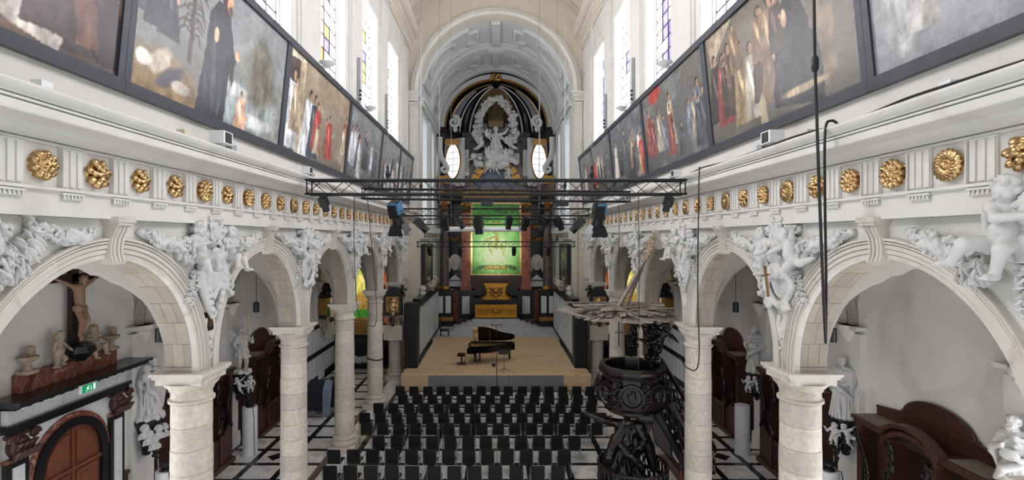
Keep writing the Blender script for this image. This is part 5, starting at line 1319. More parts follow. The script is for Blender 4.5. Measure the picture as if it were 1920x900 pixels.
MB().tube([(.42, 25.95, pz+.12), (.42, 25.95, pz+.95)], .014, 6).build('pole', 'black_paint', ms)
MB().prism([(25.8, pz+.93), (26.1, pz+1.1), (26.1, pz+1.12), (25.8, pz+.95)], 'X', .12, .72).build('desk', 'black_paint', ms)
for a in (0, 2.1, 4.2): MB().bar((.42, 25.95, pz+.2), (.42+.28*math.cos(a+.3), 25.95+.28*math.sin(a+.3), pz+.01), .02).build('leg', 'black_paint', ms)
mic = thing('microphone_stand', 'tall thin black microphone stand in front of the stage', 'microphone stand', (.05, 22.5, 0))
MB().tube([(.05, 22.5, .2), (.02, 22.5, 3.8)], .018, 6).build('pole', 'black_paint', mic); MB().bar((-.18, 22.5, 3.8), (.22, 22.5, 3.8), .025).build('crossbar', 'black_paint', mic)
for x in (-.18, .22): MB().tube([(x, 22.5, 3.72), (x, 22.5, 3.86)], .02, 6).build('microphone', 'fixture_black', mic)
for a in (0, 2.1, 4.2): MB().bar((.05, 22.5, .5), (.05+.45*math.cos(a+.5), 22.5+.45*math.sin(a+.5), .01), .022).build('leg', 'black_paint', mic)
fl_ = thing('floor_lamp_spot', 'small white and black spotlight lying on the stage floor', 'lamp', (-.15, 27.0, pz))
MB().lathe([(0, -.12), (.05, -.12), (.08, .1), (.0, .1)], (0, 0, 0), 12, Matrix.Translation((-.12, 27, pz+.12)) @ Matrix.Rotation(PI/2, 4, 'Y')).build('housing', 'fixture_black', fl_, True, 30)
MB().lathe([(0, 0), (.085, 0), (.085, .05), (0, .05)], (0, 0, 0), 12, Matrix.Translation((-.3, 27, pz+.12)) @ Matrix.Rotation(PI/2, 4, 'Y')).build('lens', 'white_metal', fl_, True, 30)
MB().box(-.16, -.08, 26.95, 27.05, pz, pz+.06).build('foot', 'fixture_black', fl_)
sd_ = thing('side_chair', 'dark stool beside the altar pedestal at the back of the stage', 'stool', (-3.6, 35.6, .72))
MB().box(-3.95, -3.3, 35.4, 35.9, 1.15, 1.25).build('seat', 'black_paint', sd_)
for x in (-3.92, -3.37):
    for y in (35.43, 35.83): MB().box(x, x+.05, y, y+.05, .72, 1.15).build('leg', 'black_paint', sd_)
MB().box(-3.95, -3.9, 35.4, 35.9, 1.25, 2.0).build('backrest', 'black_paint', sd_)

# ================================================================ SIDE ALTARS at the aisle ends
for s in (-1, 1):
    w = SIDE[s]; xc = s*7.97; y = 30.6
    r = thing('side_altar', f'side altar with orange marble columns at the end of the {w} aisle', 'altar', (xc, y, 0))
    MB().box(xc-1.3, xc+1.3, 29.7, 30.5, 0, 1.1).box(xc-1.4, xc+1.4, 29.65, 30.5, 1.1, 1.22).build('table', 'black_marble', r)
    MB().box(xc-1.74, xc+1.74, 30.3, 30.98, 1.2, 1.9).build('pedestal_course', 'black_marble', r)
    MB().box(xc-1.0, xc+1.0, 30.2, 30.4, 1.9, 2.75).build('predella', 'gold', r)
    for i in range(4): MB().box(xc-.95+.5*i, xc-.55+.5*i, 30.14, 30.22, 1.98, 2.66).build('predella_panel', 'gold_dark', r)
    for q in (-1, 1):
        cx = xc+q*1.42
        MB().box(cx-.3, cx+.3, 30.1, 30.8, 1.9, 2.6).build('pedestal', 'black_marble', r); MB().box(cx-.18, cx+.18, 30.06, 30.1, 2.0, 2.5).build('pedestal_panel', 'panel_white', r)
        m = MB(); m.tube([(cx+.05*math.cos(t*.9), 30.35+.05*math.sin(t*.9), 2.6+t*.27) for t in range(13)], .19, 12); m.build('column', 'orange_marble', r, True)
        inst('capital', 'acanthus', 'gold', r, (cx, 30.35, 5.75), 0, (1, 1.2, 1.1))
    MB().box(xc-1.74, xc+1.74, 30.1, 30.9, 6.25, 6.6).build('entablature', 'gold_dark', r)
    MB().box(xc-1.74, xc+1.74, 30.7, 30.98, 1.9, 6.4).build('back_panel', 'red_marble', r)
    inst('carved_top', 'cartouche_b', 'gold', r, (xc, 30.1, 6.8), 0, .9)
    inst('antependium_relief', 'garland_a', 'marble_white', r, (xc-.7, 29.68, .75), 0, (1.4, 1.3, 2.2))
    g = thing('side_altarpiece', f'green and golden painting over the {w} side altar', 'painting', (xc, 30.6, 2.75))
    p = Paint(80, 120, .5, 71+s, (66, 150, 60), (176, 184, 66), (140, 190, 90)); p.blob(.25, .5, .16, .3, (206, 220, 130), .6); p.blob(.25, .32, .18, .16, (170, 150, 80), .5); p.blob(.25, .08, .3, .07, (60, 150, 60), .4); p.blob(.24, .72, .07, .06, (230, 226, 160), .4)
    canvas('canvas', g, lambda u, v: (xc-.95+1.9*u, 30.55, 2.85+3.3*v), p.linear(), 'green_canvas')
    for b in ((-1.05, 1.05, 2.75, 2.86), (-1.05, 1.05, 6.14, 6.25), (-1.05, -.94, 2.86, 6.14), (.94, 1.05, 2.86, 6.14)): MB().box(xc+b[0], xc+b[1], 30.42, 30.7, b[2], b[3]).build('frame_bar', 'gold', g)
    MB().box(xc-1, xc+1, 30.58, 30.7, 2.8, 6.2).build('backing', 'black_paint', g)
    l = bpy.data.lights.new('altar_spot', 'SPOT'); l.energy = 430; l.spot_size = 1.15; l.spot_blend = .6; l.color = (1, .76, .5); l.shadow_soft_size = .1
    lo = link('altar_spot', l); lo.location = (xc, 27.2, 6.6); lo.rotation_euler = (Vector((xc, 30.6, 4.2))-lo.location).to_track_quat('-Z', 'Y').to_euler()
    # panelling of the last aisle bays
    pr = thing('aisle_panelling', f'white and black wall panelling near the end of the {w} aisle', 'panelling', (s*9.6, 27, 0))
    MB().box(min(s*9.55, s*9.75), max(s*9.55, s*9.75), 24.0, 30.0, 0, 3.0).build('backing', 'black_paint', pr)
    for z0, z1 in ((.35, 1.35), (1.65, 2.8)):
        for i in range(11): MB().box(min(s*9.5, s*9.56), max(s*9.5, s*9.56), 24.15+.52*i, 24.57+.52*i, z0, z1).build('panel', 'panel_white', pr)
    sh = thing('wall_shrine', f'dark carved shrine with gilt plate on the {w} aisle wall', 'shrine', (s*9.3, YC[5], 3.2))
    MB().box(s*9.35-.2, s*9.35+.2, YC[5]-.35, YC[5]+.35, 3.3, 4.6).build('case', 'black_marble', sh); MB().box(s*9.35-.23, s*9.35+.23, YC[5]-.37, YC[5]-.33, 3.5, 4.4).build('gilt_plate', 'gold_dark', sh)
    inst('figure', 'bust', 'pulpit_wood', sh, (s*9.3, YC[5], 4.95), 0, 1.2); inst('figure', 'putto_stand', 'pulpit_wood', sh, (s*9.0, YC[5], 4.5), 0, 1.0); inst('bracket', 'pendant', 'stone_dirty', sh, (s*9.3, YC[5]-.2, 3.0), 0, 1.6)
    # framed relief box on the last column
    bx_ = thing('relief_box', f'black arched box with gilded relief on the last {w} column', 'relief', (s*A, YC[5]-.5, 3.9))
    MB().box(s*A-.48, s*A+.48, YC[5]-.75, YC[5]-.36, 3.55, 4.75).build('case', 'black_paint', bx_)
    m = ring(MB(), .0, .0, .42, .3, YC[5]-.72, YC[5]-.36, 16, zc=4.75, xc=s*A); m.build('arched_top', 'black_paint', bx_)
    MB().box(s*A-.34, s*A+.34, YC[5]-.78, YC[5]-.74, 3.72, 4.55).build('frame', 'gold_dark', bx_)
    inst('relief', 'mask', 'gold', bx_, (s*A, YC[5]-.78, 4.12), 0, (1.3, .6, 1.6))
    inst('corbel', 'acanthus', 'stone_dirty', bx_, (s*A, YC[5]-.45, 3.0), 0, (1.5, 1.2, 1.1)); inst('orb', 'mask', 'dark_wood', bx_, (s*A, YC[5]-.75, 3.25), 0, .8)
    MB().box(s*A-.5, s*A+.5, YC[5]-.6, YC[5]-.3, 2.2, 3.0).build('stone_block', 'column_stone', bx_)
    for q in (-1, 1): inst('side_scroll', 'putto_stand', 'pulpit_wood', bx_, (s*A+q*.52, YC[5]-.55, 4.5), 0, .7, q > 0)
# ================================================================ PULPIT
PX, PY = 4.17, 15.55
pu = thing('pulpit', 'black carved oak pulpit on a robed figure, in the right arcade', 'pulpit', (PX, PY, 0))
MB().lathe([(0, 2.42), (.45, 2.45), (.72, 2.55), (.84, 2.62), (.84, 2.70), (.92, 2.8), (.99, 3.1), (.99, 3.3), (.93, 3.6), (.88, 3.68), (.98, 3.74), (1.02, 3.82), (1.02, 3.9), (.98, 3.97), (.84, 3.97), (.82, 3.9), (.82, 3.05), (0, 3.05)], (PX, PY, -.17), 12).build('tub', 'pulpit_wood', pu, True, 24)
for i, a in enumerate((-105, -60, -150, -15, 165)):
    t = math.radians(a); M4 = Matrix.Translation((PX+.97*math.cos(t), PY+.97*math.sin(t), 3.06)) @ Matrix.Rotation(t, 4, 'Z') @ Matrix.Rotation(PI/2, 4, 'Y')
    m = MB(); m.lathe([(0, .05), (.26, .04), (.3, .09), (.36, .08), (.38, 0)], (0, 0, 0), 24, M4); m.build('medallion', 'pulpit_wood', pu, True, 30)
    inst('medallion_head', 'mask', 'pulpit_wood', pu, (PX+1.0*math.cos(t), PY+1.0*math.sin(t), 3.08), t+PI/2, .8)
for a in (-128, -82, -37, -172):
    t = math.radians(a); inst('carved_garland', 'garland_drop', 'pulpit_wood', pu, (PX+.98*math.cos(t), PY+.98*math.sin(t), 3.44), t+PI/2, (.95, 1.5, 1.5), False, 0, PI/2)
inst('carrying_figure', 'statue_pulpit', 'pulpit_wood', pu, (PX-.22, PY-.1, .33), -.25, 1.1)
for i in range(2):
    def wg(i=i):
        sd = SD(.02); wing(sd, (0, 0, 0), (.5, .05, -.75), .5, 8); wing(sd, (0, 0, 0), (-.1, .0, -.3), .3, 4); sd.ell((-.15, 0, -.1), (.3, .14, .16)); return sd.mesh(.025)
    proto('eagle_wing', wg)
inst('eagle', 'eagle_wing', 'pulpit_wood', pu, (PX+.35, PY-.8, 2.5), -.3, 1.0); inst('eagle', 'eagle_wing', 'pulpit_wood', pu, (PX-.45, PY-.85, 2.35), .3, .7, True)
MB().lathe([(0, 0), (.9, 0), (.9, .12), (.75, .2), (.6, .35), (0, .36)], (PX-.1, PY-.1, 0), 20).build('foot', 'pulpit_wood', pu, True, 30)
# pierced ring railing round the foot
rl = thing('pulpit_railing', 'black pierced ring railing around the foot of the pulpit', 'railing', (PX-.1, PY-.45, 0))
for z in (.95, .5, .06):
    MB().tube([(PX-.1+1.0*math.cos(t), PY-.45+1.0*math.sin(t), z) for t in np.linspace(0, 2*PI, 40, False)], .045, 6, True).build('rail', 'pulpit_wood', rl, True)
for i in range(36):
    t = 2*PI*i/36; c = (PX-.1+1.0*math.cos(t), PY-.45+1.0*math.sin(t))
    m = MB(); 
    for z0 in (.5, .06): m.tube([(c[0]-.07*math.sin(t)*math.sin(q), c[1]+.07*math.cos(t)*math.sin(q), z0+.22-.2*math.cos(q)) for q in np.linspace(0, 2*PI, 9, False)], .025, 5, True)
    m.build('pierced_loop', 'pulpit_wood', rl, True)
# stair
stq = thing('pulpit_stair', 'steep dark stair with pierced balustrade leading to the pulpit', 'stair', (5.4, 15.2, 0))
def sp(t, z): return (4.95+1.25*t, 15.75-1.1*t, z)
nrm = Vector((1.1, 1.25, 0)).normalized()
def slab(m, t0, t1, zt0, zt1, zb0, zb1, off, th):
    o1, o2 = nrm*off, nrm*(off+th); v = []
    for o in (o1, o2): v += [tuple(Vector(sp(t0, zt0))+o), tuple(Vector(sp(t1, zt1))+o), tuple(Vector(sp(t1, zb1))+o), tuple(Vector(sp(t0, zb0))+o)]
    m.add(v, [(0, 1, 2, 3), (7, 6, 5, 4), (0, 4, 5, 1), (1, 5, 6, 2), (2, 6, 7, 3), (3, 7, 4, 0)]); return m
for off in (-.45, .4):
    slab(MB(), 0, 1, 3.85, 1.45, 3.68, 1.28, off, .12).build('handrail', 'pulpit_wood', stq); slab(MB(), 0, 1, 2.95, .35, 2.5, .0, off, .1).build('stringer', 'pulpit_wood', stq)
    for i in range(9):
        t = .06+.11*i; zc = 3.3-2.45*t; m = MB()
        for dz in (-.16, .16): m.tube([tuple(Vector(sp(t+.05*math.sin(q), zc+dz+.13*math.cos(q)-.13*math.sin(q)))+nrm*(off+.05)) for q in np.linspace(0, 2*PI, 10, False)], .035, 5, True)
        m.ell(Vector(sp(t, zc))+nrm*(off+.05), (.06, .06, .1), 6, 4); m.build('pierced_scroll', 'pulpit_wood', stq, True)
for i in range(11):
    t = .04+.09*i; m = MB(); p0 = Vector(sp(t, 0)); d = Vector((1.25, -1.1, 0)).normalized(); z = 2.75-.255*i
    v = [tuple(p0+nrm*a+d*b+Vector((0, 0, zz))) for zz in (z-.05, z) for a, b in ((-.42, -.1), (.42, -.1), (.42, .14), (-.42, .14))]
    m.add(v, [(0, 3, 2, 1), (4, 5, 6, 7), (0, 1, 5, 4), (1, 2, 6, 5), (2, 3, 7, 6), (3, 0, 4, 7)]).build('tread', 'pulpit_wood', stq)
# sounding board: weathered boards fanned into a disc
cx, cy, cz = 3.84, 15.6, 5.32
sb = thing('sounding_board', 'round canopy of grey weathered boards over the pulpit', 'canopy', (cx, cy, cz))
rr = random.Random(4)
def board(m, c, ang, r0, r1, w0, w1, z0, z1, th=.035, tilt=0):
    d = Vector((math.cos(ang), math.sin(ang), 0)); n_ = Vector((-d.y, d.x, 0)); c = Vector(c); v = []
    for dz in (0, th):
        for r, w, z in ((r0, w0, z0), (r1, w1, z1)):
            for q in (-1, 1): v.append(tuple(c+d*r+n_*q*w/2+Vector((0, 0, z+dz+q*tilt))))
    m.add(v, [(0, 1, 3, 2), (4, 6, 7, 5), (0, 4, 5, 1), (2, 3, 7, 6), (0, 2, 6, 4), (1, 5, 7, 3)]); return m
for i in range(58):
    a = 2*PI*i/58+rr.uniform(-.03, .03); m = MB(); board(m, (cx, cy, cz), a, rr.uniform(.25, .5), 1.62+rr.uniform(-.06, .1), .06, .2, .10+rr.uniform(-.01, .03), rr.uniform(-.04, .02), .03, rr.uniform(-.012, .012)); m.build('board', 'grey_wood', sb)
for i in range(46):
    a = 2*PI*i/46+rr.uniform(-.05, .05); m = MB(); board(m, (cx, cy, cz+.1), a+rr.uniform(-.15, .15), rr.uniform(.1, .7), rr.uniform(1.1, 1.55), .08, .17, rr.uniform(.04, .1), rr.uniform(-.02, .08), .03, rr.uniform(-.02, .02)); m.build('board', 'grey_wood', sb)
for i in range(26):      # loose boards lying across the top and sticking out towards the stage
    a = rr.uniform(0, PI); p = Vector((cx+rr.uniform(-.9, .9), cy+rr.uniform(-.9, .9), cz+.24)); d = Vector((math.cos(a), .3*math.sin(a), rr.uniform(-.03, .03)))*rr.uniform(.5, .9)
    MB().bar(p-d, p+d, .12, .03).build('board', 'grey_wood', sb)
for q in range(5):
    MB().bar((cx-1.3, cy-.9+.35*q, cz+.06), (cx-2.0+.12*abs(q-2), cy-.95+.4*q, cz+.14+.06*rr.random()), .2, .03).build('board', 'grey_wood', sb)
MB().bar((cx-.1, cy-.1, cz+.2), (5.02, 16.35, 7.35), .11, .11).build('stay_beam', 'grey_wood', sb); MB().bar((cx+.15, cy-.05, cz+.2), (5.02, 16.55, 7.3), .07, .07).build('stay_beam', 'grey_wood', sb)
inst('stay_foliage', 'garland_b', 'stone_dirty', sb, (4.7, 16.2, 6.9), -.9, (.9, 1.2, 1.6), False, 0, -1.1)
MB().tube([(cx-.35, cy-1.2, cz), (cx-.35, cy-1.2, cz-.75)], .02, 6).build('hanging_cross', 'pulpit_wood', sb); MB().bar((cx-.45, cy-1.2, cz-.35), (cx-.25, cy-1.2, cz-.35), .03).build('hanging_cross', 'pulpit_wood', sb)
MB().lathe([(0, 0), (1.2, 0), (1.5, .06), (0, .1)], (cx, cy, cz-.05), 24).build('under_board', 'grey_wood', sb)
bk = thing('pulpit_angels', 'dark carved angel group between pulpit and sounding board', 'sculpture', (4.75, 16.0, 3.97))
MB().box(4.72, 4.9, 15.75, 16.3, 3.9, 5.4).build('back_post', 'pulpit_wood', bk)
inst('angel', 'statue_angel', 'pulpit_wood', bk, (4.85, 15.75, 3.95), -.4, .72); inst('angel', 'statue_angel', 'pulpit_wood', bk, (4.35, 16.1, 4.25), .5, .6, True); inst('putto', 'putto_fly', 'pulpit_wood', bk, (4.95, 15.45, 4.3), -.3, 1.1); inst('putto', 'putto_fly', 'pulpit_wood', bk, (4.6, 15.5, 4.75), .3, .95, True)

# ================================================================ LEFT AISLE PORTAL
pc = YB[1]-.02
XP = -XW
po = thing('portal', 'black and white marble portal with red attic around the arched door', 'doorway', (XP, pc, 0))
def pb(x0, x1, y0, y1, z0, z1, name, mat): return MB().box(XP+x0, XP+x1, pc+y0, pc+y1, z0, z1).build(name, mat, po)
pb(0, .12, -1.45, 1.45, 0, 4.0, 'backing', 'panel_white')
for q in (-1, 1):
    y = q*1.33
    pb(.1, .2, y-.24, y+.24, 0, 3.25, 'pilaster_frame', 'black_marble'); pb(.2, .23, y-.12, y+.12, .5, 3.1, 'pilaster_panel', 'panel_white')
    pb(.1, .24, y-.27, y+.27, 3.22, 3.28, 'neck_band', 'red_marble'); inst('capital', 'acanthus', 'dark_wood', po, (XP+.2, pc+y, 3.27), PI/2, (1.05, 1.3, 1.0))
    pb(.1, .15, q*1.02-.1 if q > 0 else -1.12, q*1.02+.1 if q > 0 else -.92, 0, 3.0, 'marble_strip', 'red_marble')
pb(.1, .3, -1.6, 1.6, 3.8, 3.92, 'architrave', 'black_marble'); pb(.1, .34, -1.64, 1.64, 3.9, 3.98, 'architrave', 'black_marble')
pb(.1, .24, -1.58, 1.58, 3.98, 4.3, 'frieze', 'panel_white')
pb(.1, .45, -1.66, 1.66, 4.3, 4.37, 'bed_moulding', 'black_marble'); pb(.1, .66, -1.8, 1.8, 4.39, 4.46, 'cornice', 'black_marble'); pb(.05, .74, -1.86, 1.86, 4.46, 4.52, 'cornice', 'black_marble')
for i in range(13): pb(.44, .52, -1.55+.25*i, -1.47+.25*i, 4.31, 4.37, 'dentil', 'panel_white')
pb(.02, .22, -1.28, 1.28, 4.52, 4.88, 'attic', 'red_marble')
def archring(r0, r1, zc, x0, x1, name, mat, leg=0):
    n = 24; pts = [(pc-r0*math.cos(PI*i/n), zc+r0*math.sin(PI*i/n)) for i in range(n+1)]+[(pc-r1*math.cos(PI*i/n), zc+r1*math.sin(PI*i/n)) for i in range(n, -1, -1)]
    m = MB().prism(pts, 'X', XP+x0, XP+x1)
    if leg:
        for q in (-1, 1): m.box(XP+x0, XP+x1, pc+min(q*r0, q*r1), pc+max(q*r0, q*r1), 0, zc)
    return m.build(name, mat, po, True, 30)
archring(.98, 1.1, 2.6, .1, .17, 'arch_band', 'red_marble'); archring(.8, .98, 2.6, .08, .24, 'door_jamb', 'black_marble', 1)
d = struct_root('door_1', (XP, pc, 0)); n = 20
MB().prism([(pc-.82, 0), (pc+.82, 0)]+[(pc+.82*math.cos(PI*i/n), 2.6+.82*math.sin(PI*i/n)) for i in range(n+1)], 'X', XP+.1, XP+.15).build('leaf', 'door_wood', d)
for q in (-1, 1):
    for z0, z1 in ((.3, 1.2), (1.35, 2.35)):
        y0, y1 = (pc+.1, pc+.7) if q > 0 else (pc-.7, pc-.1)
        MB().box(XP+.15, XP+.19, y0, y1, z0, z1).build('panel', 'door_wood', d); MB().box(XP+.19, XP+.205, y0+.1, y1-.1, z0+.1, z1-.1).build('panel_field', 'door_wood', d)
    pts = [(pc+q*.1, 2.55), (pc+q*.68, 2.55)]+[(pc+q*.68*math.cos(t), 2.62+.66*math.sin(t)) for t in np.linspace(.1, 1.42, 8)]
    MB().prism(pts, 'X', XP+.15, XP+.19).build('panel', 'door_wood', d)
MB().box(XP+.15, XP+.2, pc-.035, pc+.035, 0, 3.4).build('meeting_stile', 'door_wood', d); MB().box(XP+.15, XP+.21, pc-.8, pc+.8, 2.4, 2.48).build('transom', 'door_wood', d)
ex = thing('exit_sign', 'green emergency exit sign with running man on the portal cornice', 'sign', (XP+.7, pc-.2, 4.25))
MB().box(XP+.66, XP+.72, pc-.42, pc+.02, 4.24, 4.43).build('housing', 'white_metal', ex); MB().box(XP+.72, XP+.724, pc-.40, pc+.0, 4.255, 4.415).build('face', 'exit_green', ex)
m = MB(); X = XP+.724
def flat(pts): m.prism([(pc-.4+.4*a, 4.255+.16*b) for a, b in pts], 'X', X, X+.002)
flat([(.40, .72), (.44, .72), (.44, .86), (.40, .86)]); flat([(.33, .66), (.43, .7), (.40, .42), (.33, .42)]); flat([(.33, .45), (.40, .45), (.46, .25), (.42, .23)]); flat([(.33, .42), (.37, .42), (.31, .15), (.22, .15), (.22, .2), (.29, .2)]); flat([(.42, .68), (.5, .55), (.47, .52), (.40, .62)]); flat([(.33, .66), (.25, .55), (.27, .5), (.35, .6)])
flat([(.58, .2), (.58, .8), (.61, .8), (.61, .2)]); flat([(.53, .3), (.66, .3), (.595, .12)]); flat([(.75, .1), (.9, .1), (.9, .9), (.75, .9)])
m.build('pictogram', 'exit_white', ex)
cr = thing('crucifix', 'tall dark wooden crucifix with carved figure above the portal', 'crucifix', (XP+.2, pc+.02, 4.88))
MB().box(XP+.12, XP+.24, pc-.08, pc+.1, 4.95, 7.08).build('upright', 'darker_wood', cr); MB().box(XP+.12, XP+.24, pc-.66, pc+.66, 6.68, 6.84).build('crossbar', 'darker_wood', cr)
def corpus():
    sd = SD(.03); sd.cap((0, 0, -.12), (0, -.02, -.42), .1, .085); sd.ell((0, -.02, -.5), (.1, .08, .09)); sd.cap((-.1, 0, -.08), (.1, 0, -.08), .055); head(sd, (.03, -.07, .05), .07, (.4, -1, -.5), True, True, 6)
    for s in (-1, 1):
        sd.chain([(s*.12, 0, -.08), (s*.3, -.01, .0), (s*.5, .02, .1)], [.045, .035, .025]); hand(sd, (s*.5, .02, .1), (s, 0, .2), .022)
        sd.chain([(s*.05, -.02, -.52), (s*.06-.03, -.14, -.74), (s*.02, -.03, -1.02)], [.068, .05, .03]); sd.cap((s*.02, -.03, -1.03), (s*.025, -.07, -1.13), .026, .02)
    sd.cap((-.06, -.03, -.5), (.06, -.03, -.52), .085, .085, k=.005); sd.cap((.11, -.03, -.5), (.14, -.03, -.68), .035, .02, k=.01); return sd.mesh(.013)
proto('corpus', corpus); inst('figure', 'corpus', 'flesh_wood', cr, (XP+.3, pc+.02, 6.65), PI/2, 1.15)
m = MB().lathe([(0, 0), (.1, 0), (.13, .05), (.3, .2), (.28, .34), (.1, .42), (0, .42)], (XP+.34, pc+.02, 4.88), 16); m.build('foot_urn', 'black_marble', cr, True, 30)
for q, nm in ((-1, 'near'), (1, 'far')):
    o = inst('putto', 'putto_stand' if q < 0 else 'putto_seat', 'stone_dirty', None, (XP+.28, pc+q*.48-.03, 4.88 if q < 0 else 4.98), PI/2-.2*q, .8, q > 0); tag(o, f'small stone putto on the {nm} side of the crucifix foot', 'sculpture', 'putti beside the crucifix')
    u = thing('stone_urn', f'small weathered flaming urn at the {nm} end of the portal attic', 'urn', (XP+.14, pc+q*1.12, 4.88), 'urns on the portal')
    MB().box(XP+.07, XP+.31, pc+q*1.12-.13, pc+q*1.12+.13, 4.88, 4.95).lathe([(0, 4.95), (.1, 4.95), (.05, 5.05), (.06, 5.1), (.17, 5.18), (.18, 5.24), (0, 5.24)], (XP+.2, pc+q*1.12, 0), 14).build('bowl', 'stone_dirty', u, True, 30)
    inst('flame', 'mask', 'stone_dirty', u, (XP+.2, pc+q*1.12+.05, 5.34), PI/2, .5)

# ================================================================ AISLE STATUES ON BRACKETS
def bracket_statue(s, k, kind, label, putti=True, rz=.55, xo=0):
    x = s*(9.42-xo); y = YC[k]-.02
    r = thing('wall_statue', label, 'statue', (x, y, 1.8), 'statues on wall brackets')
    inst('figure', 'statue_'+kind, 'marble_white', r, (x, y, 2.78), -s*PI/2+s*rz, .95)
    m = MB().lathe([(0, 1.75), (.06, 1.78), (.1, 1.9), (.08, 2.0), (.16, 2.1), (.2, 2.3), (.3, 2.55), (.36, 2.66), (.38, 2.78), (0, 2.78)], (x+s*(.05+xo*.5), y, 0), 14); m.build('bracket', 'black_marble', r, True, 30)
    inst('bracket_carving', 'pendant', 'pulpit_wood', r, (x-s*.2, y-.1, 2.3), -s*PI/2+s*rz, 1.2)
    inst('bracket_carving', 'garland_drop', 'pulpit_wood', r, (x-s*.1, y-.28, 2.5), 0, (.8, 1, 1), False, 0, PI/2)
    if putti == 'heads':
        for dx, dy, z in ((-.32, -.1, 2.5), (-.2, -.3, 2.42), (-.12, -.36, 2.6), (-.3, .15, 2.45), (-.28, -.2, 2.25)): inst('putto_head', 'bust', 'marble_white', r, (x+s*dx, y+dy, z), -s*PI/2+s*rz, .55)
    else:
        inst('putto', 'putto_stand', 'marble_white', r, (x-s*.34, y-.15, 2.12), -s*PI/2+s*rz, .62); inst('putto', 'putto_fly', 'marble_white', r, (x-s*.1, y-.4, 2.3), -s*PI/2+s*.9, .6, True)
    return r
bracket_statue(-1, 2, 'virgin', 'white marble mother and child statue beside the portal', 'heads')
r = bracket_statue(-1, 3, 'angel', 'white winged angel statue with a lance in the left aisle', True, .95, .22)
MB().tube([(-8.93, YC[3]-.2, 2.85), (-8.88, YC[3]-.25, 5.2)], .016, 6).build('lance', 'gold', r)
bracket_statue(1, 1, 'saint', 'white saint statue at the near edge of the right aisle')
bracket_statue(1, 2, 'bishop', 'white robed statue with folded arms above the pedestal by the large confessional')
bracket_statue(1, 3, 'saint', 'white bearded saint statue holding a book in the right aisle', True, .9)

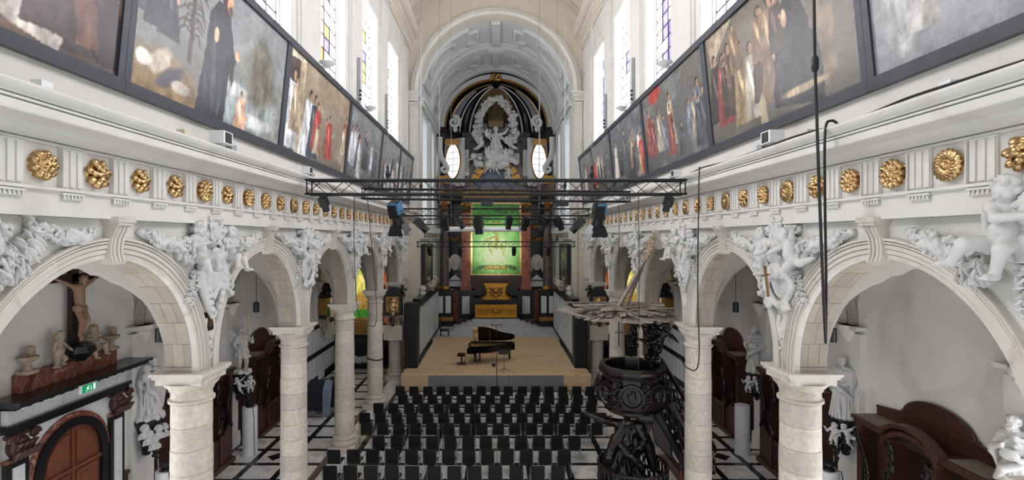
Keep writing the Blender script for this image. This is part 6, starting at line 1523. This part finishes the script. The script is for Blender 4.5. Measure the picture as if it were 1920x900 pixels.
# ================================================================ CONFESSIONALS (+x towards the nave)
def confessional():
    r = thing('confessional', 'x', 'confessional', (0, 0, 0), 'carved oak confessionals')
    MB().box(0, 1.2, -1.6, 1.6, 0, .16).build('plinth', 'dark_wood', r); MB().box(0, .07, -1.7, 1.7, .16, 3.1).build('back_panel', 'darker_wood', r)
    for q in (-1, 1):
        MB().box(.05, .85, q*1.66-.04, q*1.66+.04, .16, 3.05).build('side_panel', 'dark_wood', r); MB().box(.05, 1.05, q*.62-.05, q*.62+.05, .16, 3.0).build('partition', 'dark_wood', r)
        y0, y1 = (.66, 1.62) if q > 0 else (-1.62, -.66)
        MB().box(.3, .36, y0, y1, .16, 3.0).build('side_back', 'darker_wood', r); MB().box(.36, .4, y0+.15, y1-.15, 1.5, 2.8).build('side_back_panel', 'dark_wood', r)
        MB().box(.36, .8, y0, y1, .45, .53).build('kneeler', 'dark_wood', r); MB().box(.8, .9, q*1.66-.09, q*1.66+.09, .16, 3.05).build('corner_post', 'dark_wood', r)
        # carved scroll supports framing the opening
        m = MB(); pts = [(1.08, q*(.62+.16*math.sin(t*.42)), 1.2+t*.12) for t in range(15)]; m.tube(pts, [.07+.03*math.sin(t*1.5) for t in range(15)], 8)
        for t in range(0, 15, 1): m.ell((1.15, pts[t][1]+.05*((t % 2)*2-1), pts[t][2]), .055, 6, 4)
        m.build('carved_scroll', 'pulpit_wood', r, True)
        m = MB(); pts = [(1.0, q*(1.5-.2*math.sin(t*.33)), 1.25+t*.12) for t in range(14)]; m.tube(pts, .06, 8)
        for t in range(14): m.ell((1.05, pts[t][1], pts[t][2]), .06, 6, 4)
        m.build('carved_scroll', 'pulpit_wood', r, True)
        n = 12; pts = [(y0, .16), (y1, .16)]+[(y1-(y1-y0)*i/n, 1.1+.22*math.cos(i/n*PI)*(q)+.05) for i in range(n+1)]
        MB().prism(pts, 'X', .92, .99).build('curved_rail_panel', 'dark_wood', r)
        MB().ell((1.0, q*.66, 1.25), (.14, .12, .16), 10, 6).box(.9, 1.12, q*.66-.09, q*.66+.09, .16, 1.15).build('newel', 'dark_wood', r, True, 40)
        # cornice wings
        MB().box(.0, 1.0, min(q*.72, q*1.76), max(q*.72, q*1.76), 3.0, 3.1).box(0, 1.08, min(q*.78, q*1.8), max(q*.78, q*1.8), 3.1, 3.18).build('cornice_wing', 'dark_wood', r)
        MB().box(.1, .98, min(q*.9, q*1.72), max(q*.9, q*1.72), 3.18, 3.19).build('dusty_top', 'dust', r)
    n = 20
    def seg(hw, rise, z, th, x0, x1):
        R_ = (hw*hw+rise*rise)/(2*rise); a_ = math.asin(hw/R_); f = lambda rad, i: (rad*math.sin(-a_+2*a_*i/n), z+rise-R_+rad*math.cos(-a_+2*a_*i/n))
        return MB().prism([f(R_, i) for i in range(n+1)]+[f(R_+th, i) for i in range(n, -1, -1)], 'X', x0, x1)
    seg(.78, .36, 3.06, .09, .82, 1.2).build('arched_cornice', 'dark_wood', r, True, 30); seg(.72, .33, 2.9, .1, .9, 1.1).build('arched_cornice', 'dark_wood', r, True, 30)
    m = MB(); m.prism([(-.74, 2.98), (.74, 2.98)]+[(.74*math.cos(PI*i/n), 3.0+.42*math.sin(PI*i/n)) for i in range(n+1)], 'X', .84, .9); m.build('tympanum', 'darker_wood', r)
    MB().box(0, .86, -.8, .8, 3.04, 3.1).build('roof_board', 'dark_wood', r)
    cr_ = [(-1.74, 3.1), (1.74, 3.1), (1.74, 3.4), (.98, 3.5), (.95, 3.56)]+[(.9*math.cos(PI*i/n), 3.5+.46*math.sin(PI*i/n)) for i in range(n+1)]+[(-.95, 3.56), (-.98, 3.5), (-1.74, 3.4)]
    MB().prism(cr_, 'X', .02, .12).build('crest_board', 'dark_wood', r, True, 30)
    MB().tube([(.12, y, z) for y, z in cr_[2:]], .035, 6).build('crest_moulding', 'dark_wood', r, True)
    MB().box(.99, 1.05, -.55, .55, .16, 1.05).build('door', 'dark_wood', r); MB().box(1.05, 1.075, -.42, .42, .3, .92).build('door_panel', 'darker_wood', r)
    MB().box(.1, .6, -.56, .56, .5, .58).build('seat', 'darker_wood', r)
    return r
cf0 = confessional(); fst = True
for s, b, lab in ((-1, 2, 'dark oak confessional partly hidden behind the nearest left column'), (-1, 3, 'dark oak confessional beyond the winged angel statue'), (1, 1, 'large dark oak confessional with rounded crest at the right edge'), (1, 2, 'dark oak confessional behind the nearest right column'), (1, 3, 'dark oak confessional beyond the book-holding saint statue')):
    c = cf0 if fst else copy_tree(cf0); fst = False
    c.location = (s*(XW-.01), YB[b] if (s, b) != (1, 1) else 11.12, 0); c.rotation_euler.z = 0 if s < 0 else PI; c.scale = (.64, .86 if (s, b) != (1, 1) else 1, 1); c['label'] = lab
# plain wooden wainscot by the piers
for s in (-1, 1):
    for k in (2, 3):
        for q in (-1, 1):
            o = MB().box(min(s*(XW-.1), s*XW), max(s*(XW-.1), s*XW), YC[k]+q*.58-.08, YC[k]+q*.58+.08, 0, 1.5); o.box(min(s*(XW-.14), s*XW), max(s*(XW-.14), s*XW), YC[k]+q*.58-.1, YC[k]+q*.58+.1, 1.5, 1.58)
            tag(o.build('wainscot', 'dark_wood'), f'narrow dark wood wainscot on the {"near" if q < 0 else "far"} side of the {ORD[k-1]} statue pier, {SIDE[s]} aisle', 'wainscot')
# tall curtain-like wooden screens at the fourth pier
for s in (-1, 1):
    o = MB().box(min(s*9.1, s*9.74), max(s*9.1, s*9.74), 23.58, 23.8, 0, 4.6); o.box(min(s*9.0, s*9.74), max(s*9.0, s*9.74), 23.55, 23.85, 4.6, 4.75)
    tag(o.build('wood_screen', 'dark_wood'), f'tall reddish brown wooden end screen in the {SIDE[s]} aisle', 'screen')

# white cylinder pedestals
for x, y, h, lamp, lab in ((-8.74, 18.0, 1.68, True, 'white cylindrical pedestal with a black lamp below the winged angel'), (8.75, 18.0, 1.73, False, 'white cylindrical pedestal with a flat top in the right aisle'), (-8.62, 13.25, 1.6, True, 'white cylindrical pedestal with a black lamp behind the nearest left column'), (8.7, 13.25, 1.6, True, 'white cylindrical pedestal with a black lamp below the folded-arms statue')):
    r = thing('cylinder_pedestal', lab, 'pedestal', (x, y, 0), 'white cylinder pedestals')
    MB().lathe([(0, 0), (.25, 0), (.25, h-.02), (.24, h), (.0, h)], (x, y, 0), 28).build('body', 'white_metal', r, True, 30)
    MB().lathe([(0, 0), (.26, 0), (.26, .06), (.25, .06)], (x, y, 0), 28).build('foot_ring', 'white_metal', r, True, 30)
    if lamp:
        MB().lathe([(0, 0), (.16, 0), (.13, .05), (.07, .07), (.07, .11), (.15, .13), (.15, .2), (0, .2)], (x, y, h), 16).build('lamp_head', 'fixture_black', r, True, 30)
        MB().tube([(x+.1, y-.1, h+.05), (x+.2, y-.2, h+.02), (x+.24, y-.22, h-.3), (x+.26, y-.2, 0.02)], .012, 5).build('cord', 'cable', r)
# pendant lamps in the aisles
for s in (-1, 1):
    for b in (1, 2):
        x, y = s*7.62, YB[b]
        r = thing('pendant_lamp', f'black cylinder pendant lamp in the {ORD[b]} bay of the {SIDE[s]} aisle', 'lamp', (x, y, 7.4), 'aisle pendant lamps')
        MB().tube([(x, y, 7.44), (x, y, 5.6)], .009, 5).build('cord', 'cable', r); MB().lathe([(0, 5.3), (.085, 5.3), (.09, 5.32), (.09, 5.6), (.03, 5.63), (0, 5.63)], (x, y, 0), 16).build('shade', 'fixture_black', r, True, 30); MB().lathe([(0, 7.4), (.07, 7.4), (.07, 7.46), (0, 7.46)], (x, y, 0), 12).build('ceiling_rose', 'fixture_black', r, True, 30)
# covered loudspeakers on the left aisle floor
for i, (x, y, w, hh, mt, lab) in enumerate(((-7.7, 21.9, .75, 1.5, 'case_black', 'dark slanted loudspeaker case standing in the left aisle'), (-7.05, 22.4, .6, 1.5, 'case_black', 'second dark loudspeaker case, behind the third left column'))):
    r = thing('loudspeaker_case', lab, 'loudspeaker', (x, y, 0))
    MB().prism([(y-.35, .3), (y+.35, .3), (y+.15, hh), (y-.4, hh-.25)], 'X', x-w/2, x+w/2).build('case', mt, r)
    for q in range(6): MB().bar((x-w/2+.05, y-.37, .4+.15*q), (x+w/2-.05, y-.37-.008*q, .4+.15*q), .02).build('ridge', 'fixture_black', r)
    for q in (-1, 1):
        for t in (-1, 1): MB().bar((x+q*w*.45, y+t*.35, .3), (x+q*w*.5, y+t*.42, 0.01), .04).build('leg', 'steel', r)
    MB().box(x-w/2, x+w/2, y-.4, y-.36, .12, .16).build('stretcher', 'steel', r)
    if i == 0: MB().prism([(y-.45, 1.2), (y-.1, 1.55), (y-.05, 1.52), (y-.4, .4), (y-.46, .12)], 'X', x+w/2-.02, x+w/2+.28).build('cloth_cover', 'cloth_blue', r)
pst = thing('barrier_post', 'thin red barrier post at the foot of the pulpit stair', 'post', (5.3, 14.5, 0))
MB().tube([(5.3, 14.5, .03), (5.3, 14.5, 1.0)], .02, 8).build('pole', 'red_paint', pst); MB().lathe([(0, 0), (.12, 0), (.1, .03), (0, .03)], (5.3, 14.5, 0), 14).build('foot', 'black_paint', pst, True, 30)

# ================================================================ CHAIRS
def chair():
    r = thing('stacking_chair', 'x', 'chair', (0, 0, 0), 'audience chairs in rows')
    n = 6; m = MB(); pts = []
    m.prism([(-.215, .47), (-.225, .86), (-.20, .865), (-.19, .47)], 'X', -.2, .2); m.build('backrest', 'chair_black', r)
    MB().prism([(-.2, .43), (.22, .455), (.23, .44), (.22, .425), (-.2, .405)], 'X', -.21, .21).build('seat', 'chair_black', r)
    for q in (-1, 1):
        MB().tube([(q*.215, -.26, .0), (q*.215, -.2, .42), (q*.215, -.205, .84)], .011, 6).build('leg', 'steel', r)
        MB().tube([(q*.215, .26, .0), (q*.215, .2, .42), (q*.21, -.18, .42)], .011, 6).build('leg', 'steel', r)
    return r
ch0 = chair(); fst = True
rows = [(23.2, -4.38, .62, 15, 'row nearest the stage'), (22.0, -4.05, .635, 14, 'second row from the stage'), (20.85, -4.83, .625, 15, 'third row from the stage'), (19.7, -5.1, .612, 16, 'fourth row from the stage'),
        (18.6, -4.78, .607, 15, 'fifth row from the stage'), (17.4, -4.03, .613, 12, 'sixth row from the stage'), (16.25, -5.2, .616, 13, 'seventh row from the stage'), (15.1, -4.97, .62, 12, 'row nearest the camera')]
rr = random.Random(8)
for y, x0, p, n, nm in rows:
    for i in range(n):
        c = ch0 if fst else copy_tree(ch0); fst = False
        c.location = (x0+p*i+rr.uniform(-.015, .015), y+.22+rr.uniform(-.02, .02), 0); c.rotation_euler.z = rr.uniform(-.05, .05)
        c['label'] = f'black stacking chair with chrome legs, {ORD[i]} from the left, {nm}'

# ================================================================ TRUSSES, SPOTS, CABLES
def truss(y, z, hl, d, label, ropes, tilt=0.):
    r = thing('lighting_truss', label, 'truss', (0, y, z-d/2), 'black lighting trusses')
    C = [(-1, -1), (1, -1), (1, 1), (-1, 1)]
    for a, b in C: MB().tube([(-hl, y+a*d/2, z+b*d/2-tilt*hl), (hl, y+a*d/2, z+b*d/2+tilt*hl)], .026, 8).build('chord', 'truss_black', r, True)
    nb = int(2*hl/(d*1.15))
    for f in range(4):
        a, b = C[f], C[(f+1) % 4]; pts = []
        for i in range(nb+1):
            x = -hl+.04+(2*hl-.08)*i/nb; q = a if i % 2 else b; pts.append((x, y+q[0]*d/2, z+q[1]*d/2+tilt*x))
        MB().tube(pts, .012, 5).build('zigzag_brace', 'truss_black', r)
    for s in (-1, 1):
        m = MB()
        for f in range(4): a, b = C[f], C[(f+1) % 4]; m.bar((s*(hl-.04), y+a[0]*d/2, z+a[1]*d/2+tilt*s*hl), (s*(hl-.04), y+b[0]*d/2, z+b[1]*d/2+tilt*s*hl), .025)
        m.build('end_frame', 'truss_black', r)
    for x, zt in ropes:
        w = MB().tube([(x, y, z+d/2), (x, y, zt)], .008, 5).build('suspension_cable', 'steel', r); MB().ell((x, y, z+d/2+.16), (.06, .06, .09), 8, 6).tube([(x, y, z+d/2), (x, y, z+d/2+.35)], .03, 6).build('shackle', 'fixture_black', w, True)
truss(12.0, 8.85, 4.46, .33, 'longest black lighting truss, nearest the camera', ((-2.56, 24), (2.27, 24)))
truss(16.9, 9.08, 4.46, .33, 'second black lighting truss from the camera', ((-2.5, 24), (2.3, 24)), -.012)
truss(22.0, 8.78, 4.05, .3, 'third black lighting truss from the camera', ((-2.45, 22.3), (1.9, 22.3)))
truss(26.0, 8.5, 4.05, .29, 'fourth black lighting truss from the camera', ((-2.9, 22), (2.2, 22)))
truss(28.2, 7.32, 4.4, .28, 'lowest and farthest black lighting truss over the stage', ((-2.5, 22), (3.4, 22)))
def spot(x, y, z, aim, sc, label, doors=True, mat='fixture_black'):
    r = thing('spotlight', label, 'spotlight', (x, y, z), 'spotlights on the trusses')
    MB().box(x-.03, x+.03, y-.03, y+.03, z-.12*sc, z+.06).build('clamp', 'steel', r)
    d = Vector(aim).normalized(); c = Vector((x, y, z-.36*sc)); q = d.to_track_quat('Z', 'Y').to_matrix().to_4x4(); M4 = Matrix.Translation(c) @ q
    MB().box(-.14*sc, .14*sc, -.13*sc, .13*sc, -.3*sc, .05*sc, M4).box(-.11*sc, .11*sc, -.1*sc, .1*sc, -.36*sc, -.3*sc, M4).build('housing', mat, r)
    MB().box(-.145*sc, -.10*sc, -.135*sc, .135*sc, -.33*sc, -.05*sc, M4).box(-.1*sc, .1*sc, -.15*sc, -.12*sc, -.36*sc, -.3*sc, M4).build('trim', 'fixture_blue' if doors else 'fixture_black', r)
    MB().lathe([(0, 0), (.13*sc, 0), (.14*sc, .2*sc), (.12*sc, .2*sc), (.11*sc, .15*sc), (0, .15*sc)], (0, 0, .05*sc), 16, M4).build('lens_tube', 'fixture_black', r, True, 30)
    m = MB(); 
    for s in (-1, 1): m.bar(M4 @ Vector((s*.17*sc, 0, -.1*sc)), Vector((x+s*.1*sc, y, z-.1*sc)), .03*sc)
    m.bar((x-.11*sc, y, z-.1*sc), (x+.11*sc, y, z-.1*sc), .03*sc); m.build('yoke', 'fixture_black', r)
    if doors:
        for a in range(4):
            R = Matrix.Rotation(a*PI/2, 4, 'Z'); m = MB(); v = [(-.13*sc, .14*sc, .22*sc), (.13*sc, .14*sc, .22*sc), (.2*sc, .24*sc, .46*sc), (-.2*sc, .24*sc, .46*sc)]
            v += [(p[0], p[1]+.012, p[2]) for p in v]; m.add(v, [(0, 1, 2, 3), (7, 6, 5, 4), (0, 4, 5, 1), (1, 5, 6, 2), (2, 6, 7, 3), (3, 7, 4, 0)], M4 @ R); m.build('barn_door', 'grey_metal' if a == 3 else 'fixture_black', r)
spot(-3.32, 16.9, 8.9, (.12, .4, -1), 1.35, 'large black barn-door spotlight at the left end of the second truss'); spot(3.42, 16.9, 8.86, (-.05, .35, -1), 1.35, 'large black barn-door spotlight at the right end of the second truss')
spot(-4.06, 12.0, 8.66, (.1, .6, -1), .62, 'small black spotlight under the left end of the nearest truss', False); spot(4.06, 12.0, 8.66, (-.1, .6, -1), .62, 'small black spotlight under the right end of the nearest truss', False)
for i, (x, a, sc) in enumerate(((-3.2, (.7, .2, -.7), 1.2), (-2.2, (.1, .5, -1), 1.0), (-1.55, (.6, .3, -.7), .9), (-.75, (.05, .2, -1), 1.25), (.55, (-.1, .4, -1), .9), (1.25, (-.2, .5, -1), 1.0), (2.05, (-.4, .4, -1), 1.0), (2.75, (.5, .3, -.8), 1.0), (3.5, (-.7, .3, -.8), 1.2))):
    spot(x, 22.0, 8.6, a, sc, f'black spotlight, {ORD[i]} from the left on the third truss', False)
for i, x in enumerate((-3.7, -2.0, 1.0, 2.9)): spot(x, 28.2, 7.18, (0, .6, -1), .8, f'small black spotlight, {ORD[i]} from the left on the farthest truss', False)
for i, x in enumerate((-.3, 2.2)):
    o = MB().box(x-.2, x+.2, 16.7, 17.0, 8.72, 8.9); o.box(x-.16, x+.16, 16.68, 16.72, 8.74, 8.88); tag(o.build('control_box', 'fixture_black'), f'black junction box hung under the second truss, {["left of centre", "right of centre"][i]}', 'box')
sc_ = thing('screen_housing', 'long white projection screen casing under the third truss', 'projector screen', (-.6, 22.3, 8.0))
MB().tube([(-2.1, 22.35, 8.05), (1.05, 22.35, 8.05)], .11, 14).build('roller_case', 'white_metal', sc_, True); 
for x in (-2.1, 1.05): MB().box(x-.06, x+.06, 22.22, 22.48, 7.93, 8.17).build('end_cap', 'grey_metal', sc_); MB().tube([(x, 22.3, 8.15), (x, 22.15, 8.65)], .012, 5).build('hanger', 'cable', sc_)
# hanging cables
def cab(pts, r, label, mat='cable', name='hanging_cable'):
    P_ = [Vector(p) for p in pts]; out = []
    for i in range(len(P_)-1):
        p0 = P_[max(i-1, 0)]; p1 = P_[i]; p2 = P_[i+1]; p3 = P_[min(i+2, len(P_)-1)]
        for j in range(6):
            t = j/6; out.append(.5*((2*p1)+(-p0+p2)*t+(2*p0-5*p1+4*p2-p3)*t*t+(-p0+3*p1-3*p2+p3)*t**3))
    out.append(P_[-1]); return tag(MB().tube(out, r, 6).build(name, mat, None, True), label, 'cable')
o = cab([(4.26, 6.8, 16), (4.28, 6.82, 11), (4.34, 6.84, 9.0), (4.42, 6.86, 7.2), (4.47, 6.87, 6.25)], .019, 'thick black cable with a connector hanging in front of the right paintings')
MB().lathe([(0, -.1), (.03, -.1), (.045, -.06), (.045, .06), (.03, .1), (0, .1)], (4.3, 6.83, 10.0), 12).build('connector', 'fixture_black', o, True, 30)
cab([(4.8, 7.1, 9.24), (4.6, 6.95, 9.26), (4.47, 6.88, 9.1), (4.46, 6.87, 8.2), (4.49, 6.89, 7.0), (4.47, 6.87, 6.22)], .019, 'thick black cable draped over the right cornice and looping down')
cab([(4.42, 11.0, 9.2), (4.4, 11.0, 8.6), (4.42, 11.1, 6.5), (4.4, 11.0, 4.95), (4.2, 11.1, 4.8), (4.1, 11.3, 5.0)], .014, 'thin black cable looping beside the second right column')
cab([(-3.35, 12.0, 8.65), (-3.36, 12.0, 7.5), (-3.3, 12.1, 5.9), (-3.05, 12.2, 5.55), (-2.85, 12.1, 5.9), (-3.05, 12.0, 8.65)], .009, 'thin cable loop hanging from the left of the nearest truss')
for x, y, z1, lab in ((3.33, 12.0, 4.6, 'thin cable hanging from the right end of the nearest truss'), (2.7, 16.9, 5.4, 'thin cable hanging above the sounding board'), (4.05, 16.9, 6.2, 'thin cable hanging at the right end of the second truss')): cab([(x, y-.165, 8.72 if y < 13 else 8.9), (x+.01, y-.165, 7), (x, y-.165, z1)], .009, lab)
pts = [(4.62+.03*math.sin(i*2.1), 4.4+.62*i, 9.2+.02*math.sin(i*1.3)) for i in range(15)]; cab(pts, .016, 'black cable lying along the top of the right cornice', name='cornice_cable')
# gear on the cornices
def flood(s, y, lab, sc=1.):
    x = s*4.72; r = thing('floodlight', lab, 'floodlight', (x, y, 9.17), 'floodlights on the cornices')
    MB().box(x-.1*sc, x+.1*sc, y-.16*sc, y+.08*sc, 9.26, 9.26+.17*sc).build('housing', 'white_metal', r); MB().box(x-s*.1*sc-.01, x-s*.1*sc+.01, y-.12*sc, y+.04*sc, 9.28, 9.24+.17*sc).build('lens', 'fixture_black', r)
    MB().box(x-.03, x+.03, y-.06, y+.02, 9.15, 9.27).build('bracket', 'white_metal', r); MB().box(x-.08, x+.08, y+.12*sc, y+.26*sc, 9.16, 9.3).build('driver_box', 'grey_metal', r)
flood(-1, 8.75, 'grey floodlight on the left cornice under the robed man painting', 1.25); flood(1, 8.7, 'grey floodlight on the right cornice under the kneeling figures painting', 1.25); flood(-1, 12.7, 'small floodlight on the left cornice above the nearest truss'); flood(1, 13.3, 'small floodlight on the right cornice above the nearest truss')
for s in (-1, 1):
    for i, y in enumerate((5.3, 7.7)): tag(MB().box(s*4.75-.06, s*4.75+.06, y-.07, y+.07, 9.17, 9.29).build('sensor_box', ['white_metal', 'beige'][i]), f'small {["white", "beige"][i]} box on the {SIDE[s]} cornice', 'box')
    for k in (3, 4):
        r = thing('column_speaker', f'slim grey column speaker on the {ORD[k-1]} clerestory pier, {SIDE[s]} wall', 'loudspeaker', (s*4.98, YC[k], 12.5), 'column speakers')
        MB().box(s*4.98-.05, s*4.98+.05, YC[k]-.05, YC[k]+.05, 12.45, 14.2).build('body', 'grey_metal', r)
        for z in (12.7, 12.85, 13.0): MB().ell((s*4.92, YC[k]-.04, z), .05, 8, 6).build('driver', 'fixture_black', r, True)
    for k, y in ((2, 14.4), (3, 19.3)):
        r = thing('wall_lamp', f'white dish uplight above the {ORD[k]} painting, {SIDE[s]} wall', 'lamp', (s*4.95, y, 12.6), 'white uplights')
        MB().lathe([(0, 0), (.06, 0), (.2, .1), (.24, .14), (.2, .14), (0, .06)], (s*4.78, y, 12.5), 18).build('dish', 'white_metal', r, True, 30); MB().box(min(s*4.8, s*5.14), max(s*4.8, s*5.14), y-.04, y+.04, 12.48, 12.56).build('arm', 'white_metal', r)
tag(MB().tube([(-A+.36*math.cos(t), YC[4]+.36*math.sin(t), 2.2+.03*math.sin(2*t)) for t in np.linspace(0, 2*PI, 28, False)], .03, 6, True).build('cable_strap', 'cable', None, True), 'black cable strap tied around the fourth left column', 'strap')
# stage spots on the altarpiece (mounted on the farthest truss)
for x in (-1.0, 1.0):
    l = bpy.data.lights.new('green_spot', 'SPOT'); l.energy = 1500; l.color = (.9, 1, .72); l.spot_size = .42; l.spot_blend = .7; l.shadow_soft_size = .12
    lo = link('green_spot', l); lo.location = (x, 28.2, 6.9); lo.rotation_euler = (Vector((0, YR, 6.9))-lo.location).to_track_quat('-Z', 'Y').to_euler()
